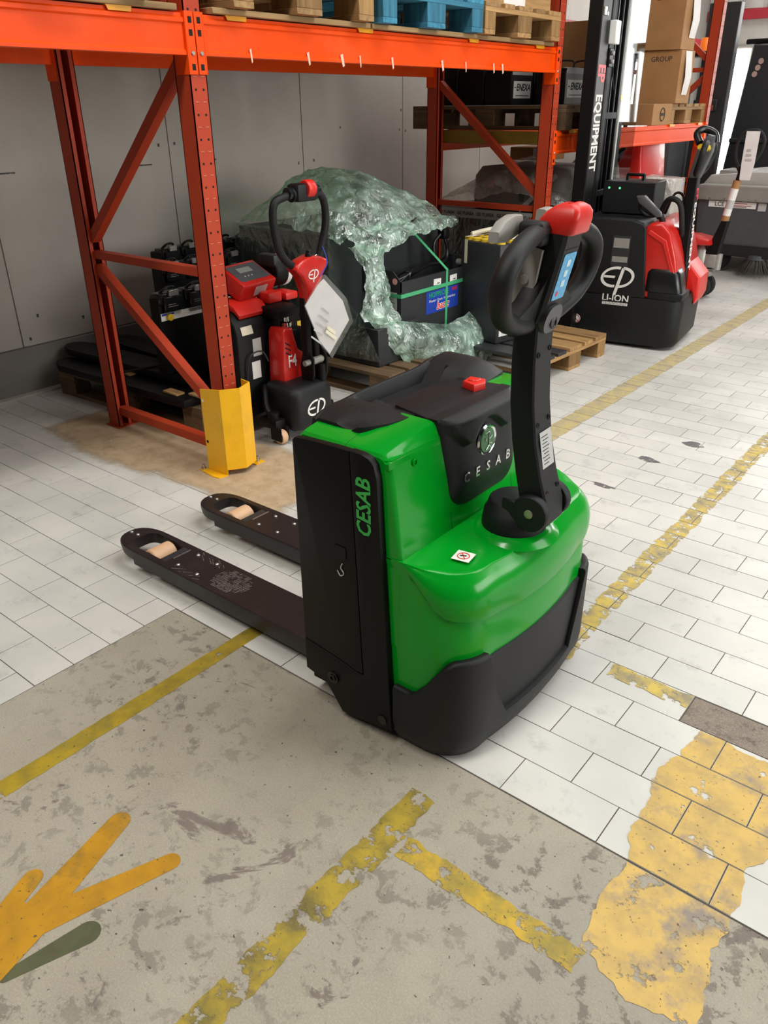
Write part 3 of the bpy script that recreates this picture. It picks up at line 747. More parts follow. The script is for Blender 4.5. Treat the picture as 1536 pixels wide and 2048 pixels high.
r = rack_beam(XF, 1, 3.705, 6.38, ZL0, ZL1, 'lower orange front beam of the far rack bay behind the mast'); connector(r, XF, 1, 3.665, 1, ZL0, ZL1); connector(r, XF, 1, 6.42, -1, ZL0, ZL1)
r = rack_beam(XB, -1, 3.705, 6.38, ZL0, ZL1, 'lower rear beam of the far rack bay in shade'); connector(r, XB, -1, 3.665, 1, ZL0, ZL1); connector(r, XB, -1, 6.42, -1, ZL0, ZL1)
r = rack_beam(XF - 0.3, 1, 3.705, 6.38, 2.20, 2.33, 'yellow-stained upper beam of the far rack bay'); 

# peeling tape bits on the middle beam
for i, (y, lab) in enumerate([(1.17, 'first'), (1.49, 'second'), (1.70, 'third'), (1.82, 'fourth'), (2.05, 'fifth'), (2.45, 'sixth'), (2.66, 'seventh'), (2.93, 'eighth'), (3.02, 'ninth')]):
    bm = B(); s = 0.006 + 0.003 * (i % 3)
    prism(bm, [(y - s, Z0 + 0.028), (y + s * 0.4, Z0 + 0.032), (y + s * 1.3, Z0 - 0.012), (y + s * 0.3, Z0 - 0.018)], 'x', XF + 0.0005, XF + 0.0014)
    tag(obj('tape_scrap', bm, mat('tape_residue', '#e6bda8', 0.4)), 'clear tape scrap on the middle orange beam lip, %s from the left' % lab, 'tape', 'tape scraps on the middle beam')

# yellow support bars with front hooks
for i, (y, w_, lab) in enumerate([(0.595, 0.10, 'on the left bay beam, left of the front post'), (1.106, 0.104, 'just right of the front rack post'), (1.858, 0.104, 'under the seam of the pine and the blue pallet'), (2.724, 0.09, 'between the blue pallet and the right pine pallet'), (3.418, 0.10, 'at the right end of the middle beam')]):
    r = thing('pallet_support_bar', 'yellow support bar hook ' + lab, 'support bar', (-2.67, y, Z1), 0, 'yellow pallet support bars')
    obj('bar', box(B(), XB + 0.0, XF + 0.002, y - w_ / 2, y + w_ / 2, Z1 + 0.0005, Z1 + 0.004), M_AMB, r, world=True)
    obj('hook', prism(B(), [(y - w_ / 2, Z1 + 0.004), (y + w_ / 2, Z1 + 0.004), (y + w_ / 2 - 0.004, Z1 - 0.012), (y - w_ / 2 + 0.008, Z1 - 0.012)], 'x', XF + 0.001, XF + 0.004), M_AMB, r, world=True)
for i, (y, lab) in enumerate([(3.92, 'left of the mast'), (5.62, 'right of the mast'), (6.25, 'at the far end of the lower beam')]):
    r = thing('pallet_support_bar', 'yellow support bar on the lower far beam, ' + lab, 'support bar', (-2.67, y, ZL1), 0, 'yellow pallet support bars')
    obj('bar', box(B(), XB, XF + 0.002, y - 0.05, y + 0.05, ZL1 + 0.0005, ZL1 + 0.004), M_AMB, r, world=True)
    obj('hook', box(B(), XF + 0.001, XF + 0.004, y - 0.05, y + 0.05, ZL1 - 0.014, ZL1 + 0.004), M_AMB, r, world=True)

# chipboard strips lying on the beams
def deck_strip(y0, y1, x0, x1, z, label):
    return tag(obj('shelf_board', box(B(), x0, x1, y0, y1, z, z + 0.020, 0.002, 1), M_CHIP), label, 'board', 'boards lying on the rack beams')
deck_strip(0.985, 1.88, -2.34, -2.185, Z1 + 0.0045, 'pine board on the orange beam under the pine pallet right of the front post')
deck_strip(1.885, 2.70, -2.34, -2.18, Z1 + 0.0045, 'pine board on the orange beam under the blue pallet')
deck_strip(2.705, 3.56, -2.34, -2.185, Z1 + 0.0045, 'pine board on the orange beam under the right-hand pine pallet')
deck_strip(-0.60, 0.83, -2.34, -2.19, Z1 + 0.0045, 'pine board on the orange beam in the left bay')
for nm, y0, y1 in (('left', -0.6, 0.83), ('middle', 0.985, 3.56)):
    deck_strip(y0, y1, -3.13, -2.98, Z1 + 0.0045, 'pine board on the shaded rear beam of the %s bay' % nm)

# yellow corner guard
r = thing('rack_guard', 'yellow bent-steel corner guard bolted to the floor at the rack foot', 'guard', (-2.18, 0.89, 0))
plan = [(-2.275, 0.795), (-2.158, 0.806), (-2.112, 0.880), (-2.142, 0.965), (-2.205, 0.975)]
inn = [(-2.275, 0.800), (-2.161, 0.811), (-2.117, 0.880), (-2.146, 0.960), (-2.205, 0.970)]
bm = B(); zt = [0.385, 0.400, 0.400, 0.400, 0.400]; zb = [0.006, 0.006, 0.030, 0.030, 0.030]
for i in range(4):
    a0, a1, b0, b1 = plan[i], plan[i + 1], inn[i], inn[i + 1]
    lo0, lo1 = (0.004, 0.004) if i == 0 else (0.028, 0.028)
    ring = lambda p, lo, hi: [(p[0], p[1], lo), (p[0], p[1], hi)]
    q0 = [(a0[0], a0[1], lo0), (a0[0], a0[1], zt[i]), (b0[0], b0[1], zt[i]), (b0[0], b0[1], lo0)]
    q1 = [(a1[0], a1[1], lo1), (a1[0], a1[1], zt[i + 1]), (b1[0], b1[1], zt[i + 1]), (b1[0], b1[1], lo1)]
    loft(bm, [q0, q1])
obj('guard_shell', bm, M_YEL, r, world=True, sharp=20)
obj('foot_flange', prism(B(), [(-2.31, 0.80), (-2.158, 0.806), (-2.158, 0.80), (-2.168, 0.762), (-2.20, 0.755), (-2.315, 0.772)], 'z', 0.001, 0.005), M_YEL, r, world=True)
obj('foot_flange', prism(B(), [(-2.205, 0.965), (-2.145, 0.965), (-2.15, 1.02), (-2.20, 1.022)], 'z', 0.001, 0.005), M_YEL, r, world=True)
for x, y in ((-2.30, 0.785), (-2.175, 1.0)):
    bm = B(); lathe(bm, [(0.011, 0.005), (0.011, 0.013), (0.006, 0.013), (0.006, 0.028), (0, 0.028)], (x, y, 0), 'z', 8); obj('anchor_bolt', bm, M_SIL, r, world=True)
for z in (0.335, 0.145):
    bm = B(); lathe(bm, [(0.007, 0), (0.007, -0.0008)], (-2.262, 0.7955, z), 'y', 10); obj('rivet_hole', bm, M_PAP if z > 0.3 else M_HOLE, r, world=True)

# ------------------------------------------------------------------ pallets
def pallet(label, loc, rotz=0.0, mx=None, my=None, mz=None, group=None, dark=()):
    """1.2 x 0.8 pallet centred on loc, long side along local x"""
    mx, my, mz = mx or M_WOODX, my or M_WOODY, mz or M_WOODZ
    r = thing('pallet', label, 'pallet', loc, rotz, group)
    key = mx.name
    if key not in PALM:
        PALM[key] = [finish(box(B(), -0.6, 0.6, -w / 2, w / 2, 0, 0.022, 0.0015, 1), 'plank', mx) for w in (0.145, 0.10)] + [
            finish(box(B(), -0.0725, 0.0725, -0.4, 0.4, 0, 0.022, 0.0015, 1), 'plank', my),
            finish(box(B(), -0.0725, 0.0725, -0.05, 0.05, 0, 0.078, 0.002, 1), 'block', mz), finish(box(B(), -0.0725, 0.0725, -0.0725, 0.0725, 0, 0.078, 0.002, 1), 'block', mz)]
    m145, m100, cross, b1, b2 = PALM[key]
    T = Matrix.Translation
    for y, m in ((-0.35, m100), (0, m145), (0.35, m100)): put('plank', m, r, T((0, y, 0)))
    for x in (-0.5275, 0, 0.5275):
        for y, m in ((-0.35, b1), (0, b2), (0.35, b1)): put('block', m, r, T((x, y, 0.022)))
        put('plank', cross, r, T((x, 0, 0.100)))
    for i, (y, m) in enumerate(((-0.3275, m145), (-0.165, m100), (0, m145), (0.165, m100), (0.3275, m145))):
        p = put('plank', m, r, T((0, y, 0.122)))
        if i in dark:
            me = m.copy(); me.materials.clear(); me.materials.append(M_CHAR); p.data = me
    return r
PALM = {}
H = math.pi / 2
ZP = Z1 + 0.0255
pallet('weathered pine pallet on the left bay beam, cut by the top edge', (-2.75, 0.30, ZP), 0, group='pallets on the upper rack level')
pallet('pine pallet on the middle orange beam right of the front post', (-2.74, 1.45, ZP), 0, group='pallets on the upper rack level')
pallet('blue painted pallet on the middle orange beam', (-2.73, 2.30, ZP), 0, M_BLUEX, M_BLUEY, M_BLUEZ, group='pallets on the upper rack level')
pallet('pine pallet at the right end of the middle beam under a crate', (-2.74, 3.135, ZP), 0, group='pallets on the upper rack level')
# crates on top; all but the papered one are unseen, added to block light
r = thing('wooden_crate', 'wooden crate with a white sheet of paper on the right-hand upper pallet', 'crate', (-2.74, 3.13, ZP + 0.145))
for i in range(6):
    obj('board', box(B(), -3.25, -2.20, 2.745, 3.51, ZP + 0.146 + i * 0.15, ZP + 0.292 + i * 0.15, 0.003, 1), M_WOODY, r, world=True)
obj('paper_sheet', box(B(), -2.1995, -2.1985, 3.0, 3.22, ZP + 0.15, ZP + 0.42), M_PAP, r, world=True)
r = thing('shade_case', 'unseen wooden case added to cast shade, on the pine pallet above the wrapped batteries', 'crate', (-2.74, 1.45, ZP + 0.145))
for i in range(6):
    obj('board', box(B(), -3.25, -2.22, 1.08, 1.83, ZP + 0.146 + i * 0.14, ZP + 0.282 + i * 0.14, 0.003, 1), M_WOODY, r, world=True)
r = thing('shade_case', 'unseen pale case added to cast shade, on the blue pallet', 'crate', (-2.74, 2.3, ZP + 0.145))
for i in range(6):
    obj('board', box(B(), -3.25, -2.24, 1.93, 2.67, ZP + 0.146 + i * 0.14, ZP + 0.282 + i * 0.14, 0.003, 1), M_CHIP, r, world=True)
r = thing('shade_case', 'unseen wooden case added to cast shade, on the left bay pallet above the picture edge', 'crate', (-2.74, 0.3, ZP + 0.145))
for i in range(6):
    obj('board', box(B(), -3.25, -2.22, -0.08, 0.68, ZP + 0.146 + i * 0.14, ZP + 0.282 + i * 0.14, 0.003, 1), M_WOODY, r, world=True)
pallet('unseen pine pallet added far left on the left bay beam to carry a shade case', (-2.75, -0.55, ZP), 0, group='pallets on the upper rack level')  # unseen pallet and case, added to shade the left bay
r = thing('shade_case', 'unseen wooden case added to cast shade, on the far left pallet', 'crate', (-2.74, -0.55, ZP + 0.145))
for i in range(6):
    obj('board', box(B(), -3.25, -2.22, -0.93, -0.17, ZP + 0.146 + i * 0.14, ZP + 0.282 + i * 0.14, 0.003, 1), M_WOODY, r, world=True)
pallet('unseen pine pallet added beyond the left picture edge on the left bay beam to carry a shade case', (-2.75, -1.40, ZP), 0, group='pallets on the upper rack level')  # unseen pallet and case, added to keep lamp light off the wall
r = thing('shade_case', 'unseen wooden case added beyond the left picture edge to block lamp light', 'crate', (-2.74, -1.40, ZP + 0.145))
for i in range(6):
    obj('board', box(B(), -3.25, -2.22, -1.78, -1.02, ZP + 0.146 + i * 0.14, ZP + 0.282 + i * 0.14, 0.003, 1), M_WOODY, r, world=True)
# ------------------------------------------------------------------ green pallet truck
YC = 0.32
TILLER_YAW = 2
truck = thing('pallet_truck', 'bright green and black electric pallet truck standing in the foreground', 'pallet truck', (-0.62, YC, 0))
def outline(xs, xr, w, r, bulge=0.018, kc=9, kr=10, p=2.4):
    """open plan outline: near side at xs, round the rear (+x), far side at xs"""
    pts = []
    ns = 5
    for i in range(ns): pts.append((xs + (xr - bulge - r - xs) * i / ns, -w))
    for i in range(kc + 1):
        a = math.pi / 2 * i / kc
        c, s = math.cos(a), math.sin(a)
        pts.append((xr - bulge - r + r * (s ** (2 / p) if s > 0 else 0), -w + r - r * (c ** (2 / p) if c > 1e-9 else 0)))
    for i in range(1, kr):
        t = -1 + 2 * i / kr
        pts.append((xr - bulge * t * t, t * (w - r)))
    right = [(x, -y) for x, y in pts[:ns + kc + 1]][::-1]
    return [(x, YC + y) for x, y in pts + right]
def normals(P):
    N = []
    for i in range(len(P)):
        a, b = P[max(i - 1, 0)], P[min(i + 1, len(P) - 1)]
        d = Vector((b[0] - a[0], b[1] - a[1], 0)).normalized(); N.append((d.y, -d.x))
    return N
base = outline(-0.60, -0.330, 0.352, 0.150)
nb = normals(base)
# lower hull with the eyebrow shoulder
bm = B(); cols = []
for (x, y), (nx, ny) in zip(base, nb):
    t = abs(y - YC) / 0.352                        # 0 rear centre .. 1 side
    side = max(0.0, min(1.0, (-0.40 - x) / 0.14))  # 1 once well onto the side
    e = side * side * (3 - 2 * side)
    zc = 0.395 + 0.03 * t * t + (0.535 - 0.425) * e
    k = 1 - e
    prof = [(-0.010, 0.06), (-0.008, 0.20), (-0.007, 0.30), (-0.008, zc - 0.030), (-0.010 * k - 0.004, zc - 0.004), (0.003 * k - 0.004, zc + 0.003)]
    for q in range(1, 7):
        a_ = math.radians(56) * q / 6; u_ = (1 - math.cos(a_)) / (1 - math.cos(math.radians(56)))
        prof.append((0.003 * k - 0.004 + k * (0.008 * math.sin(math.pi * q / 6) - 0.030 * u_), zc + 0.003 + (0.5255 + 0.014 * e - zc) * math.sin(a_) / math.sin(math.radians(56))))
    lo_, lz_ = prof[-1]; prof[-1] = (lo_ + 0.0016 * k, lz_ - 0.0030)
    prof += [(lo_, lz_ - 0.0004), (lo_ - 0.003 * k, lz_ + 0.0010), (-0.040 * k - 0.005, 0.5305 + 0.012 * e), (-0.060 * k - 0.006, 0.533 + 0.010 * e)]
    cols.append([(x + nx * o, y + ny * o, z) for o, z in prof])
rings = [[c[i] for c in cols] for i in range(len(cols[0]))]
R_ = [[bm.verts.new(p) for p in r_] for r_ in rings]
for a, b in zip(R_, R_[1:]):
    for i in range(len(a) - 1): bm.faces.new([a[i], a[i + 1], b[i + 1], b[i]])
bm.faces.new(R_[-1])
hull = obj('lower_hood', bm, M_GRN, truck, world=True, sharp=42)
# upper tower
def trect(z, xr, w, r, xf=-0.838):
    pts = []
    for cx, cy, a0, rr in ((xr - r, YC - w + r, -90, r), (xr - r, YC + w - r, 0, r), (xf + 0.01, YC + w - 0.01, 90, 0.01), (xf + 0.01, YC - w + 0.01, 180, 0.01)):
        for i in range(6):
            a = math.radians(a0 + 18 * i); pts.append((cx + rr * math.cos(a), cy + rr * math.sin(a), z))
    return pts
bm = B()
loft(bm, [trect(0.30, -0.530, 0.346, 0.012), trect(0.53, -0.530, 0.346, 0.012), trect(0.60, -0.540, 0.346, 0.014), trect(0.75, -0.563, 0.345, 0.016), trect(0.780, -0.568, 0.343, 0.017), trect(0.786, -0.590, 0.33, 0.02)])
tower = obj('upper_hood', bm, M_GRN, truck, world=True, sharp=60)
# end caps: green shoulders rising to the tray
for s in (-1, 1):
    bm = B()
    ys = [0.3445, 0.338, 0.325, 0.290, 0.255, 0.155]; zs = [0.783, 0.790, 0.794, 0.800, 0.806, 0.8145]
    rr = []
    for yy, zz in zip(ys, zs):
        y = YC + s * yy
        rr.append([(-0.838, y, 0.76), (-0.838, y, zz - 0.01), (-0.826, y, zz), (-0.6962, y, zz), (-0.6950, y, zz - 0.003), (-0.6938, y, zz), (-0.596, y, zz), (-0.584, y, zz - 0.003), (-0.577, y, zz - 0.011), (-0.5665 - 0.0, y, 0.775), (-0.5648, y, 0.76)])
    loft(bm, rr)
    obj('hood_shoulder', bm, M_GRN, truck, world=True, sharp=24)
    bm = B(); lathe(bm, [(0.0085, 0.0), (0.0085, 0.003), (0.0055, 0.003), (0.0055, -0.004), (0, -0.004)], (-0.5615, YC + s * 0.285 if s > 0 else 0.062, 0.752), 'x', 14)
    obj('hood_screw', bm, M_GLET if False else M_GRN, truck, world=True)
# crease seam lines on the hood (panel gaps)
bm = B()
for y_ in (0.1785, 0.4605): prism(bm, [(-0.5298, 0.534), (-0.5388, 0.592), (-0.545, 0.592), (-0.536, 0.534)], 'y', y_, y_ + 0.0010)
box(bm, -0.531, -0.445, 0.1785, 0.1795, 0.5325, 0.5336)
obj('panel_gap', bm, M_HOLE, truck, world=True)
# black top tray with two raised horns
bm = B()
sec = []
for y, zt, zi, xr in ((0.028, 0.7905, 0.7905, -0.700), (0.030, 0.804, 0.808, -0.695), (0.042, 0.810, 0.816, -0.685), (0.06, 0.815, 0.824, -0.675), (0.09, 0.819, 0.830, -0.660), (0.125, 0.821, 0.830, -0.650), (0.155, 0.823, 0.824, -0.645), (0.175, 0.825, 0.808, -0.645), (0.195, 0.826, 0.788, -0.645), (0.22, 0.827, 0.785, -0.645), (0.42, 0.830, 0.785, -0.645), (0.445, 0.832, 0.790, -0.645), (0.465, 0.836, 0.812, -0.645), (0.485, 0.840, 0.838, -0.645), (0.515, 0.842, 0.850, -0.650), (0.55, 0.840, 0.852, -0.655), (0.58, 0.832, 0.846, -0.660), (0.602, 0.820, 0.832, -0.665), (0.610, 0.815, 0.820, -0.67), (0.612, 0.7905, 0.7905, -0.67)):
    rec = 0.17 < y < 0.47; sec.append([(-0.845, y, 0.789), (-0.845, y, zt - 0.004), (-0.843, y, zt), (-0.836, y, zt), (-0.833, y, zt - 0.003), (-0.826, y, zi), (-0.775, y, zi), (-0.765, y, zi + (0.020 if rec else 0)), (xr - 0.07, y, 0.810 if rec else zi - 0.002), (xr - 0.03, y, 0.813 if rec else zi - 0.010), (xr, y, 0.813), (xr, y, 0.789)])
loft(bm, sec)
obj('top_tray', bm, M_BLK, truck, world=True, sharp=40)
bm = B(); box(bm, -0.792, -0.770, 0.100, 0.106, 0.828, 0.8306); obj('tray_slot', bm, M_HOLE, truck, world=True)
# battery cover: top lid and the bulged rear panel
bm = B(); prism(bm, [(-0.722, 0.195), (-0.60, 0.165), (-0.588, 0.168), (-0.588, 0.487), (-0.60, 0.49), (-0.722, 0.47)], 'z', 0.79, 0.8175, 0.003)
obj('battery_lid', bm, M_BLK, truck, world=True)
bm = B(); box(bm, -0.664, -0.6625, 0.18, 0.475, 0.8173, 0.8179); box(bm, -0.5955, -0.594, 0.165, 0.49, 0.8173, 0.8181); obj('lid_gap', bm, M_HOLE, truck, world=True)
def ridge_z(y):
    u = abs(y - 0.328)
    zr = 0.744 + 0.044 * max(0.0, math.cos(min(1.0, u / 0.075) * math.pi / 2)) ** 1.1
    if u > 0.095: zr += 0.9 * (u - 0.095)
    return zr
def cover_x(y, z, half):
    t = max(-1.0, min(1.0, (y - 0.328) / half))
    f = max(0.0, 1 - abs(t) ** 9)
    d = 0.004 + 0.016 * ss(0.585, 0.66, z) + 0.019 * ss(-0.006, 0.007, z - ridge_z(y)) * ss(0.0, 0.03, half * 0.985 - abs(y - 0.328))
    top = ss(0.803, 0.820, z); d = d * (1 - top) + 0.008 * top
    return -0.530 - (z - 0.53) * 0.155 + 0.0012 + d * f
def ss(a, b, v):
    v = max(0, min(1, (v - a) / (b - a))); return v * v * (3 - 2 * v)
def chalf(z):
    h = 0.147 + 0.016 * ss(0.62, 0.83, z)
    if z < 0.635: h -= 0.062 * (1 - math.sqrt(max(0, 1 - ((0.635 - z) / 0.048) ** 2)))
    return h
rings = []
for i in range(46):
    z = 0.588 + 0.2305 * i / 45; h = chalf(z); ring = []
    for j in range(49):
        y = 0.328 + h * (-1 + j / 24); ring.append((cover_x(y, z, h), y, z))
    ring += [(-0.60, 0.328 + h, z), (-0.60, 0.328 - h, z)]
    rings.append(ring)
bm = B(); loft(bm, rings)
cov = obj('battery_cover', bm, M_BLK, truck, world=True, sharp=50)
# round badge
bm = B(); lathe(bm, [(0.0, 0.0), (0.040, 0.0), (0.042, 0.005), (0.038, 0.009), (0.033, 0.006), (0, 0.006)], (-0.5425, 0.328, 0.728), 'x', 32); bdg = obj('badge', bm, M_CHR, cov, world=True)
bm = B(); lathe(bm, [(0.033, 0.0), (0.031, 0.0022), (0, 0.0026)], (-0.5362, 0.328, 0.728), 'x', 24); obj('badge_disc', bm, mat('badge_green', '#2c6a35', 0.3), bdg, world=True)
bm = B(); bx_ = -0.5330
for (y0, z0, y1, z1) in ((-0.012, 0.018, 0.006, 0.021), (0.006, 0.021, 0.006, -0.014), (0.006, 0.001, 0.018, 0.009), (0.006, -0.008, 0.020, -0.012), (0.006, -0.014, 0.015, -0.022), (0.006, -0.014, -0.006, -0.024), (-0.009, 0.0, -0.009, 0.008)):
    tube(bm, [(bx_, 0.326 + y0, 0.728 + z0), (bx_, 0.326 + y1, 0.728 + z1)], 0.0017, 6)
obj('badge_symbol', bm, M_CHR, bdg, world=True)
for i, ch in enumerate('CESAB'):
    y = 0.232 + i * 0.0475
    text(ch, M_CHR, cov, (cover_x(y, 0.66, 0.149) + 0.0008, y, 0.660), 0.036, (0, 1, 0), (0.0, 0, 1), world=True, bold=0.0006)
# red battery plug
bm = B(); prism(bm, [(-0.665, 0.405), (-0.622, 0.392), (-0.612, 0.43), (-0.628, 0.455), (-0.672, 0.45)], 'z', 0.814, 0.836, 0.004); plug = obj('emergency_plug', bm, M_RED, truck, world=True)
bm = B(); box(bm, -0.655, -0.630, 0.412, 0.44, 0.835, 0.839, 0.002, 1); obj('plug_cap', bm, M_RED, plug, world=True)
# black side panels
def side(s):
    yo = YC + s * 0.365; yi = YC + s * 0.344
    P = lambda pts, a, b, m, nm, bev=0.003: obj(nm, prism(B(), pts, 'y', a, b, bev), m, truck, world=True)
    P([(-0.842, 0.205), (-0.842, 0.772), (-0.835, 0.779), (-0.80, 0.784), (-0.70, 0.788), (-0.664, 0.788), (-0.640, 0.180), (-0.66, 0.178), (-0.72, 0.190)], yo, yi, M_BLK2, 'side_panel')
    p2 = P([(-0.662, 0.790), (-0.630, 0.790), (-0.606, 0.784), (-0.592, 0.770), (-0.584, 0.74), (-0.547, 0.042), (-0.690, 0.018), (-0.715, 0.018), (-0.768, 0.088), (-0.842, 0.105), (-0.842, 0.202), (-0.72, 0.187), (-0.66, 0.175), (-0.637, 0.177)], yo + s * 0.001, yi, M_BLK2, 'side_trim')
    return p2
for s in (-1, 1):
    p2 = side(s)
    yo = YC + s * 0.366
    bm = B(); prism(bm, rrect(-0.722, -0.682, 0.500, 0.534, 0.006), 'y', yo + s * 0.0002, yo + s * 0.0016); obj('grip_recess', bm, M_HOLE, truck, world=True)
    bm = B(); tube(bm, smooth_path([(-0.694, yo + s * 0.0012, 0.488), (-0.699, yo + s * 0.0012, 0.474), (-0.690, yo + s * 0.0012, 0.462), (-0.701, yo + s * 0.0012, 0.452), (-0.711, yo + s * 0.0012, 0.464)], 5), 0.0014, 6); obj('hook_symbol', bm, M_GRYL, truck, world=True)
    bm = B(); lathe(bm, [(0.018, 0), (0.018, s * 0.004), (0.011, s * 0.004), (0.011, s * 0.007), (0.006, s * 0.007), (0.006, s * 0.003), (0, s * 0.003)], (-0.742, yo, 0.120), 'y', 18); obj('side_bolt', bm, M_BLKG, truck, world=True)
    bm = B(); lathe(bm, [(0.014, 0), (0.014, s * 0.003), (0.007, s * 0.003), (0, s * 0.003)], (-0.575, yo, 0.066), 'y', 16); obj('side_bolt', bm, M_BLKG, truck, world=True)
text('CESAB', M_GLET, truck, (-0.620, YC - 0.3672, 0.660), 0.059, (0, 0, 1), (-1, 0, 0), world=True, bold=0.0012, shear=0.15, sx=0.86)
# chassis block between the panels and fork carriage
bm = B(); box(bm, -0.85, -0.60, YC - 0.335, YC + 0.335, 0.05, 0.76, 0.004, 1); obj('chassis', bm, M_BLK2, truck, world=True)
bm = B(); box(bm, -0.875, -0.845, YC - 0.24, YC + 0.24, 0.03, 0.62, 0.006, 1); obj('fork_carriage', bm, M_BLK2, truck, world=True)
# bumper
bo = outline(-0.545, -0.318, 0.362, 0.150)
nbo = normals(bo)
bm = B(); cols = []
def ss(a, b, v):
    v = max(0, min(1, (v - a) / (b - a))); return v * v * (3 - 2 * v)
for (x, y), (nx, ny) in zip(bo, nbo):
    a = abs(y - YC)
    if x < -0.37 or a > 0.30:   # side: rises towards the corner post
        zt = 0.188 + 0.125 * ss(-0.50, -0.375, x)
    else:
        zt = 0.313
    mid = 1 - ss(0.195, 0.232, a) if x > -0.42 else 0
    zt = zt + (0.098 - zt) * mid
    prof = [(-0.05, 0.012), (-0.022, 0.012), (-0.004, 0.05), (0.0, 0.085), (0.0, max(0.095, zt - 0.010)), (-0.003, zt - 0.003), (-0.010, zt), (-0.026, zt - 0.004)]
    cols.append([(x + nx * o, y + ny * o, z) for o, z in prof])
R_ = [[bm.verts.new(c[i]) for c in cols] for i in range(len(cols[0]))]
for a, b in zip(R_, R_[1:]):
    for i in range(len(a) - 1): bm.faces.new([a[i], a[i + 1], b[i + 1], b[i]])
obj('bumper', bm, M_BLK, truck, world=True, sharp=50)
bm = B(); cols = []
for (x, y), (nx, ny) in zip(bo, nbo):
    if abs(y - YC) > 0.262 or x < -0.42: continue
    cols.append([(x + nx * o, y + ny * o, z) for o, z in ((-0.006, 0.075), (-0.013, 0.105), (-0.013, 0.285), (-0.018, 0.289), (-0.03, 0.289))])
R_ = [[bm.verts.new(c[i]) for c in cols] for i in range(len(cols[0]))]
for a, b in zip(R_, R_[1:]):
    for i in range(len(a) - 1): bm.faces.new([a[i], a[i + 1], b[i + 1], b[i]])
obj('bumper_panel', bm, M_BLK, truck, world=True, sharp=50)
bm = B(); lathe(bm, [(0.0, 0), (0.11, 0), (0.115, 0.02), (0.115, 0.06), (0.11, 0.075), (0, 0.075)], (-0.46, YC - 0.0375, 0.115), 'y', 24); obj('drive_wheel', bm, M_RUB, truck, world=True)
# no-step sticker and engraved plate
d0 = Vector((-0.437, 0.088, 0.5395))
bm = B(); quad(bm, d0, (0.985, 0.17, 0), (-0.17, 0.985, 0), 0.044, 0.044, 0.0008); stk = obj('warning_sticker', bm, M_WHT, truck, world=True)
bm = B(); tube(bm, [(d0.x + 0.014 * math.cos(t), d0.y + 0.014 * math.sin(t), d0.z + 0.0011) for t in [2 * math.pi * i / 20 for i in range(20)]], 0.0012, 6, closed=True)
tube(bm, [(d0.x - 0.0095, d0.y + 0.0095, d0.z + 0.0011), (d0.x + 0.0095, d0.y - 0.0095, d0.z + 0.0011)], 0.0012, 6); obj('ban_symbol', bm, M_RED, stk, world=True)
bm = B(); tube(bm, [(d0.x - 0.008, d0.y - 0.003, d0.z + 0.001), (d0.x + 0.006, d0.y + 0.004, d0.z + 0.001)], 0.002, 6); obj('shoe_print', bm, M_INK, stk, world=True)
# forks
M_FORK = mat('dark_brown_black_fork', '#211a1b', 0.42, var=0.12, scale=8, dirt='#4a3f3d', dirt_amt=0.25, dirt_scale=4)
M_FORKS = None
def fork(y0, y1, label, scuffs):
    r = obj('fork', fork_mesh(y0, y1), M_FORK, truck, world=True, label=label, sharp=30)
    yc = (y0 + y1) / 2
    bm = B(); box(bm, -1.672, -1.641, y0 + 0.022, y1 - 0.022, 0.066, 0.0835, 0.001, 1); obj('cross_plate', bm, M_CHAR, r, world=True)
    bm = B(); box(bm, -1.637, -1.631, y0 + 0.055, y1 - 0.03, 0.0835, 0.0865); obj('axle_key', bm, M_SIL, r, world=True)
    bm = B(); lathe(bm, [(0.0, -0.046), (0.036, -0.046), (0.040, -0.042), (0.040, 0.042), (0.036, 0.046), (0, 0.046)], (-1.742, yc, 0.046), 'y', 24); wh = obj('load_roller', bm, M_TAN, r, world=True)
    bm = B(); cyl(bm, (-1.742, yc - 0.06, 0.046), (-1.742, yc + 0.06, 0.046), 0.009, n=10); obj('axle', bm, M_SIL, wh, world=True)
    for bx, by in ((-1.910, 0.0), (-1.875, 0.002), (-1.583, 0.042), (-1.586, -0.042), (-1.484, 0.042), (-1.487, -0.042)):
        bm = B(); lathe(bm, [(0.0075, 0.0), (0.0070, 0.003), (0.004, 0.0055), (0, 0.006)], (bx, yc + by, 0.0855), 'z', 10); obj('rivet', bm, M_SIL, r, world=True)
    return r
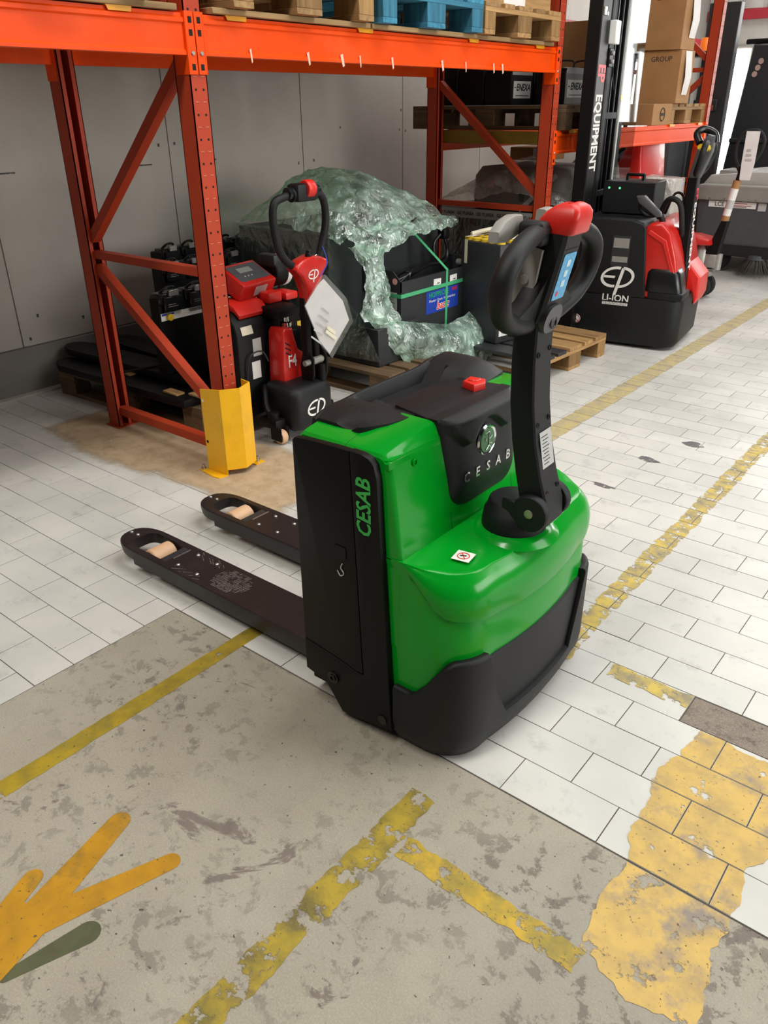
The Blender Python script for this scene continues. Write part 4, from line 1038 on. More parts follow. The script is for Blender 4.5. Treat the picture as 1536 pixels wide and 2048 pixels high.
def fork_mesh(y0, y1):
    bm = B(); yc = (y0 + y1) / 2; hw = (y1 - y0) / 2; zt, zl = 0.0855, 0.026
    # nose outline, half ellipse, with inner cut
    xe = -1.825; k = 16
    def ring(z, inset, xoff):
        pts = []
        for i in range(k + 1):
            a = -math.pi / 2 - math.pi * i / k
            c, s = math.cos(a), math.sin(a)
            pts.append((xe + 0.03 + (0.135 - xoff) * math.copysign(abs(c) ** 0.85, c), yc + (hw - inset) * math.copysign(abs(s) ** 0.8, s), z))
        return pts
    # outer skirt of nose
    O = [[bm.verts.new(p) for p in ring(z, i, x)] for z, i, x in ((0.040, 0.010, 0.02), (0.045, 0.003, 0.006), (0.07, 0.0, 0.0), (0.081, 0.001, 0.001), (zt, 0.005, 0.005))]
    for a, b in zip(O, O[1:]):
        for i in range(k): bm.faces.new([a[i], a[i + 1], b[i + 1], b[i]])
    inner = []
    for i in range(k + 1):
        a = -math.pi / 2 - math.pi * i / k
        c, s = math.cos(a), math.sin(a)
        inner.append(bm.verts.new((xe + 0.03 + 0.060 * math.copysign(abs(c) ** 0.55, c), yc + (hw - 0.026) * math.copysign(abs(s) ** 0.6, s), zt)))
    inner2 = [bm.verts.new((v.co.x, v.co.y, 0.045)) for v in inner]
    for i in range(k):
        bm.faces.new([O[-1][i], O[-1][i + 1], inner[i + 1], inner[i]]); bm.faces.new([inner[i], inner[i + 1], inner2[i + 1], inner2[i]])
    # rails beside the roller
    for s in (-1, 1):
        ya, yb = yc + s * hw, yc + s * (hw - 0.026)
        sec = [(ya - s * 0.005, zt), (ya - s * 0.001, zt - 0.004), (ya, zt - 0.02), (ya, 0.030), (ya - s * 0.006, 0.026), (yb, 0.030), (yb, zt)]
        loft(bm, [[(x, y, z) for y, z in sec] for x in (xe + 0.03, -1.64)])
    # deck with side skirts
    sec = [(y0 + 0.005, zt), (y0 + 0.001, zt - 0.004), (y0, zt - 0.02), (y0, 0.030), (y0 + 0.004, zl), (y0 + 0.03, zl), (y0 + 0.03, 0.07), (y1 - 0.03, 0.07), (y1 - 0.03, zl), (y1 - 0.004, zl), (y1, 0.030), (y1, zt - 0.02), (y1 - 0.001, zt - 0.004), (y1 - 0.005, zt)]
    loft(bm, [[(x, y, z) for y, z in sec] for x in (-1.64, -0.86)])
    bmesh.ops.recalc_face_normals(bm, faces=bm.faces[:])
    return bm
fk = fork(0.058, 0.218, 'near dark fork with pale tyre scuffs', True)
fork(0.425, 0.592, 'far dark fork', False)
# tyre scuffs: pale chevron smears on the near fork
M_SCF = paint_mat('grey_tyre_scuff', '#6a605e', '#58504e', 0.50, 40, soft=0.06, dark='#3a3433')
bm = B()
for i in range(34):
    t = i / 33; x = -1.435 + t * 0.15
    h = 0.055 * math.sqrt(max(0.04, 1 - (2 * t - 1) ** 2))
    for j in range(7):
        yy = 0.137 + (j - 3) * 0.0155
        if abs(yy - 0.137) < h and (i + j) % 2 == 0: quad(bm, (x + 0.003 * math.sin(j), yy, 0.0858), (0.35, 0.94, 0), (-0.94, 0.35, 0), 0.017, 0.0048, 0.0003)
for i in range(12):
    quad(bm, (-1.60 + 0.012 * i, 0.082 + 0.008 * math.sin(i * 2.1), 0.0858), (0.9, 0.4, 0), (-0.4, 0.9, 0), 0.026, 0.003, 0.0003)
    quad(bm, (-1.585 + 0.012 * i, 0.185 + 0.012 * math.sin(i * 1.7), 0.0858), (0.85, -0.5, 0), (0.5, 0.85, 0), 0.026, 0.003, 0.0003)
obj('tyre_scuff', bm, M_SCF, fk, world=True, kind='stuff')
# tiller
YT = 0.292; _before = set(bpy.data.objects)
bm = B(); lathe(bm, [(0.0, 0.545), (0.080, 0.545), (0.0795, 0.560), (0.075, 0.588), (0.071, 0.592), (0.064, 0.614), (0.058, 0.619), (0, 0.621)], (-0.425, YT, 0), 'z', 28); hub = obj('tiller_hub', bm, M_BLK, truck, world=True)
bm = B(); lathe(bm, [(0.0, 0.528), (0.112, 0.528), (0.100, 0.538), (0.089, 0.546), (0.0, 0.5465)], (-0.425, YT, 0), 'z', 32); obj('pedestal', bm, M_GRN, hub, world=True, sharp=60)
for s in (-1, 1):
    y = YT + s * 0.055
    bm = B(); lathe(bm, [(0.0, -0.010), (0.043, -0.010), (0.046, -0.006), (0.046, 0.010), (0, 0.010)], (-0.356, y, 0.616), 'y', 24)
    box(bm, -0.43, -0.358, y - 0.009, y + 0.009, 0.580, 0.640, 0.004, 1)
    e = obj('pivot_ear', bm, M_BLK, truck, world=True)
    bm = B(); lathe(bm, [(0.011, 0), (0.011, s * 0.003), (0.009, s * 0.0045), (0, s * 0.0045)], (-0.356, y + s * 0.010, 0.618), 'y', 14); obj('pivot_pin', bm, mat('pin_brass_green', '#8c9a78', 0.35, 0.4), e, world=True)
def crect(cx, cy, z, dx, dy, c, tilt=0.0):
    p = [(-dx + c, -dy), (dx - c, -dy), (dx, -dy + c), (dx, dy - c), (dx - c, dy), (-dx + c, dy), (-dx, dy - c), (-dx, -dy + c)]
    return [(cx + a, cy + b, z + a * tilt) for a, b in p]
bm = B()
loft(bm, [crect(-0.356, YT, 0.572, 0.026, 0.041, 0.006), crect(-0.353, YT, 0.590, 0.036, 0.044, 0.008), crect(-0.358, YT, 0.635, 0.036, 0.044, 0.005), crect(-0.377, YT, 0.70, 0.033, 0.043, 0.004), crect(-0.395, YT, 0.78, 0.031, 0.0425, 0.004), crect(-0.407, YT, 0.87, 0.030, 0.042, 0.004), crect(-0.412, YT, 0.96, 0.029, 0.041, 0.004), crect(-0.412, YT, 1.06, 0.029, 0.040, 0.004)])
arm = obj('tiller_arm', bm, M_BLK, truck, world=True, sharp=30)
for z, xx in ((0.665, -0.3325), (0.825, -0.3705), (0.985, -0.3825)):
    for dy in (-0.026, 0.026):
        bm = B(); lathe(bm, [(0.0065, 0.0), (0.0065, 0.0015), (0.0045, 0.0015), (0.0045, -0.003), (0, -0.003)], (xx - (0.0 if dy < 0 else 0.0), YT + dy, z + dy * 0.12), 'x', 12); obj('arm_screw', bm, M_HOLE, arm, world=True)
bm = B(); quad(bm, (-0.3560, YT + 0.004, 0.752), (0, 1, 0), (-0.19, 0, 1), 0.056, 0.105, 0.0010); lb = obj('type_plate', bm, M_GRYL, arm, world=True)
bm = B()
for i in range(9):
    quad(bm, (-0.3548 - 0.19 * (0.040 - i * 0.008), YT - 0.004 + 0.004 * (i % 2), 0.752 + 0.040 - i * 0.008), (0, 1, 0), (-0.19, 0, 1), 0.032 - 0.004 * (i % 3), 0.0018, 0.0003)
for i in range(6): quad(bm, (-0.3548 + 0.19 * 0.042, YT + 0.008 + i * 0.0028, 0.710), (0, 1, 0), (-0.19, 0, 1), 0.0012, 0.010, 0.0003)
obj('plate_print', bm, M_INK, lb, world=True)
# tiller head, tipped towards the operator
TH = 0.24
def hx(x, z): return x + TH * (z - 1.05)
bm = B()
def hsec(z, xb, xf, w, wb, c=0.007):
    xb, xf = hx(xb, z), hx(xf, z)
    return [(xb, YT - wb, z), (xb + 0.03, YT - wb, z), (xf - c, YT - w, z), (xf, YT - w + c, z), (xf, YT + w - c, z), (xf - c, YT + w, z), (xb + 0.03, YT + wb, z), (xb, YT + wb, z)]
loft(bm, [hsec(1.015, -0.448, -0.396, 0.034, 0.034, 0.005), hsec(1.050, -0.455, -0.382, 0.042, 0.046, 0.008), hsec(1.080, -0.460, -0.379, 0.042, 0.052), hsec(1.12, -0.462, -0.378, 0.041, 0.052), hsec(1.17, -0.464, -0.378, 0.041, 0.048), hsec(1.215, -0.466, -0.378, 0.041, 0.046), hsec(1.240, -0.466, -0.381, 0.040, 0.044)])
head = obj('tiller_head', bm, M_BLK, truck, world=True, sharp=32)
def hplate(nm, y0, y1, z0, z1, r, lift, t, m, parent):
    bm = B(); P = rrect(y0, y1, z0, z1, r)
    loft(bm, [[(hx(-0.378 + lift, z), y, z) for y, z in P], [(hx(-0.378 + lift + t, z), y, z) for y, z in P]])
    return obj(nm, bm, m, parent, world=True)
scr = hplate('display', YT - 0.026, YT + 0.031, 1.100, 1.196, 0.005, 0.0002, 0.0012, M_BLUS, head)
for i in range(3): hplate('display_icon', YT - 0.004, YT + 0.012, 1.126 + i * 0.021, 1.140 + i * 0.021, 0.002, 0.0014, 0.0006, mat('pale_blue_print', '#b9d9e4', 0.3), scr)
hplate('stop_mark', YT - 0.014, YT - 0.004, 1.108, 1.118, 0.0045, 0.0014, 0.0006, M_RED, scr)
hplate('head_seam', YT - 0.029, YT + 0.029, 1.2045, 1.2055, 0.0004, 0.0002, 0.0006, M_HOLE, head)
plt = hplate('head_collar', YT - 0.038, YT + 0.038, 1.028, 1.088, 0.028, -0.012, 0.020, M_GREYH, head)
bm = B(); lathe(bm, [(0.015, 0), (0.015, 0.002), (0.011, 0.002), (0.009, -0.002), (0, -0.002)], (hx(-0.3695, 1.050), YT + 0.006, 1.050), 'x', 18); obj('key_socket', bm, M_BLKG, plt, world=True)
bm = B()
def rs(z, g, b_=0.0):
    return [(hx(x, z), y, z) for x, y in rrect(-0.452 + g + b_, -0.368 - g, YT - 0.043 + g, YT + 0.043 - g, 0.013, 5)]
loft(bm, [rs(1.234, 0.003), rs(1.238, 0.0), rs(1.262, 0.0), rs(1.277, 0.003, 0.006), rs(1.287, 0.010, 0.010), rs(1.293, 0.020, 0.012), rs(1.295, 0.030, 0.012)])
obj('safety_button', bm, M_RED, head, world=True, sharp=60)
for s in (-1, 1):
    pts = [(-0.435, 0.040, 1.243), (-0.430, 0.085, 1.238), (-0.422, 0.145, 1.222), (-0.414, 0.188, 1.196), (-0.410, 0.206, 1.158), (-0.408, 0.194, 1.116), (-0.408, 0.160, 1.082), (-0.412, 0.100, 1.060), (-0.416, 0.040, 1.050)]
    pth = smooth_path([(hx(x, z), YT + s * y, z) for x, y, z in pts], 6)
    n_ = len(pth); rad = []
    for i in range(n_):
        t = i / (n_ - 1); rad.append(0.020 + 0.004 * math.sin(math.pi * t) + (0.009 * max(0, (t - 0.7) / 0.3)))
    bm = B(); tube(bm, pth, rad, 14, flat=0.85, up=(1, 0, 0)); obj('grip_loop', bm, M_BLK, head, world=True, sharp=60)
    # web filling the lower inside of the loop
    bm = B(); ring0 = []; P2 = [(0.035, 1.18), (0.050, 1.14), (0.080, 1.105), (0.125, 1.082), (0.14, 1.066), (0.10, 1.05), (0.03, 1.04)]
    loft(bm, [[(hx(-0.435, z), YT + s * y, z) for y, z in P2], [(hx(-0.392, z), YT + s * y * 0.96, z) for y, z in P2]]); obj('loop_web', bm, M_BLK, head, world=True)
    P3 = ((-0.462, 1.085), (-0.415, 1.075), (-0.410, 1.14), (-0.415, 1.205), (-0.462, 1.215))
    hb = B(); loft(hb, [[(hx(x, z), YT + s * 0.050, z) for x, z in P3], [(hx(x, z), YT + s * 0.058, z) for x, z in P3]]); ip = obj('inner_panel', hb, M_GRY, head, world=True)
    for z in (1.115, 1.145):
        hb = B(); lathe(hb, [(0, 0), (0.011, 0), (0.010, s * 0.004), (0, s * 0.004)], (hx(-0.437, z), YT + s * 0.058, z), 'y', 14); obj('panel_boss', hb, M_GRY, ip, world=True)
    bm = B(); box(bm, -0.425, -0.368, YT + s * 0.045, YT + s * 0.082, 1.214, 1.262, 0.010, 3); obj('thumb_switch', bm, M_BLK, head, world=True)
    bm = B(); prism(bm, [(YT + s * a_, b_) for a_, b_ in ((0.045, 1.235), (0.110, 1.222), (0.150, 1.226), (0.146, 1.246), (0.120, 1.264), (0.085, 1.272), (0.050, 1.270))], 'x', -0.455, -0.428, 0.007, 2); obj('throttle_wing', bm, M_GRY, head, world=True)

# the whole tiller is steered a little to the side
_T = Matrix.Translation(Vector((-0.425, 0.292, 0)) - Vector((-0.62, YC, 0)))
_rot = _T @ Matrix.Rotation(math.radians(TILLER_YAW), 4, 'Z') @ _T.inverted()
for o in [o for o in bpy.data.objects if o not in _before]:
    o.data.transform(_rot)
# ------------------------------------------------------------------ things behind the rack
def strips(parent, c, xdir, ydir, w, n, pitch, h, m, world=True, name='print'):
    """lines of unreadable small print"""
    bm = B(); X = Vector(xdir); Y = Vector(ydir); Z = X.cross(Y)
    for i in range(n):
        ww = w * (0.65 + 0.35 * ((i * 7) % 5) / 4)
        quad(bm, Vector(c) - X * (w - ww) / 2 - Y * pitch * i + Z * 0.0002, X, Y, ww, h, 0.0004)
    return obj(name, bm, m, parent, world=world, kind='stuff')

# ---- low pallet with forks, black batteries
pallet('dark low pallet under the black steel forks at the rack foot', (-3.24, 1.42, 0.0), math.radians(3.0), M_DWX, M_DWX, M_DWX)
FP = [(-3.85, -2.68, 1.06, 0.150, 'front black steel fork on the low pallet, nearest the yellow guard'),
      (-3.84, -2.75, 1.26, 0.150, 'second black steel fork on the low pallet, counted from the guard'),
      (-3.93, -2.85, 1.18, 0.205, 'black steel fork lying crosswise on top of the front forks'),
      (-3.90, -2.85, 1.47, 0.150, 'rear black steel fork near the wall plinth'),
      (-3.86, -2.95, 1.40, 0.205, 'upper rear black steel fork partly under the batteries')]
for i, (x0, x1, y, z, lab) in enumerate(FP):
    r = thing('steel_fork', lab, 'fork', ((x0 + x1) / 2, y, z), math.radians((2, -1, 3, 0, -2)[i]), 'black steel forks on the low pallet')
    L2 = (x1 - x0) / 2; pts = [(L2, -0.085), (L2, 0.085), (-L2 + 0.10, 0.085)]
    for k in range(9):
        a = math.pi / 2 + math.pi * k / 8; pts.append((-L2 + 0.10 + 0.10 * math.cos(a), 0.075 * math.sin(a)))
    pts.append((-L2 + 0.10, -0.085))
    obj('blade', prism(B(), pts, 'z', 0.0, 0.038, 0.004), M_BLK2, r)
    obj('stiffener', box(B(), -L2 + 0.25, L2, -0.03, 0.03, -0.004, 0.0), M_BLK2, r)
for i, (x, y) in enumerate([(-2.86, 1.05), (-3.33, 1.10), (-2.72, 1.10)]):
    tag(obj('wood_batten', box(B(), x - 0.012, x + 0.10, y - 0.012 - 0.02, y + 0.02, 0.1895, 0.2005, 0.002, 1), M_WOODX), ('pale wood batten on the front black fork, near its middle', 'small pale batten behind the rear rack post', 'pale wood batten at the end of the front fork')[i], 'batten', 'pale battens on the black forks')
bm = B(); tube(bm, smooth_path([(-3.35, 1.0, 0.155), (-3.30, 1.0, 0.20), (-3.10, 1.15, 0.252), (-2.95, 1.45, 0.255)], 5), 0.006, 6); tag(obj('lashing_strap', bm, M_RUB), 'thin dark strap tied over the black forks', 'strap')

def battery_cell(parent, x, y0, y1, z, world=True):
    """one cell lid on a black battery: cap, clasp, vents"""
    yc = (y0 + y1) / 2; w = (y1 - y0) / 2
    bm = B(); box(bm, x - 0.06, x + 0.012, y0 + 0.004, y1 - 0.004, z - 0.035, z + 0.020, 0.006, 1)
    box(bm, x + 0.004, x + 0.026, yc - w * 0.7, yc + w * 0.7, z - 0.072, z + 0.004, 0.004, 1)
    lid = obj('cell_lid', bm, M_BLKG, parent, world=world)
    bm = B(); tube(bm, smooth_path([(x - 0.02, yc - w * 0.6, z + 0.018), (x + 0.0, yc - w * 0.3, z + 0.04), (x + 0.0, yc + w * 0.3, z + 0.042), (x - 0.02, yc + w * 0.6, z + 0.018)], 4), 0.007, 8); obj('vent_hose', bm, M_BLKG, lid, world=world)
    bm = B(); box(bm, x + 0.012, x + 0.030, yc - w * 0.30, yc + w * 0.42, z + 0.0045, z + 0.034, 0.002, 1); obj('clasp', bm, M_SIL, lid, world=world)
    strips(lid, (x + 0.0262, yc, z - 0.035), (0, 1, 0), (0, 0, 1), w * 0.9, 2, 0.010, 0.002, M_GRY, world)
def cell_battery(label, x, y0, y1, z0, z1, depth, n, band=False):
    r = thing('cell_battery', label, 'battery', (x - depth / 2, (y0 + y1) / 2, z0), 0, 'black cell batteries behind the front rack post')
    bm = B(); box(bm, x - depth, x, y0, y1, z0, z1, 0.006, 1); obj('case', bm, M_BLK2, r, world=True)
    w = (y1 - y0) / n
    for i in range(n): battery_cell(r, x, y0 + i * w, y0 + (i + 1) * w, z1)
    if band:
        bm = B(); box(bm, x, x + 0.0012, y0 + 0.01, y1 - 0.02, z1 - 0.115, z1 - 0.078); lb = obj('label_strip', bm, M_WHT, r, world=True)
        bm = B(); box(bm, x + 0.0012, x + 0.0018, y0 + 0.015, y0 + 0.09, z1 - 0.090, z1 - 0.080); obj('label_print', bm, M_BLUL, lb, world=True)
        strips(lb, (x + 0.0012, y0 + 0.30, z1 - 0.086), (0, 1, 0), (0, 0, 1), 0.22, 2, 0.008, 0.003, M_INK)
        bm = B(); lathe(bm, [(0.017, 0), (0.017, 0.02), (0.006, 0.02), (0.006, 0.024), (0, 0.024)], (x + 0.001, y0 + 0.055, z1 - 0.098), 'x', 14); obj('yellow_valve', bm, M_YPL, r, world=True)
        bm = B(); lathe(bm, [(0.012, 0), (0.012, 0.02), (0, 0.02)], (x + 0.001, y0 + 0.33, z1 - 0.083), 'x', 12); obj('yellow_valve', bm, M_YPL, r, world=True)
    return r
cell_battery('black cell battery with a white label strip and yellow valve', -2.93, 1.10, 1.90, 0.245, 0.635, 0.07, 5, True)
cell_battery('black cell battery in the row behind, taller against the wall', -3.34, 1.44, 2.02, 0.245, 0.685, 0.09, 4)
cell_battery('rear black cell battery nearest the wrapped pallet', -3.55, 1.60, 2.30, 0.16, 0.73, 0.10, 5)
bm = B(); cyl(bm, (-2.885, 1.40, 0.585), (-2.885, 1.86, 0.585), 0.018, n=14); tag(obj('chrome_tube', bm, M_CHR), 'bright chrome tube resting against the black battery label strip', 'tube')

# ---- small red and black pallet truck
t = thing('small_pallet_truck', 'small red and black pallet truck with hoop tiller behind the yellow guard', 'pallet truck', (-2.45, 1.40, 0))
def P(nm, bm, m, parent=None, **k): return obj(nm, bm, m, parent or t, world=True, **k)
bm = B()
sec = lambda x, y0, y1, z0, z1, r=0.045: [(x, y, z) for y, z in rrect(y0, y1, z0, z1, r, 4)]
loft(bm, [sec(-2.42, 1.30, 1.50, 0.08, 0.255, 0.03), sec(-2.38, 1.27, 1.53, 0.055, 0.272), sec(-2.22, 1.265, 1.535, 0.045, 0.272), sec(-2.185, 1.275, 1.525, 0.055, 0.258), sec(-2.172, 1.295, 1.505, 0.075, 0.238)])
cvr = P('drive_cover', bm, M_BLK, sharp=50)
ep_logo(cvr, (-2.1705, 1.405, 0.155), 0.115, (0, 1, 0), (0, 0, 1), M_WHT, world=True)
for s, yy in ((-1, 1.225), (1, 1.575)):
    bm = B(); box(bm, -2.36, -2.24, yy - 0.035, yy + 0.035, 0.075, 0.125, 0.012, 2); lathe(bm, [(0.03, 0.125), (0.03, 0.15), (0.022, 0.155), (0, 0.155)], (-2.29, yy, 0), 'z', 14); cas = P('caster', bm, M_BLK2)
    for dx in (-0.03,):
        bm = B(); lathe(bm, [(0, -0.018), (0.032, -0.018), (0.036, -0.012), (0.036, 0.012), (0.032, 0.018), (0, 0.018)], (-2.245, yy, 0.037), 'y', 18); P('caster_wheel', bm, M_TAN, cas)
        bm = B(); box(bm, -2.29, -2.215, yy - 0.028, yy - 0.021, 0.02, 0.09, 0.004, 1); box(bm, -2.29, -2.215, yy + 0.021, yy + 0.028, 0.02, 0.09, 0.004, 1); P('caster_fork', bm, M_BLK2, cas)
    bm = B(); tube(bm, smooth_path([(-2.27, yy, 0.10), (-2.33, yy + s * 0.0, 0.16), (-2.37, yy - s * 0.03, 0.22), (-2.40, yy - s * 0.06, 0.245)], 4), 0.016, 8); P('caster_arm', bm, M_BLK2)
# red pump housing with F4
bm = B(); prism(bm, [(1.335, 0.255), (1.348, 0.505), (1.365, 0.525), (1.415, 0.520), (1.428, 0.470), (1.445, 0.415), (1.500, 0.375), (1.505, 0.235), (1.49, 0.225), (1.35, 0.24)], 'x', -2.42, -2.315, 0.010, 3); pump = P('pump_housing', bm, M_REDS)
text('F4', M_WHT, pump, (-2.3140, 1.400, 0.360), 0.085, (0, 1, 0), (0, 0, 1), world=True, bold=0.001, sx=0.72)
bm = B()
for i in range(3): tube(bm, [(-2.3145, 1.358, 0.460 - i * 0.024), (-2.3145, 1.392, 0.440 - i * 0.024)], 0.003, 6)
P('vent_slit', bm, M_HOLE, pump)
for zz_ in (0.33, 0.262):
    bm = B(); lathe(bm, [(0.006, 0), (0.006, 0.002), (0, 0.002)], (-2.315, 1.475, zz_), 'x', 10); P('cap_screw', bm, M_BLKG, pump)
bm = B(); lathe(bm, [(0.0, 0.36), (0.040, 0.36), (0.042, 0.42), (0.040, 0.50), (0.036, 0.506), (0, 0.506)], (-2.36, 1.475, 0), 'z', 18); P('motor', bm, M_BLK2)
bm = B(); lathe(bm, [(0.0, 0.34), (0.041, 0.34), (0.041, 0.37), (0, 0.37)], (-2.36, 1.475, 0), 'z', 18); P('motor_ring', bm, M_CAST)
# battery tower body with rounded top and red lid
bm = B()
prof = [(-2.625, 0.10), (-2.625, 0.58), (-2.60, 0.61), (-2.56, 0.617), (-2.50, 0.60), (-2.455, 0.56), (-2.44, 0.51), (-2.44, 0.10)]
prism(bm, prof, 'y', 1.165, 1.60, 0.012, 2); bod = P('body', bm, M_BLK2, sharp=50)
bm = B(); prism(bm, [(-2.62, 0.612), (-2.56, 0.618), (-2.495, 0.601), (-2.463, 0.578), (-2.455, 0.595), (-2.50, 0.635), (-2.56, 0.648), (-2.62, 0.645)], 'y', 1.21, 1.40, 0.006, 2); P('red_lid', bm, M_RED, bod)
bm = B(); box(bm, -2.56, -2.47, 1.415, 1.51, 0.612, 0.665, 0.010, 2); P('red_latch', bm, M_RED, bod)
bm = B(); box(bm, -2.58, -2.46, 1.525, 1.61, 0.612, 0.650, 0.010, 2); P('red_lid', bm, M_RED, bod)
bm = B(); prism(bm, [(-2.60, 0.56), (-2.60, 0.612), (-2.40, 0.612), (-2.36, 0.598), (-2.36, 0.565), (-2.42, 0.555)], 'y', 1.36, 1.52, 0.014, 2); P('swan_neck', bm, M_BLK2, bod)
bm = B(); lathe(bm, [(0.028, 0.51), (0.028, 0.535), (0.016, 0.54), (0.016, 0.575), (0, 0.575)], (-2.385, 1.44, 0), 'z', 16); P('lift_piston', bm, M_CHR)
for (y, z, w_, h_, m_) in ((1.235, 0.525, 0.07, 0.04, M_CRM), (1.29, 0.435, 0.055, 0.085, M_GRYL), (1.275, 0.325, 0.055, 0.085, M_WHT)):
    bm = B(); quad(bm, (-2.4395 if z < 0.5 else -2.4415, y, z), (0, 1, 0), (0 if z < 0.5 else -0.3, 0, 1), w_, h_, 0.001); st = P('sticker', bm, m_, bod)
bm = B(); quad(bm, (-2.4395, 1.585, 0.46), (0, 1, 0), (0, 0, 1), 0.03, 0.09, 0.001); ys_ = P('warning_sticker', bm, M_YPL, bod)
bm = B(); tube(bm, smooth_path([(-2.43, 1.20, 0.27), (-2.42, 1.22, 0.40), (-2.42, 1.30, 0.415), (-2.41, 1.33, 0.36)], 5), 0.004, 6); P('thin_hose', bm, M_CHAR)
for y in (1.22, 1.58):
    obj('fork', box(B(), -3.55, -2.62, y - 0.075, y + 0.075, 0.03, 0.085, 0.01, 1), M_BLK2, t, world=True)
# tiller: twin stem, red fork-shaped hub, hoop, grip
_bf = set(bpy.data.objects)
YS = 1.435
for dy in (-0.026, 0.026):
    bm = B(); box(bm, -2.268, -2.225, YS + dy - 0.018, YS + dy + 0.018, 0.37, 0.675, 0.006, 1); P('tiller_stem', bm, M_BLK2)
for dy in (-0.030, 0.062):
    bm = B(); prism(bm, [(-2.28, 0.25), (-2.22, 0.25), (-2.20, 0.30), (-2.20, 0.38), (-2.24, 0.44), (-2.26, 0.44), (-2.29, 0.34)], 'y', YS + dy - 0.007, YS + dy + 0.007, 0.003, 1); P('bracket', bm, M_BLK2)
bm = B(); cyl(bm, (-2.225, YS - 0.07, 0.365), (-2.225, YS + 0.07, 0.365), 0.014, n=14); cyl(bm, (-2.225, YS - 0.02, 0.365), (-2.225, YS + 0.045, 0.365), 0.019, n=14); P('pivot_shaft', bm, M_CAST)
bm = B(); cyl(bm, (-2.21, YS + 0.03, 0.235), (-2.21, YS + 0.03, 0.345), 0.020, n=14); P('gas_spring', bm, M_BLK2)
pts = [(1.395, 0.655), (1.475, 0.655), (1.478, 0.70), (1.500, 0.76), (1.545, 0.815), (1.535, 0.835), (1.49, 0.852), (1.435, 0.862), (1.375, 0.848), (1.335, 0.830), (1.325, 0.81), (1.365, 0.77), (1.390, 0.71)]
bm = B(); prism(bm, pts, 'x', -2.275, -2.205, 0.012, 3); rh = P('tiller_hub', bm, M_REDS, sharp=50)
ep_logo(rh, (-2.2042, 1.435, 0.778), 0.062, (0, 1, 0), (0, 0, 1), M_WHT, world=True)
bm = B(); lathe(bm, [(0.018, 0.858), (0.018, 0.868), (0.013, 0.872), (0.013, 0.885), (0, 0.885)], (-2.225, 1.43, 0), 'z', 14); key = P('ignition_switch', bm, M_BLKG, rh)
bm = B(); tube(bm, [(-2.205 + 0.002 * math.cos(a), 1.462 + 0.010 * math.cos(a), 0.852 + 0.010 * math.sin(a)) for a in [2 * math.pi * i / 14 for i in range(14)]], 0.0014, 6, closed=True); P('key_ring', bm, M_CHR, key)
hoop = smooth_path([(-2.24, 1.345, 0.82), (-2.24, 1.295, 0.855), (-2.235, 1.255, 0.905), (-2.23, 1.232, 0.98), (-2.225, 1.222, 1.055), (-2.22, 1.235, 1.105), (-2.215, 1.285, 1.122), (-2.215, 1.345, 1.130), (-2.215, 1.41, 1.140), (-2.215, 1.47, 1.135), (-2.215, 1.525, 1.105), (-2.22, 1.548, 1.045), (-2.225, 1.548, 0.975), (-2.235, 1.535, 0.91), (-2.24, 1.515, 0.845)], 6)
bm = B(); tube(bm, hoop, 0.0175, 12); P('hoop', bm, M_BLK, sharp=60)
bm = B(); cyl(bm, (-2.215, 1.325, 1.127), (-2.215, 1.475, 1.142), 0.030, n=16); box(bm, -2.25, -2.175, 1.335, 1.465, 1.098, 1.172, 0.014, 2); gr = P('grip_head', bm, M_BLK)
bm = B(); lathe(bm, [(0, -0.024), (0.034, -0.024), (0.038, -0.018), (0.038, 0.018), (0.034, 0.024), (0, 0.024)], (-2.195, 1.415, 1.148), 'y', 20); P('safety_button', bm, M_RED, gr)
for y in (1.315, 1.485):
    bm = B(); lathe(bm, [(0, -0.012), (0.026, -0.012), (0.026, 0.012), (0, 0.012)], (-2.215, y, 1.133), 'y', 16); P('grip_collar', bm, M_BLKG, gr)
for o in [o for o in bpy.data.objects if o not in _bf]: o.data.transform(Matrix.Translation((0, 0.028, 0)))
# plastic document pouch hanging from the hoop
pch = thing('document_pouch', 'clear plastic pouch with papers hanging from the hoop tiller', 'document pouch', (-2.17, 1.58, 0.40))
PX = lambda y, z: -2.115 - 0.10 * (y - 1.5) + 0.010 * math.sin(14 * y + 9 * z)
def pouch_sheet(Pq, off, m, nm, thick=0.0012):
    bm = B(); vs = []
    for i in range(2): vs.append([(PX(y, z) + off - thick * i, y, z) for y, z in Pq])
    loft(bm, vs); return obj(nm, bm, m, pch, world=True)
pap = pouch_sheet([(1.375, 0.757), (1.415, 0.777), (1.560, 0.652), (1.605, 0.552), (1.460, 0.417), (1.390, 0.492), (1.295, 0.677)], 0.0, M_PAP, 'paper')
strips(pap, (-2.100, 1.435, 0.622), (-0.1, 0.80, -0.55), (0.0, 0.55, 0.80), 0.10, 5, 0.036, 0.008, M_GRYL)
strips(pap, (-2.102, 1.475, 0.522), (-0.1, 0.80, -0.55), (0.0, 0.55, 0.80), 0.12, 2, 0.020, 0.016, M_CRM)
pouch_sheet([(1.385, 0.797), (1.415, 0.797), (1.580, 0.662), (1.625, 0.542), (1.465, 0.397), (1.380, 0.482), (1.275, 0.682)], 0.012, M_SLEEVE, 'sleeve', 0.0004)
bm = B(); tube(bm, smooth_path([(-2.105, 1.40, 0.79), (-2.16, 1.51, 0.83), (-2.235, 1.555, 0.90)], 5), 0.0025, 6); obj('cable_tie', bm, M_BLUL, pch, world=True)

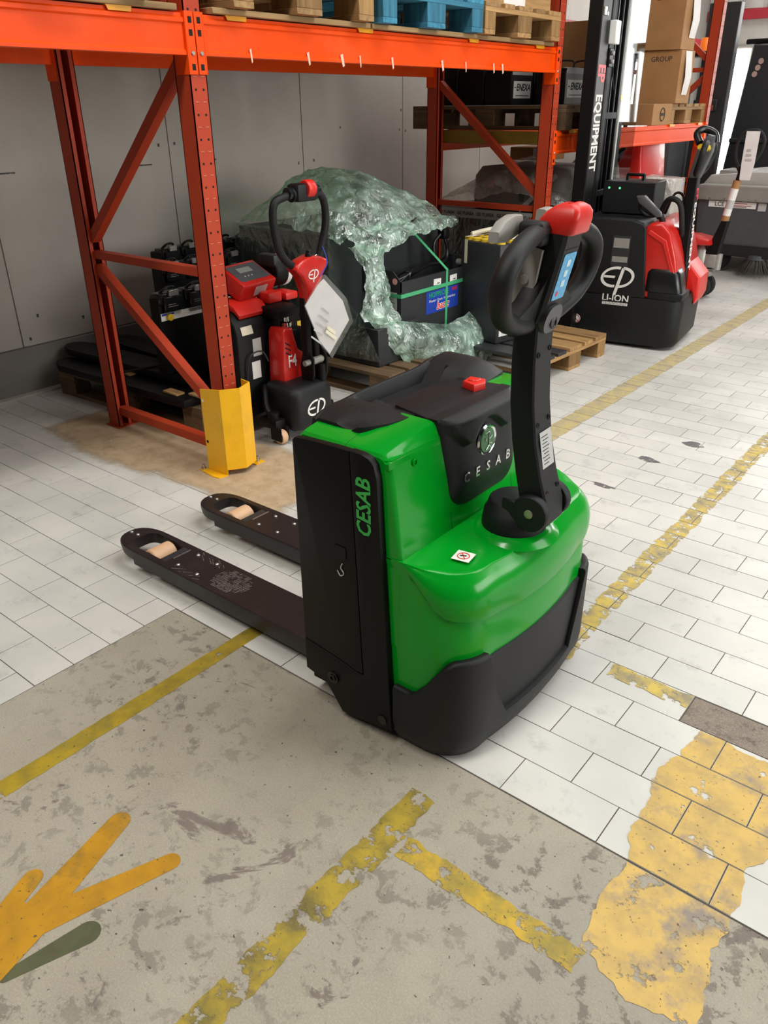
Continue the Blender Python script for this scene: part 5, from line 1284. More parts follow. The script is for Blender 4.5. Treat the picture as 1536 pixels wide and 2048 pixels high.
# ---- red charger standing on the truck body, and the rolled cable beside it
ch = thing('charger', 'red battery charger with a small grey display on top of the black batteries', 'charger', (-2.66, 1.33, 0.71))
c0 = Matrix.Translation((-2.60, 1.395, 0.715)) @ Matrix.Rotation(math.radians(8), 4, 'Z') @ Matrix.Rotation(math.radians(28), 4, 'Y')
def CH(nm, bm, m, parent=ch):
    bmesh.ops.transform(bm, matrix=c0, verts=bm.verts[:]); return obj(nm, bm, m, parent, world=True)
bd = CH('case', box(B(), -0.085, 0.085, -0.125, 0.125, -0.045, 0.045, 0.010, 2), M_REDS)
pf = CH('face', box(B(), -0.065, 0.055, -0.105, 0.110, 0.045, 0.047, 0.0008, 1), M_DGRY, bd)
CH('display', box(B(), -0.040, -0.005, -0.055, 0.040, 0.047, 0.048), M_LCD, pf)
bm = B()
for i in range(3): lathe(bm, [(0.005, 0.047), (0.005, 0.0485), (0, 0.0485)], (0.022, -0.05 + i * 0.025, 0), 'z', 8)
CH('button', bm, M_GRYL, pf)
CH('sticker', box(B(), 0.085, 0.0862, -0.03, 0.06, -0.025, 0.025), M_GRYL, bd)
bm = B(); box(bm, -2.66, -2.56, 1.30, 1.50, 0.650, 0.672, 0.004, 1); obj('bracket', bm, M_BLK2, ch, world=True)
rl = thing('cable_roll', 'black cable roll with a white band beside the red charger', 'cable roll', (-2.55, 1.56, 0.70))
bm = B(); lathe(bm, [(0, -0.06), (0.070, -0.06), (0.076, -0.05), (0.076, 0.05), (0.070, 0.06), (0, 0.06)], (-2.60, 1.60, 0.735), 'y', 20); obj('roll', bm, M_BLK2, rl, world=True)
bm = B(); lathe(bm, [(0.0772, -0.014), (0.0782, -0.012), (0.0782, 0.012), (0.0772, 0.014)], (-2.60, 1.63, 0.735), 'y', 24); obj('band', bm, M_WHT, rl, world=True)
bm = B(); box(bm, -2.66, -2.54, 1.535, 1.59, 0.76, 0.82, 0.012, 2); obj('plug_box', bm, M_CHAR, rl, world=True)

# ---- film-wrapped battery pallet
pallet('dark pallet under the green-wrapped batteries', (-2.82, 2.43, 0.0), math.radians(0.5), M_DWX, M_DWX, M_DWX)
def steel_case(name, label, x0, x1, y0, y1, z0, z1, group=None):
    r = thing(name, label, 'battery', ((x0 + x1) / 2, (y0 + y1) / 2, z0), 0, group)
    bm = B(); box(bm, x0, x1, y0, y1, z0, z1, 0.004, 1); obj('case', bm, M_CHAR, r, world=True)
    return r
steel_case('traction_battery', 'black lower battery under the film at the pallet corner', -2.98, -2.36, 2.12, 2.50, 0.146, 0.36, 'black batteries under the green film')
steel_case('traction_battery', 'large dark battery block wrapped behind the cut-open film', -3.38, -2.66, 2.06, 2.95, 0.362, 0.845, 'black batteries under the green film')
steel_case('traction_battery', 'black lower battery block below the large wrapped one', -3.38, -3.0, 2.10, 2.90, 0.146, 0.36, 'black batteries under the green film')
# back plate behind the open tray
tag(obj('steel_plate', box(B(), -2.655, -2.635, 2.34, 3.06, 0.50, 0.80, 0.002, 1), M_CHAR), 'upright dark steel plate behind the open battery tray', 'plate')
ho = thing('battery_tray', 'open black battery with a blue label strapped by green bands', 'battery', (-2.52, 2.73, 0.146))
x0, x1, y0, y1, z0, z1 = -2.63, -2.40, 2.375, 3.075, 0.146, 0.575
bm = B(); t_ = 0.006
box(bm, x0, x1, y0, y1, z0, z1 - 0.06); box(bm, x1 - t_, x1, y0, y1, z1 - 0.06, z1); box(bm, x0, x0 + t_, y0, y1, z1 - 0.06, z1)
for ya, s in ((y0, 1), (y1, -1)):
    prism(bm, [(x0, z1 - 0.06), (x1, z1 - 0.06), (x1, z1), (x1 - 0.06, z1 + 0.055), (x0 + 0.06, z1 + 0.055), (x0, z1)], 'y', ya, ya + s * t_)
obj('tray', bm, M_CHAR, ho, world=True)
for ya, s in ((y0, -1), (y1, 1)):
    bm = B(); lathe(bm, [(0.022, 0), (0.026, s * 0.002), (0.022, s * 0.004), (0.018, s * 0.002)], (-2.515, ya, z1 + 0.012), 'y', 18); obj('lifting_eye', bm, M_CHR, ho, world=True)
bm = B(); lathe(bm, [(0.018, 0), (0.018, -0.001), (0, -0.001)], (-2.445, y0, z1 + 0.0), 'y', 14); obj('plus_mark', bm, mat('pink_mark', '#d59a93', 0.5), ho, world=True)
for k in range(3):
    bm = B(); tube(bm, smooth_path([(-2.50 + 0.02 * k, 2.42 + 0.05 * k, z1 - 0.02), (-2.46, 2.55, z1 + 0.02 + 0.008 * k), (-2.50, 2.68, z1 + 0.012), (-2.56, 2.60, z1 + 0.005), (-2.52, 2.46, z1 - 0.01)], 6), 0.008, 8); obj('cable', bm, M_BLKG, ho, world=True)
bm = B(); tube(bm, smooth_path([(-2.50, 2.60, z1 + 0.0), (-2.52, 2.80, z1 + 0.025), (-2.50, 2.95, z1 + 0.03), (-2.52, 3.00, z1 + 0.10), (-2.54, 2.98, z1 + 0.19)], 6), 0.012, 8); obj('cable', bm, M_BLKG, ho, world=True)
bm = B(); tube(bm, smooth_path([(-2.53, 2.96, z1 + 0.20), (-2.55, 2.90, z1 + 0.14), (-2.54, 2.90, z1 + 0.06), (-2.52, 2.94, z1 + 0.02)], 6), 0.010, 8); obj('connector', bm, M_BLKG, ho, world=True)
bm = B(); box(bm, -2.56, -2.50, 2.94, 3.0, z1 + 0.16, z1 + 0.22, 0.008, 1); obj('plug', bm, M_BLK2, ho, world=True)
bm = B(); lathe(bm, [(0.020, 0), (0.020, 0.03), (0.014, 0.035), (0, 0.035)], (-2.46, 3.03, z1 + 0.02), 'x', 14); obj('vent_cap', bm, M_CAST, ho, world=True)
bm = B(); box(bm, x1 + 0.0002, x1 + 0.0012, 2.62, 2.955, 0.345, 0.478); bl = obj('brand_label', bm, M_BLUL, ho, world=True)
text('HOPPECKE', mat('label_green', '#1f9a5a', 0.5), bl, (x1 + 0.0016, 2.75, 0.452), 0.042, (0, 1, 0), (0, 0, 1), world=True, bold=0.0008)
text('trak', M_RED, bl, (x1 + 0.0016, 2.915, 0.460), 0.034, (0, 1, 0), (0, 0, 1), world=True, bold=0.0008)
text('Power from Innovation', M_WHT, bl, (x1 + 0.0016, 2.785, 0.418), 0.024, (0, 1, 0), (0, 0, 1), world=True, shear=0.2, space=1.2)
text('basic', mat('label_outline', '#f2e6e4', 0.5), bl, (x1 + 0.0014, 2.79, 0.380), 0.066, (0, 1, 0), (0, 0, 1), world=True, bold=0.0035, shear=0.25)
text('basic', M_RED, bl, (x1 + 0.0019, 2.79, 0.380), 0.066, (0, 1, 0), (0, 0, 1), world=True, bold=0.0008, shear=0.25)
for y, ti in ((2.73, 0.05), (2.90, -0.02)):
    bm = B(); quad(bm, (x1 + 0.0004, y, 0.525), (0, 1, -ti), (0, ti, 1), 0.075, 0.036, 0.001); n_ = obj('name_tag', bm, M_WHT, ho, world=True)
    bm = B(); quad(bm, (x1 + 0.0015, y + 0.01, 0.516), (0, 1, 0), (0, 0, 1), 0.026, 0.006, 0.0004); obj('print', bm, M_INK, n_, world=True)
bm = B(); quad(bm, (-2.485, y0 - 0.0004, 0.44), (1, 0, 0), (0, 0, 1), 0.11, 0.145, 0.001); dp = obj('data_plate', bm, M_GRYL, ho, world=True)
strips(dp, (-2.485, y0 - 0.0014, 0.49), (1, 0, 0), (0, 0, 1), 0.09, 6, 0.018, 0.002, M_INK)
# straps: one around, one over
bm = B(); zs_ = 0.495
for (a, b) in (((x1 + 0.0025, y0), (x1 + 0.0025, y1)), ((x0, y0 - 0.0025), (x1, y0 - 0.0025))):
    if a[0] == b[0]: box(bm, a[0] - 0.0008, a[0] + 0.0008, a[1] - 0.002, b[1], zs_ - 0.011, zs_ + 0.011)
    else: box(bm, a[0], b[0] + 0.003, a[1] - 0.0008, a[1] + 0.0008, zs_ - 0.011, zs_ + 0.011)
obj('strap', bm, M_STRAP, ho, world=True, label='green strap around the tray')
bm = B(); ysx = 2.825
box(bm, x1 + 0.0035, x1 + 0.005, ysx - 0.011, ysx + 0.011, 0.20, z1 + 0.01)
loft(bm, [[(x1 + 0.0035, ysx - 0.011, z1 + 0.008), (x1 + 0.005, ysx - 0.011, z1 + 0.010), (x1 + 0.005, ysx + 0.011, z1 + 0.010), (x1 + 0.0035, ysx + 0.011, z1 + 0.008)], [(-2.66, ysx - 0.115, 0.858), (-2.66, ysx - 0.115, 0.860), (-2.66, ysx - 0.093, 0.860), (-2.66, ysx - 0.093, 0.858)]])
obj('strap', bm, M_STRAP, ho, world=True, label='green strap running up over the tray')

# stretch film: crumpled shells
def crumple(bm, amp, freq, seed=0.0, ridged=False):
    for v in bm.verts:
        p = v.co * freq + Vector((seed, seed * 1.7, seed * 0.3))
        f_ = (lambda q: 1.0 - 2.6 * abs(noise.noise(q))) if ridged else noise.noise
        n = Vector((f_(p), f_(p + Vector((7, 3, 1))), f_(p + Vector((1, 9, 4)))))
        f = Vector((noise.noise(p * 3.1), noise.noise(p * 3.1 + Vector((5, 5, 5))), noise.noise(p * 3.1 + Vector((2, 8, 1)))))
        v.co += n * amp + f * amp * 0.45
def patch(rows, nu=40, nv=28):
    """smooth surface through a grid of control rows (each a list of points), resampled"""
    rows = [smooth_path(r, max(1, nu // (len(r) - 1))) for r in rows]
    m = min(len(r) for r in rows); cols = []
    for i in range(m): cols.append(smooth_path([r[i] for r in rows], max(1, nv // (len(rows) - 1))))
    bm = B(); V = [[bm.verts.new(p) for p in c] for c in cols]
    for a, b in zip(V, V[1:]):
        for i in range(len(a) - 1): bm.faces.new([a[i], a[i + 1], b[i + 1], b[i]])
    return bm
fl = thing('stretch_film', 'crumpled green stretch film torn open around the strapped battery', 'plastic film', (-2.85, 2.5, 0.2))
# left flank, tight layers
bm = patch([[(-3.42, 2.05, 0.86), (-3.0, 2.045, 0.865), (-2.64, 2.05, 0.86)], [(-3.42, 2.045, 0.6), (-3.0, 2.03, 0.6), (-2.60, 2.05, 0.62)], [(-3.42, 2.05, 0.38), (-3.0, 2.05, 0.36), (-2.45, 2.09, 0.40)], [(-3.40, 2.07, 0.18), (-2.9, 2.09, 0.17), (-2.34, 2.11, 0.18)]], 44, 36)
crumple(bm, 0.008, 7.0); obj('flank_film', bm, M_FILMD, fl, world=True, sharp=180, label='tight clear film over the dark flank')
# top heap, billowing up
bm = patch([[(-3.42, 2.04, 0.855), (-3.42, 2.28, 0.93), (-3.42, 2.55, 0.96), (-3.40, 3.0, 0.86)], [(-3.25, 2.035, 0.875), (-3.25, 2.24, 1.00), (-3.25, 2.55, 1.10), (-3.25, 3.02, 0.96)], [(-3.0, 2.035, 0.875), (-3.0, 2.22, 1.03), (-3.0, 2.50, 1.14), (-2.95, 3.00, 1.00)], [(-2.76, 2.04, 0.865), (-2.74, 2.22, 0.97), (-2.74, 2.48, 1.05), (-2.72, 2.98, 0.95)], [(-2.60, 2.08, 0.80), (-2.58, 2.25, 0.84), (-2.56, 2.50, 0.87), (-2.54, 2.96, 0.87)]], 60, 60)
crumple(bm, 0.020, 6.5, 2.0); crumple(bm, 0.009, 11, 4.0, True); obj('top_film', bm, M_FILMG, fl, world=True, sharp=24)
# torn upper curtain edge hanging in front
bm = patch([[(-2.60, 2.10, 0.86), (-2.55, 2.40, 0.88), (-2.53, 2.70, 0.885), (-2.52, 3.02, 0.87)], [(-2.54, 2.12, 0.80), (-2.48, 2.36, 0.83), (-2.47, 2.66, 0.85), (-2.48, 3.03, 0.84)], [(-2.50, 2.14, 0.70), (-2.45, 2.32, 0.75), (-2.46, 2.62, 0.80), (-2.48, 3.03, 0.81)]], 60, 20)
crumple(bm, 0.014, 9.0, 5.0); crumple(bm, 0.010, 16.0, 1.0, True); obj('torn_edge', bm, M_FILMG, fl, world=True, sharp=24)
# twisted rope of film at the left of the opening
bm = patch([[(-2.56, 2.10, 0.78), (-2.48, 2.18, 0.80), (-2.46, 2.30, 0.78)], [(-2.50, 2.16, 0.66), (-2.45, 2.22, 0.66), (-2.45, 2.28, 0.66)], [(-2.46, 2.12, 0.56), (-2.40, 2.18, 0.56), (-2.41, 2.28, 0.56)], [(-2.44, 2.06, 0.47), (-2.36, 2.14, 0.46), (-2.38, 2.25, 0.47)], [(-2.42, 2.06, 0.40), (-2.33, 2.16, 0.38), (-2.34, 2.30, 0.39)]], 26, 40)
crumple(bm, 0.012, 10.0, 9.0); crumple(bm, 0.008, 18.0, 2.0, True); obj('twisted_film', bm, M_FILMG, fl, world=True, sharp=24)
# lower apron sagging across the front
bm = patch([[(-2.44, 2.07, 0.47), (-2.36, 2.34, 0.37), (-2.33, 2.68, 0.29), (-2.33, 2.98, 0.31), (-2.34, 3.14, 0.37)], [(-2.42, 2.10, 0.40), (-2.28, 2.38, 0.29), (-2.24, 2.72, 0.235), (-2.25, 3.02, 0.25), (-2.32, 3.19, 0.29)], [(-2.38, 2.18, 0.28), (-2.25, 2.45, 0.20), (-2.20, 2.76, 0.16), (-2.21, 3.06, 0.17), (-2.31, 3.22, 0.19)], [(-2.33, 2.32, 0.13), (-2.24, 2.52, 0.09), (-2.19, 2.78, 0.06), (-2.20, 3.06, 0.07), (-2.29, 3.20, 0.09)], [(-2.30, 2.42, 0.03), (-2.23, 2.56, 0.02), (-2.19, 2.80, 0.015), (-2.21, 3.04, 0.015), (-2.28, 3.16, 0.02)]], 72, 52)
crumple(bm, 0.014, 6.0, 13.0); crumple(bm, 0.010, 11, 4.0, True)
for v in bm.verts: v.co.z = max(v.co.z, 0.004)
obj('front_apron', bm, M_FILMG, fl, world=True, sharp=24)

# ---- third pallet with the yellow-capped battery
pallet('pine pallet with blackened boards in front of the stacker', (-2.285, 3.235, 0.0), math.radians(-2), M_WOODX, M_WOODY, M_WOODZ, dark=(0, 1))
yb = thing('capped_battery', 'tall black battery with yellow cell caps on the pine pallet', 'battery', (-2.10, 2.895, 0.146))
bm = B(); box(bm, -2.43, -2.10, 2.895, 3.33, 0.146, 0.735, 0.012, 2); obj('case', bm, M_CHAR, yb, world=True)
for i in range(5):
    for j in range(5):
        bm = B(); lathe(bm, [(0.0, 0.735), (0.028, 0.735), (0.028, 0.750), (0.022, 0.754), (0, 0.754)], (-2.40 + i * 0.066, 2.935 + j * 0.088, 0), 'z', 12); obj('cell_cap', bm, M_YPL, yb, world=True)
bm = B(); tube(bm, smooth_path([(-2.40, 2.95, 0.765), (-2.36, 3.10, 0.785), (-2.30, 3.22, 0.775), (-2.20, 3.18, 0.78), (-2.16, 3.05, 0.765)], 6), 0.014, 8); obj('cable', bm, M_CRM, yb, world=True)
bm = B(); prism(bm, [(-2.26, 3.06), (-2.13, 3.02), (-2.115, 3.22), (-2.22, 3.26)], 'z', 0.757, 0.762); crumple(bm, 0.003, 20); obj('paper_bag', bm, M_PAP, yb, world=True)
bm = B(); box(bm, -2.40, -2.375, 2.8945, 2.8955, 0.60, 0.74); box(bm, -2.40, -2.375, 2.894, 3.1, 0.7555, 0.757); obj('strap', bm, M_CRM, yb, world=True)
bm = B(); quad(bm, (-2.0995, 2.985, 0.27), (0, 1, 0), (0, 0, 1), 0.13, 0.16, 0.001); lb = obj('recycling_label', bm, M_WHT, yb, world=True)
bm = B()
tube(bm, [(-2.0982, 2.935, 0.225), (-2.0982, 2.985, 0.29)], 0.002, 6); tube(bm, [(-2.0982, 2.935, 0.29), (-2.0982, 2.985, 0.225)], 0.002, 6)
tube(bm, [(-2.0982, 2.945, 0.28), (-2.0982, 2.952, 0.23), (-2.0982, 2.972, 0.23), (-2.0982, 2.978, 0.28)], 0.0018, 6)
for k in range(3):
    a = math.radians(90 + 120 * k); c_ = (3.02 + 0.018 * math.cos(a), 0.258 + 0.018 * math.sin(a))
    tube(bm, [(-2.0982, c_[0] + 0.010 * math.cos(a + q), c_[1] + 0.010 * math.sin(a + q)) for q in (-1.9, -1.0, 0, 1.0, 1.9)], 0.0022, 6)
obj('bin_symbol', bm, M_INK, lb, world=True)
text('Pb', M_INK, lb, (-2.0982, 2.955, 0.210), 0.026, (0, 1, 0), (0, 0, 1), world=True)
yb.location = (-2.095, 2.935, 0.146); yb.rotation_euler = (0, 0, math.radians(-12))
# ------------------------------------------------------------------ red and black stacker with mast
st = thing('stacker', 'red and black electric stacker with a tall black mast and clear screen', 'stacker', (-1.39, 4.24, 0), math.radians(8))
def S(nm, bm, m, parent=None, **k): return obj(nm, bm, m, parent or st, **k)
def rr3(x0, x1, y0, y1, r, z, k=5): return [(x, y, z) for x, y in rrect(x0, x1, y0, y1, r, k)]
bm = B(); loft(bm, [rr3(-0.74, 0.00, -0.325, 0.325, 0.09, 0.025), rr3(-0.75, 0.02, -0.335, 0.335, 0.10, 0.06), rr3(-0.75, 0.025, -0.34, 0.34, 0.10, 0.30), rr3(-0.75, 0.015, -0.335, 0.335, 0.10, 0.335)])
S('base_skirt', bm, M_BLK, sharp=50)
bm = B(); prism(bm, [(-0.75, 0.335), (-0.75, 0.80), (-0.55, 0.818), (-0.36, 0.815), (-0.285, 0.795), (-0.262, 0.765), (-0.215, 0.335)], 'y', -0.338, 0.338, 0.012, 3); bod = S('body', bm, M_BLK, sharp=50)
bm = B(); prism(bm, [(-0.262, 0.334), (-0.275, 0.77), (-0.24, 0.80), (-0.17, 0.805), (-0.11, 0.74), (-0.06, 0.60), (-0.035, 0.50), (-0.02, 0.334)], 'y', -0.325, 0.325, 0.02, 3); hood = S('hood', bm, M_REDS, sharp=50)
bm = B(); loft(bm, [rr3(-0.235, 0.010, -0.338, -0.14, 0.05, 0.382), rr3(-0.238, 0.006, -0.338, -0.14, 0.05, 0.40), rr3(-0.235, -0.02, -0.338, -0.14, 0.05, 0.50), rr3(-0.225, -0.04, -0.33, -0.15, 0.05, 0.525)]); S('motor_cover', bm, M_BLKG, hood, sharp=50)
bm = B(); box(bm, -0.20, 0.022, -0.337, -0.12, 0.334, 0.382, 0.012, 2); S('front_plate', bm, M_BLK, hood)
bm = B(); prism(bm, [(-0.12, 0.60), (-0.02, 0.50), (0.045, 0.43), (0.05, 0.30), (0.03, 0.25), (0.0, 0.335), (-0.08, 0.335)], 'y', 0.02, 0.33, 0.015, 3); S('red_fender', bm, M_RED, hood)
bm = B(); prism(bm, [(-0.24, 0.76), (-0.13, 0.70), (-0.05, 0.50), (-0.04, 0.38), (-0.06, 0.38), (-0.075, 0.50), (-0.15, 0.68), (-0.25, 0.735)], 'y', -0.331, -0.322, 0.002, 1); S('hood_flare', bm, M_RED, hood)
# markings on the flank
ym = -0.3392
ep_logo(bod, (-0.406, ym, 0.455), 0.20, (1, 0, 0), (0, 0, 1), M_WHT)
text('LI-ION', M_WHT, bod, (-0.403, ym, 0.318), 0.062, (1, 0, 0), (0, 0, 1), bold=0.001)
bm = B(); quad(bm, (-0.403, ym, 0.284), (1, 0, 0), (0, 0, 1), 0.17, 0.018, 0.0008); tb = S('white_bar', bm, M_WHT, bod)
text('TECHNOLOGY', M_INK, tb, (-0.403, ym - 0.001, 0.284), 0.021, (1, 0, 0), (0, 0, 1), space=1.2)
for z_, h_ in ((0.655, 0.12), (0.56, 0.07)):
    bm = B(); quad(bm, (-0.405, ym, z_), (1, 0, 0), (0, 0, 1), 0.115, h_, 0.001); dp = S('data_plate', bm, M_CHAR, bod)
    bm = B(); quad(bm, (-0.405, ym - 0.001, z_ + h_ * 0.12), (1, 0, 0), (0, 0, 1), 0.10, h_ * 0.5, 0.0006); S('plate_print', bm, M_GRY, dp)
bm = B(); lathe(bm, [(0, 0), (0.030, 0), (0.030, -0.001), (0, -0.001)], (-0.655, ym + 0.0005, 0.158), 'y', 20); ns = S('no_step_sign', bm, M_WHT, bod)
bm = B(); tube(bm, [(-0.655 + 0.026 * math.cos(a), ym - 0.0012, 0.158 + 0.026 * math.sin(a)) for a in [2 * math.pi * i / 20 for i in range(20)]], 0.0025, 6, closed=True); tube(bm, [(-0.673, ym - 0.0012, 0.176), (-0.637, ym - 0.0012, 0.140)], 0.0025, 6); S('ban_ring', bm, mat('sign_red', '#9c3b3b', 0.5), ns)
bm = B(); tube(bm, [(-0.658, ym - 0.001, 0.175), (-0.658, ym - 0.001, 0.146)], 0.004, 6); S('foot_figure', bm, M_INK, ns)
# mast
def col(y0, y1, x0, x1, z0, z1, m=M_BLK2, nm='mast_column'):
    bm = B(); box(bm, x0, x1, y0, y1, z0, z1, 0.006, 1); return S(nm, bm, m)
mc = col(-0.42, -0.25, -0.74, -0.655, 0.05, 2.75)
text('EP', mat('mast_red_print', '#d8323a', 0.5), mc, (-0.6542, -0.335, 1.635), 0.19, (0, 0, -1), (0, 1, 0), bold=0.006, sx=0.50)
text('EQUIPMENT', M_WHT, mc, (-0.6542, -0.335, 1.305), 0.17, (0, 0, -1), (0, 1, 0), bold=0.005, sx=0.47)
col(-0.235, -0.20, -0.72, -0.68, 0.05, 2.75); col(-0.18, -0.13, -0.73, -0.67, 0.05, 2.75); col(-0.115, -0.085, -0.71, -0.68, 0.05, 2.75, M_CHAR)
col(0.20, 0.36, -0.76, -0.69, 0.05, 2.75); col(0.14, 0.17, -0.74, -0.70, 0.05, 2.75)
for z_ in (0.93, 1.40, 2.2):
    bm = B(); box(bm, -0.735, -0.69, -0.25, 0.20, z_ - 0.02, z_ + 0.02, 0.003, 1); S('cross_member', bm, M_BLK2)
bm = B(); cyl(bm, (-0.70, -0.065, 0.1), (-0.70, -0.065, 2.7), 0.014, n=10); S('lift_chain', bm, M_CHAR)
bm = B(); cyl(bm, (-0.73, 0.05, 0.1), (-0.73, 0.05, 2.7), 0.03, n=14); S('lift_cylinder', bm, M_BLKG)
bm = B(); box(bm, -0.665, -0.62, -0.235, -0.145, 1.79, 1.915, 0.004, 1); sb = S('sensor_box', bm, M_WHT)
bm = B(); box(bm, -0.665, -0.645, -0.23, -0.15, 1.67, 1.77, 0.003, 1); kb = S('switch_plate', bm, M_BLK2)
for z_ in (1.745, 1.70):
    bm = B(); lathe(bm, [(0.012, 0), (0.012, 0.012), (0, 0.012)], (-0.645, -0.19, z_), 'x', 12); S('knob', bm, M_GRY, kb)
bm = B(); tube(bm, smooth_path([(-0.65, -0.155, 1.72), (-0.645, -0.12, 1.62), (-0.65, -0.06, 1.55)], 5), 0.005, 6); S('wire', bm, M_RUB)
bm = B(); box(bm, -0.655, -0.645, -0.41, -0.37, 1.93, 1.97); lathe(bm, [(0.010, 0), (0.010, 0.008), (0, 0.008)], (-0.655, -0.34, 1.94), 'x', 10); S('mast_bolt', bm, M_SIL)
# clear screen
bm = B(); box(bm, -0.618, -0.612, 0.005, 0.42, 0.80, 2.55); pc = S('clear_screen', bm, M_PLEX)
bm = B(); box(bm, -0.619, -0.611, 0.001, 0.006, 0.80, 2.55); S('screen_edge', bm, M_WHT, pc)
bm = B(); box(bm, -0.611, -0.6095, -0.02, 0.012, 1.49, 1.52); S('yellow_sticker', bm, M_YPL, pc)
bm = B(); box(bm, -0.64, -0.60, -0.01, 0.43, 0.79, 0.81, 0.003, 1); S('screen_bracket', bm, M_BLK2, pc)
for y in (-0.20, 0.20):
    obj('support_leg', box(B(), -0.84, -0.74, y - 0.08, y + 0.08, 0.03, 0.09, 0.01, 1), M_BLK2, st)
_bf = set(bpy.data.objects)
# tiller
bm = B(); prism(bm, [(-0.195, 0.36), (-0.115, 0.36), (-0.135, 0.70), (-0.14, 1.06), (-0.20, 1.06), (-0.205, 0.70)], 'y', -0.045, 0.045, 0.006, 1); stem = S('tiller_stem', bm, M_BLK2)
text('EP', mat('mast_red_print', '#d8323a', 0.5), stem, (-0.1365, 0.0, 0.955), 0.075, (0.06, 0, -1), (0, 1, 0), bold=0.002)
text('EQUIPMENT', M_WHT, stem, (-0.127, 0.0, 0.70), 0.078, (0.055, 0, -1), (0, 1, 0), bold=0.0025)
bm = B(); prism(bm, [(-0.20, 1.05), (-0.135, 1.05), (-0.085, 1.20), (-0.085, 1.29), (-0.12, 1.30), (-0.17, 1.22)], 'y', -0.05, 0.05, 0.01, 2); hd = S('tiller_head', bm, M_GREYH)
for s in (-1, 1):
    bm = B(); tube(bm, smooth_path([(-0.15, s * 0.045, 1.075), (-0.14, s * 0.12, 1.09), (-0.12, s * 0.165, 1.15), (-0.11, s * 0.165, 1.21), (-0.11, s * 0.12, 1.245), (-0.115, s * 0.045, 1.255)], 6), 0.019, 10); S('grip_loop', bm, M_BLK, hd, sharp=60)
bm = B(); tube(bm, smooth_path([(-0.16, -0.05, 1.25), (-0.19, -0.02, 1.30), (-0.16, 0.02, 1.325), (-0.10, 0.04, 1.30), (-0.085, 0.04, 1.25)], 6), 0.022, 10); S('top_hoop', bm, M_BLKG, hd, sharp=60)
bm = B(); tube(bm, smooth_path([(-0.14, -0.14, 1.235), (-0.12, -0.10, 1.215), (-0.11, -0.06, 1.23), (-0.10, -0.02, 1.20)], 5), 0.017, 8); S('yellow_key_cord', bm, M_YPL, hd)
bm = B(); lathe(bm, [(0.022, -0.01), (0.022, 0.01), (0.010, 0.014), (0, 0.014)], (-0.13, -0.06, 0.37), 'y', 12); S('pivot_bolt', bm, M_SIL, stem)
for o in [o for o in bpy.data.objects if o not in _bf]: o.data.transform(Matrix.Translation((0.095, -0.055, 0)))
# charging cables with the grey plug
for k, pp in enumerate(([(-0.20, -0.26, 0.835), (-0.14, -0.20, 0.70), (-0.08, -0.10, 0.585), (-0.10, -0.02, 0.56)], [(-0.26, -0.05, 0.80), (-0.20, -0.12, 0.92), (-0.12, -0.14, 0.90), (-0.09, -0.12, 0.75), (-0.10, -0.03, 0.64)], [(-0.24, 0.02, 0.82), (-0.18, -0.05, 0.95), (-0.13, -0.02, 0.93), (-0.12, -0.05, 0.80)])):
    bm = B(); tube(bm, smooth_path(pp, 7), 0.018 if k < 2 else 0.008, 8); S('cable', bm, M_RUB, sharp=60)
bm = B(); prism(bm, [(-0.36, 0.95), (-0.31, 0.955), (-0.20, 0.86), (-0.19, 0.835), (-0.22, 0.83), (-0.34, 0.91)], 'y', -0.30, -0.25, 0.008, 2); pl = S('plug', bm, M_GREYH)
bm = B(); tube(bm, smooth_path([(-0.34, -0.275, 0.92), (-0.33, -0.275, 0.87), (-0.28, -0.275, 0.835), (-0.22, -0.275, 0.84)], 5), 0.009, 8); S('plug_handle', bm, M_BLK2, pl)
# charger box standing on top of the stacker
cb = thing('charger_box', 'black charger box with green lights and carry handle on the stacker', 'charger', (-1.85, 4.20, 0.818), math.radians(8))
bm = B(); box(bm, -0.17, 0.17, -0.14, 0.14, 0.003, 0.20, 0.006, 1); bx = obj('case', bm, M_BLK, cb)
bm = B(); box(bm, -0.06, 0.06, -0.02, 0.02, 0.225, 0.243, 0.006, 1); box(bm, -0.06, -0.045, -0.02, 0.02, 0.198, 0.235); box(bm, 0.045, 0.06, -0.02, 0.02, 0.198, 0.235); obj('handle', bm, M_BLK2, cb)
bm = B()
for x in (-0.13, -0.06): lathe(bm, [(0.007, 0), (0.007, -0.002), (0, -0.002)], (x, -0.14, 0.16), 'y', 10)
obj('status_light', bm, mat('green_led', '#59d98a', 0.3, emit=1.2), cb)
ct = thing('wrapped_carton', 'white film-wrapped carton behind the charger box', 'carton', (-1.92, 4.85, 0.0))
bm = B(); box(bm, -2.04, -1.80, 4.76, 4.95, 0.0, 0.985, 0.01, 1); crumple(bm, 0.006, 9); obj('carton', bm, M_PAP, ct, world=True)
bm = B(); box(bm, -2.05, -1.79, 4.75, 4.96, 0.72, 0.995, 0.015, 2); crumple(bm, 0.01, 14); obj('film', bm, M_FILMW, ct, world=True)

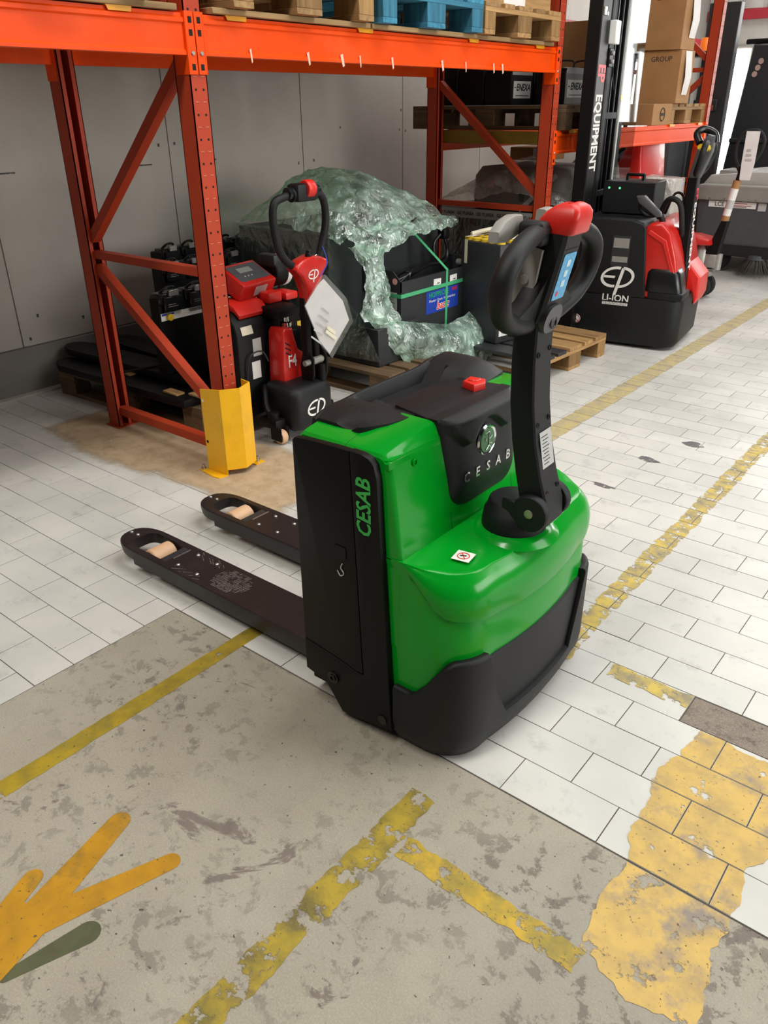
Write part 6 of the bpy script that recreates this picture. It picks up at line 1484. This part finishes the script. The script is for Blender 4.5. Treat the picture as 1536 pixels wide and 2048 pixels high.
# ------------------------------------------------------------------ goods in the far bay
pallet('pine pallet with white tags in its gaps on the lower far beam', (-2.78, 4.17, ZL1 + 0.0045), 0, M_DWX, M_DWX, M_WOODZ)
def car_battery(label, x0, x1, y0, y1, z0, z1, front=None, brand=False):
    r = thing('starter_battery', label, 'battery', ((x0 + x1) / 2, (y0 + y1) / 2, z0), 0, 'black starter batteries on the far bay pallet')
    bm = B(); box(bm, x0, x1, y0, y1, z0, z1 - 0.02, 0.004, 1); box(bm, x0 + 0.004, x1 - 0.004, y0 + 0.004, y1 - 0.004, z1 - 0.02, z1, 0.003, 1); obj('case', bm, M_BLK2, r, world=True)
    bm = B(); ym_ = (y0 + y1) / 2
    tube(bm, smooth_path([(x0 + 0.03, ym_, z1 - 0.005), (x0 + 0.035, ym_, z1 + 0.04), (x1 - 0.035, ym_, z1 + 0.042), (x1 - 0.03, ym_, z1 - 0.005)], 4), 0.005, 6); obj('carry_handle', bm, M_RUB, r, world=True)
    if brand:
        bm = B(); box(bm, x1 + 0.0003, x1 + 0.002, y0 + 0.006, y1 - 0.006, z0 + 0.004, z1 - 0.03); fr = obj('front_sheet', bm, M_GRY if front else M_BLK, r, world=True)
        bm = B(); box(bm, x1 + 0.002, x1 + 0.003, y0 + 0.03, y1 - 0.03, z0 + 0.04, z1 - 0.065); lb = obj('label', bm, M_WHT, fr, world=True)
        text('ENEXA', M_INK, lb, (x1 + 0.0035, (y0 + y1) / 2 + 0.012, (z0 + z1) / 2 + 0.0), 0.056, (0, 1, 0), (0, 0, 1), world=True, bold=0.0014, shear=0.25)
        bm = B(); quad(bm, (x1 + 0.0031, (y0 + y1) / 2, z0 + 0.055), (0, 1, 0), (0, 0, 1), (y1 - y0) * 0.6, 0.004, 0.0004); quad(bm, (x1 + 0.0031, y0 + 0.05, (z0 + z1) / 2 + 0.0), (0, 1, 0), (0, 0, 1), 0.02, 0.006, 0.0004); obj('rule', bm, M_INK, lb, world=True)
        bm = B(); prism(bm, [(y0 + 0.01, z1 - 0.03), (y1 - 0.01, z1 - 0.03), (y1 - 0.025, z1 + 0.004), (y0 + 0.025, z1 + 0.004)], 'x', x1 - 0.03, x1 + 0.0025); obj('top_flap', bm, M_GRYL, r, world=True)
    return r
ZB = ZL1 + 0.149
car_battery('black starter battery on the far bay pallet, next to the rear post', -3.22, -3.02, 3.79, 4.07, ZB, ZB + 0.235)
car_battery('black starter battery with a pale sticker, second from the rear post', -3.01, -2.81, 3.79, 4.07, ZB, ZB + 0.225)
car_battery('starter battery with a white front label seen left of the middle post', -2.80, -2.60, 3.79, 4.07, ZB, ZB + 0.205, None, True)
car_battery('starter battery with grey front and white label beside the mast', -2.45, -2.25, 3.86, 4.15, ZB, ZB + 0.205, True, True)
car_battery('dark starter battery hidden behind the middle rack post', -2.80, -2.60, 4.09, 4.37, ZB, ZB + 0.215)
car_battery('dark starter battery just left of the mast', -2.45, -2.25, 4.17, 4.45, ZB, ZB + 0.215)
for i, x in enumerate((-3.22, -2.98, -2.62, -2.40)):
    tag(obj('white_tag', box(B(), x, x + 0.07, 3.7735, 3.7745, ZL1 + 0.028, ZL1 + 0.102), M_PAP), 'white paper tag in the gap of the far bay pallet, %s from the rear post' % ('first', 'second', 'third', 'fourth')[i], 'paper tag', 'paper tags on the far pallet')
tag(obj('yellow_shelf_plate', box(B(), XB + 0.06, XF - 0.06, 3.72, 3.77, ZL0 + 0.05, ZL1 - 0.002, 0.003, 1), mat('mustard_paint', '#8d7420', 0.6, var=0.1)), 'mustard steel plate under the far bay pallet', 'plate')
# wrapped batteries on the floor under the far bay
pallet('pallet under the black wrapped batteries of the far bay', (-2.75, 4.28, 0.0), 0, M_DWX, M_DWX, M_DWX)
wr = thing('wrapped_stack', 'black wrapped battery stack with a printed white tape band', 'wrapped goods', (-2.76, 4.27, 0.146))
bm = B(); box(bm, -3.28, -2.24, 3.90, 4.66, 0.146, 0.80, 0.01, 1); obj('stack', bm, M_BLK2, wr, world=True)
bm = B(); box(bm, -3.28, -2.239, 3.8985, 3.8995, 0.735, 0.80); tp = obj('tape_band', bm, M_GRYL, wr, world=True)
for i in range(6): text('GS YUASA', M_INK, tp, (-3.16 + i * 0.17, 3.898, 0.766), 0.032, (1, 0, 0), (0, 0, 1), world=True, bold=0.0006)
bm = patch([[(-3.30, 3.885, 0.74), (-2.8, 3.88, 0.74), (-2.22, 3.885, 0.74)], [(-3.30, 3.88, 0.5), (-2.8, 3.875, 0.5), (-2.22, 3.88, 0.5)], [(-3.28, 3.885, 0.2), (-2.8, 3.885, 0.2), (-2.22, 3.885, 0.2)]], 30, 20); crumple(bm, 0.006, 8); obj('film', bm, M_FILMD, wr, world=True, sharp=180)
sk = thing('wrapped_sacks', 'grey sacks under clear film on the black wrapped stack', 'wrapped goods', (-2.7, 4.3, 0.80))
bm = B(); loft(bm, [[(x * k_ - 2.62, y * k_ + 4.28, z) for x, y in rrect(-0.36, 0.36, -0.33, 0.33, 0.08, 4)] for k_, z in ((1.0, 0.805), (1.03, 0.90), (1.0, 1.02), (0.90, 1.075), (0.6, 1.09))]); crumple(bm, 0.012, 5); obj('sack', bm, mat('grey_sack', '#8d8681', 0.7, var=0.15, scale=6), sk, world=True, sharp=60)
bm = B(); quad(bm, (-2.55, 3.925, 0.95), (1, 0, 0), (0, 0, 1), 0.035, 0.15, 0.002); obj('print', bm, M_DGRY, sk, world=True); bm = B(); quad(bm, (-2.42, 3.92, 0.93), (0.75, 0, 0.66), (-0.66, 0, 0.75), 0.36, 0.03, 0.002); obj('tape', bm, M_GRYL, sk, world=True)
bm = B(); lathe(bm, [(0, 0), (0.035, 0), (0.035, -0.003), (0, -0.003)], (-2.80, 3.93, 0.96), 'y', 14); obj('red_seal', bm, mat('dull_red_print', '#a8413b', 0.6), sk, world=True)
bm = patch([[(-3.30, 3.86, 0.815), (-2.9, 3.86, 0.86), (-2.6, 3.87, 0.93), (-2.2, 3.9, 0.84)], [(-3.28, 4.0, 0.84), (-2.95, 3.93, 0.97), (-2.62, 3.92, 1.06), (-2.16, 4.0, 0.88)], [(-3.25, 4.3, 0.86), (-2.95, 4.3, 1.06), (-2.6, 4.3, 1.125), (-2.12, 4.3, 0.92)], [(-3.25, 4.7, 0.84), (-2.9, 4.7, 0.98), (-2.6, 4.7, 1.0), (-2.15, 4.7, 0.84)]], 48, 40); crumple(bm, 0.016, 9, 3.0); obj('film', bm, M_FILMW, sk, world=True, sharp=180)
cx = thing('carton', 'cardboard carton with clear tape on top of the wrapped sacks', 'carton', (-2.6, 4.62, 1.0))
bm = B(); box(bm, -3.0, -2.72, 4.50, 4.85, 1.095, 1.185, 0.004, 1); obj('box', bm, M_CARD, cx, world=True)
bm = B(); box(bm, -2.80, -2.74, 4.498, 4.4995, 1.10, 1.18); obj('tape', bm, M_WHT, cx, world=True)
rb = thing('wrapped_roll', 'brown-grey wrapped roll standing left of the mast foot', 'wrapped goods', (-2.2, 4.95, 0.0))
bm = B(); lathe(bm, [(0, 0.0), (0.20, 0.0), (0.22, 0.3), (0.23, 0.8), (0.19, 1.05), (0.10, 1.14), (0, 1.16)], (-2.50, 4.93, 0), 'z', 20); crumple(bm, 0.015, 5); obj('roll', bm, mat('kraft_grey', '#7c7168', 0.7, var=0.15), rb, world=True, sharp=60)

# cartons and pallet right of the mast
pallet('pine pallet at the far end of the lower beam, right of the cartons', (-2.82, 6.0, ZL1 + 0.0045), 0)
def carton(label, x0, x1, y0, y1, z0, z1, paper=None, mark_=None, group=None):
    r = thing('carton', label, 'carton', ((x0 + x1) / 2, (y0 + y1) / 2, z0), 0, group)
    bm = B(); box(bm, x0, x1, y0, y1, z0, z1, 0.003, 1); obj('box', bm, M_CARD, r, world=True)
    bm = B(); ym_ = (y0 + y1) / 2; box(bm, x0 + 0.002, x1 + 0.0005, ym_ - 0.025, ym_ + 0.025, z1, z1 + 0.0006); obj('tape', bm, M_CARD2, r, world=True)
    if paper:
        bm = B(); loft(bm, [[(x1 + 0.001, paper[0], z1 - 0.005), (x1 + 0.001, paper[1], z1 - 0.005), (x1 + 0.0025, paper[1], z1 - 0.005), (x1 + 0.0025, paper[0], z1 - 0.005)], [(x1 + 0.02, paper[0], (z0 + z1) / 2), (x1 + 0.02, paper[1], (z0 + z1) / 2), (x1 + 0.0215, paper[1], (z0 + z1) / 2), (x1 + 0.0215, paper[0], (z0 + z1) / 2)], [(x1 + 0.003, paper[0] + 0.01, z0 + paper[2]), (x1 + 0.003, paper[1] - 0.01, z0 + paper[2]), (x1 + 0.0045, paper[1] - 0.01, z0 + paper[2]), (x1 + 0.0045, paper[0] + 0.01, z0 + paper[2])]]); obj('paper_sheet', bm, M_PAP, r, world=True)
    if mark_ == 'round':
        bm = B(); tube(bm, [(x1 + 0.001, ym_ + 0.045 * math.cos(a), (z0 + z1) / 2 + 0.045 * math.sin(a)) for a in [2 * math.pi * i / 20 for i in range(20)]], 0.004, 6, closed=True); quad(bm, (x1 + 0.001, ym_, (z0 + z1) / 2), (0, 1, 0), (0, 0, 1), 0.06, 0.02, 0.001); obj('round_print', bm, M_INK, r, world=True)
    elif mark_ == 'group':
        text('GROUP', M_INK, r, ((x0 + x1) / 2 + 0.02, y0 - 0.0006, z1 - 0.06), 0.05, (1, 0, 0), (0, 0, 1), world=True)
    return r
carton('lower tall cardboard carton with a hanging white sheet, right of the mast', -2.55, -2.20, 5.62, 5.90, ZL1 + 0.150, 1.835, (5.70, 5.83, 0.06), 'group', 'cartons right of the mast')
carton('upper tall cardboard carton with a hanging white sheet, right of the mast', -2.56, -2.21, 5.60, 5.88, 1.837, 2.24, (5.72, 5.86, 0.08), 'group', 'cartons right of the mast')
carton('small cardboard carton with a round print at the pallet end', -2.60, -2.205, 5.22, 5.59, ZL1 + 0.001, ZL1 + 0.150, None, 'round', 'cartons right of the mast')
carton('open brown carton standing left of the mast top', -2.75, -2.40, 4.45, 4.80, ZL1 + 0.150, 1.97, None, None, 'cartons left of the mast')
tag(obj('white_sheet', prism(B(), [(6.02, 1.475), (6.36, 1.475), (6.36, 1.76), (6.22, 1.74), (6.05, 1.66)], 'x', -2.62, -2.60), mat('pinkish_plastic', '#cfc3c8', 0.4)), 'pale pink plastic sheet on the far pallet behind the rack post', 'plastic sheet')

# ------------------------------------------------------------------ hand pallet jack with wrapped handle
pj = thing('hand_pallet_jack', 'red hand pallet jack with paper-wrapped handle right of the stacker', 'pallet jack', (-1.80, 5.75, 0))
def J(nm, bm, m, parent=None, **k): return obj(nm, bm, m, parent or pj, world=True, **k)
for dy in (-0.045, 0.045):
    bm = B(); lathe(bm, [(0, -0.025), (0.085, -0.025), (0.095, -0.018), (0.095, 0.018), (0.085, 0.025), (0, 0.025)], (-1.80, 5.74 + dy * 1.4, 0.095), 'y', 22); wh = J('steer_wheel', bm, M_RUB)
    bm = B(); lathe(bm, [(0, -0.027), (0.055, -0.027), (0.055, 0.027), (0, 0.027)], (-1.80, 5.74 + dy * 1.4, 0.095), 'y', 18); J('wheel_hub', bm, M_GRY, wh)
bm = B(); box(bm, -1.88, -1.72, 5.68, 5.80, 0.18, 0.225, 0.015, 2); J('axle_carrier', bm, M_CAST)
bm = B(); lathe(bm, [(0, 0.22), (0.055, 0.22), (0.06, 0.26), (0.06, 0.38), (0.045, 0.40), (0.03, 0.42), (0, 0.42)], (-1.84, 5.74, 0), 'z', 18); box(bm, -1.80, -1.70, 5.70, 5.78, 0.25, 0.36, 0.012, 2); cyl(bm, (-1.70, 5.74, 0.235), (-1.70, 5.74, 0.36), 0.035, n=14); J('pump', bm, M_CAST)
bm = B(); prism(bm, [(-2.02, 0.10), (-2.02, 0.50), (-1.90, 0.50), (-1.76, 0.475), (-1.75, 0.435), (-1.88, 0.43), (-1.92, 0.40), (-1.92, 0.10)], 'y', 5.62, 5.86, 0.015, 2); J('frame_head', bm, M_REDS)
for y in (5.57, 5.91): J('fork', box(B(), -3.0, -1.98, y - 0.075, y + 0.075, 0.03, 0.085, 0.01, 1), M_REDS)
h0, h1 = Vector((-1.735, 5.74, 0.37)), Vector((-1.640, 5.74, 1.03))
bm = B(); prism(bm, [(-1.80, 0.36), (-1.70, 0.36), (-1.665, 0.62), (-1.715, 0.62)], 'y', 5.70, 5.78, 0.004, 1); J('handle_foot', bm, M_BLK2)
bm = B(); tube(bm, [h0, h0.lerp(h1, 0.5), h1], 0.017, 10); hs = J('handle_bar', bm, M_BLK2)
for a, b, m_ in ((0.36, 0.44, M_CARD), (0.44, 0.75, M_WHT), (0.75, 0.84, M_CARD), (0.52, 0.62, M_GRYL)):
    bm = B(); tube(bm, [h0.lerp(h1, a), h0.lerp(h1, b)], 0.030 if m_ is not M_GRYL else 0.0306, 12); J('paper_wrap', bm, m_, hs)
bm = B(); tube(bm, smooth_path([h1 - Vector((0.006, 0, 0.05)), h1 + Vector((-0.06, 0, 0.05)), h1 + Vector((-0.065, 0, 0.16)), h1 + Vector((-0.02, 0, 0.235)), h1 + Vector((0.08, 0, 0.245)), h1 + Vector((0.13, 0, 0.17)), h1 + Vector((0.10, 0, 0.06)), h1 + Vector((0.02, 0, -0.04))], 6), 0.014, 10); J('loop_grip', bm, M_RUB, sharp=60)
bm = B(); tube(bm, [h1, h1 + Vector((0.02, 0, 0.23))], 0.012, 8); J('release_lever', bm, M_RUB)
bm = B(); loft(bm, [[(-1.645, 5.715, 1.275), (-1.545, 5.715, 1.275), (-1.545, 5.717, 1.275), (-1.645, 5.717, 1.275)], [(-1.638, 5.70, 1.05), (-1.54, 5.70, 1.05), (-1.54, 5.702, 1.05), (-1.638, 5.702, 1.05)], [(-1.635, 5.71, 0.93), (-1.555, 5.71, 0.93), (-1.555, 5.712, 0.93), (-1.635, 5.712, 0.93)]]); pp_ = J('paper_label', bm, M_PAP)
strips(pp_, (-1.59, 5.698, 1.145), (1, 0, 0), (0, 0, 1), 0.05, 3, 0.035, 0.014, M_GRYL)

# ------------------------------------------------------------------ floor sweeper
sw = thing('floor_sweeper', 'grey ride-on floor sweeper with bristle brush at the right edge', 'floor sweeper', (-1.6, 7.3, 0))
def W(nm, bm, m, parent=None, **k): return obj(nm, bm, m, parent or sw, world=True, **k)
bm = B(); prism(bm, [(-2.30, 0.20), (-2.34, 0.66), (-1.0, 0.66), (-1.0, 0.20)], 'y', 6.92, 8.1, 0.01, 1); bd = W('body', bm, M_DGRY)
bm = B(); prism(bm, rrect(-2.38, -1.05, 0.655, 0.79, 0.06, 5), 'y', 6.88, 8.1, 0.012, 2); W('side_hood', bm, M_GRY, sharp=50)
bm = B(); prism(bm, [(-2.36, 0.78), (-2.30, 0.86), (-1.9, 0.90), (-1.1, 0.90), (-1.1, 0.78)], 'y', 7.05, 8.05, 0.015, 2); tp_ = W('top_deck', bm, mat('light_grey_plastic', '#b5b3ad', 0.5, var=0.05))
bm = B(); box(bm, -2.24, -1.98, 7.10, 7.45, 0.845, 0.905, 0.01, 1); W('storage_tray', bm, M_GRY, tp_)
bm = B(); box(bm, -1.75, -1.15, 7.2, 7.8, 0.90, 0.99, 0.03, 3); box(bm, -1.70, -1.15, 7.75, 7.9, 0.92, 1.30, 0.03, 3); W('seat', bm, M_RUB)
bm = B(); box(bm, -2.33, -1.0, 6.90, 6.915, 0.17, 0.27, 0.004, 1); W('rubber_skirt', bm, M_RUB)
bm = B(); box(bm, -2.23, -1.80, 6.9145, 6.9195, 0.595, 0.648); bn = W('banner_sticker', bm, M_WHT, bd)
text('LCE', M_INK, bn, (-2.13, 6.9135, 0.622), 0.052, (1, 0, 0), (0, 0, 1), world=True, bold=0.0006)
strips(bn, (-1.91, 6.9142, 0.635), (1, 0, 0), (0, 0, 1), 0.22, 2, 0.018, 0.006, mat('dull_red_print', '#a8413b', 0.6)); strips(bn, (-1.91, 6.9142, 0.606), (1, 0, 0), (0, 0, 1), 0.2, 1, 0.018, 0.010, M_GRY)
bm = B(); box(bm, -1.78, -1.71, 6.9145, 6.9195, 0.58, 0.648); W('data_sticker', bm, M_GRYL, bd)
for x in (-2.22, -2.08, -1.80, -1.66):
    bm = B(); lathe(bm, [(0.007, 0), (0.007, -0.003), (0, -0.003)], (x, 6.88, 0.672), 'y', 8); W('hood_screw', bm, M_SIL)
for (x, y) in ((-2.12, 7.05), (-1.35, 7.05)):
    bm = B(); lathe(bm, [(0, -0.05), (0.12, -0.05), (0.14, -0.035), (0.14, 0.035), (0.12, 0.05), (0, 0.05)], (x, y, 0.14), 'y', 22); W('wheel', bm, M_RUB)
bm = B(); lathe(bm, [(0.06, 0.14), (0.10, 0.15), (0.10, 0.19), (0.03, 0.21), (0, 0.21)], (-1.72, 6.98, 0), 'z', 18); br = W('side_brush', bm, M_DGRY)
bm = B(); random.seed(3)
for i in range(260):
    a = random.uniform(0, 2 * math.pi); r0 = random.uniform(0.03, 0.10); r1 = r0 + random.uniform(0.10, 0.17)
    c_, s_ = math.cos(a), math.sin(a); w_ = 0.004
    p = [(-1.72 + r0 * c_ - w_ * s_, 6.98 + r0 * s_ + w_ * c_, 0.15), (-1.72 + r0 * c_ + w_ * s_, 6.98 + r0 * s_ - w_ * c_, 0.15), (-1.72 + r1 * c_, 6.98 + r1 * s_, 0.004)]
    bm.faces.new([bm.verts.new(q) for q in p])
obj('bristles', bm, M_BRUSH, br, world=True, kind='stuff')
bm = B(); tube(bm, smooth_path([(-1.95, 7.0, 0.22), (-1.85, 6.96, 0.20), (-1.78, 6.97, 0.19)], 4), 0.015, 8); W('brush_arm', bm, M_DGRY)
bm = B(); tube(bm, [(-2.0, 7.9, 0.9), (-1.85, 7.75, 1.12)], 0.018, 8); tube(bm, [(-1.85 + 0.14 * math.cos(a), 7.75 + 0.14 * math.sin(a) * 0.8, 1.12 + 0.06 * math.cos(a)) for a in [2 * math.pi * i / 20 for i in range(20)]], 0.014, 8, closed=True); W('steering_wheel', bm, M_RUB)

# ------------------------------------------------------------------ forklifts and clutter far behind
fk1 = thing('forklift', 'dark forklift with a broad mast and pink round stickers at the right edge', 'forklift', (-2.2, 8.9, 0))
def K(nm, bm, m, parent=None, **k): return obj(nm, bm, m, parent or fk1, world=True, **k)
bm = B(); prism(bm, [(-2.78, 0.2), (-2.20, 0.2), (-2.30, 2.0), (-2.625, 2.02)], 'y', 8.72, 8.80, 0.01, 1); mp_ = K('mast_panel', bm, M_CHAR)
for i, z_ in enumerate((1.86, 1.80, 1.74)):
    bm = B(); lathe(bm, [(0, 0), (0.028, 0), (0.028, -0.003), (0, -0.003)], (-2.52 - 0.022 * i, 8.72, z_), 'y', 14); K('round_sticker', bm, mat('pale_pink_print', '#c9a49d', 0.6), mp_)
for x in (-2.20, -2.02):
    bm = B(); box(bm, x - 0.04, x + 0.04, 8.8, 8.9, 0.1, 2.4, 0.006, 1); K('mast_column', bm, M_CHAR)
bm = B(); box(bm, -2.72, -1.4, 8.75, 10.2, 2.02, 2.07, 0.015, 2); K('overhead_guard', bm, M_BLK2)
for x in (-2.52, -1.5):
    for y in (8.85, 10.1):
        bm = B(); tube(bm, [(x, y, 0.9), (x + (0.06 if y < 9 else 0), y, 2.03)], 0.03, 8); K('guard_pillar', bm, M_BLK2)
bm = B(); prism(bm, [(-2.62, 0.15), (-2.66, 0.9), (-2.4, 1.05), (-1.4, 1.05), (-1.4, 0.15)], 'y', 8.95, 10.3, 0.03, 2); K('chassis', bm, M_DGRY)
bm = B(); box(bm, -2.7, -1.5, 8.68, 8.72, 1.08, 1.12, 0.004, 1); K('fork_carriage', bm, M_CHAR)
for x in (-2.5, -1.6):
    bm = B(); lathe(bm, [(0, -0.1), (0.24, -0.1), (0.26, -0.07), (0.26, 0.07), (0.24, 0.1), (0, 0.1)], (x, 9.2, 0.26), 'y', 20); K('wheel', bm, M_RUB)
fk1b = thing('reach_truck', 'black reach truck with twin mast and orange beacon behind the far rack post', 'forklift', (-3.0, 8.1, 0))
fk1 = fk1b
for x, hw in ((-2.84, 0.055), (-2.66, 0.075)):
    bm = B(); box(bm, x - hw, x + hw, 8.0, 8.10, 0.05, 2.35, 0.006, 1); K('mast_column', bm, M_CHAR, fk1b)
bm = B(); cyl(bm, (-2.762, 8.0, 0.4), (-2.762, 8.0, 2.0), 0.016, n=12); K('lift_cylinder', bm, M_CHR, fk1b)
bm = B(); box(bm, -2.90, -2.66, 7.96, 8.0, 1.40, 1.50, 0.004, 1); K('carriage', bm, M_CHAR, fk1b)
bm = B(); box(bm, -2.74, -2.69, 7.95, 8.0, 1.40, 1.45, 0.004, 1); K('red_valve', bm, mat('dull_red_print', '#a8413b', 0.6), fk1b)
bm = B(); prism(bm, [(-3.6, 0.12), (-3.6, 1.0), (-3.35, 1.25), (-2.95, 1.25), (-2.92, 0.12)], 'y', 7.6, 8.9, 0.03, 2); K('chassis', bm, M_DGRY, fk1b)
bm = B(); box(bm, -3.55, -2.78, 7.65, 7.98, 1.88, 1.93, 0.012, 2); K('overhead_guard', bm, M_BLK2, fk1b)
for x in (-3.5, -2.98):
    bm = B(); tube(bm, [(x, 7.7, 1.1), (x, 7.72, 1.9)], 0.025, 8); K('guard_pillar', bm, M_BLK2, fk1b)
bm = B(); box(bm, -3.35, -3.05, 7.9, 8.3, 1.25, 1.62, 0.04, 3); K('seat', bm, M_RUB, fk1b)
bm = B(); lathe(bm, [(0, 1.93), (0.05, 1.93), (0.05, 2.02), (0.042, 2.05), (0, 2.05)], (-2.84, 7.9, 0), 'z', 14); K('beacon', bm, mat('amber_lens', '#ff7a1a', 0.3, emit=0.4), fk1b)
for x, y in ((-3.45, 7.75), (-2.98, 7.75)):
    bm = B(); lathe(bm, [(0, -0.06), (0.16, -0.06), (0.16, 0.06), (0, 0.06)], (x, y, 0.16), 'y', 18); K('wheel', bm, M_RUB, fk1b)
cb_ = thing('yellow_cabinet', 'yellow steel cabinet far behind the clear screen', 'cabinet', (-3.3, 7.2, 0))
bm = B(); box(bm, -3.6, -3.1, 7.0, 7.35, 0.0, 1.12, 0.01, 1); cc = obj('body', bm, mat('amber_cabinet', '#c98d1e', 0.5), cb_, world=True)
bm = B(); box(bm, -3.1, -3.095, 7.02, 7.33, 0.06, 1.08, 0.002, 1); dd = obj('door', bm, mat('amber_cabinet', '#c98d1e', 0.5), cb_, world=True)
bm = B(); box(bm, -3.095, -3.07, 7.06, 7.075, 0.55, 0.68, 0.003, 1); obj('handle', bm, M_CHAR, dd, world=True)
rd = thing('tow_truck', 'red tow truck with black dashboard half hidden behind the clear screen', 'tow truck', (-2.55, 5.5, 0))
bm = B(); prism(bm, [(-2.95, 0.10), (-2.95, 0.70), (-2.62, 0.85), (-2.46, 1.05), (-2.38, 1.22), (-2.28, 1.22), (-2.25, 0.95), (-2.2, 0.72), (-2.2, 0.10)], 'y', 5.25, 5.75, 0.03, 3); obj('body', bm, M_REDS, rd, world=True, sharp=50)
bm = B(); box(bm, -2.72, -2.60, 5.28, 5.72, 1.05, 1.12, 0.02, 2); obj('dashboard', bm, M_RUB, rd, world=True)
bm = B(); tube(bm, [(-2.62, 5.5, 1.08), (-2.52, 5.5, 1.15)], 0.015, 8); tube(bm, [(-2.5 + 0.03 * math.cos(a), 5.5 + 0.13 * math.cos(a), 1.15 + 0.12 * math.sin(a)) for a in [2 * math.pi * i / 18 for i in range(18)]], 0.012, 8, closed=True); obj('steering_wheel', bm, M_RUB, rd, world=True)
for y in (5.3, 5.7):
    bm = B(); lathe(bm, [(0, -0.05), (0.13, -0.05), (0.13, 0.05), (0, 0.05)], (-2.35, y, 0.131), 'y', 18); obj('wheel', bm, M_RUB, rd, world=True)
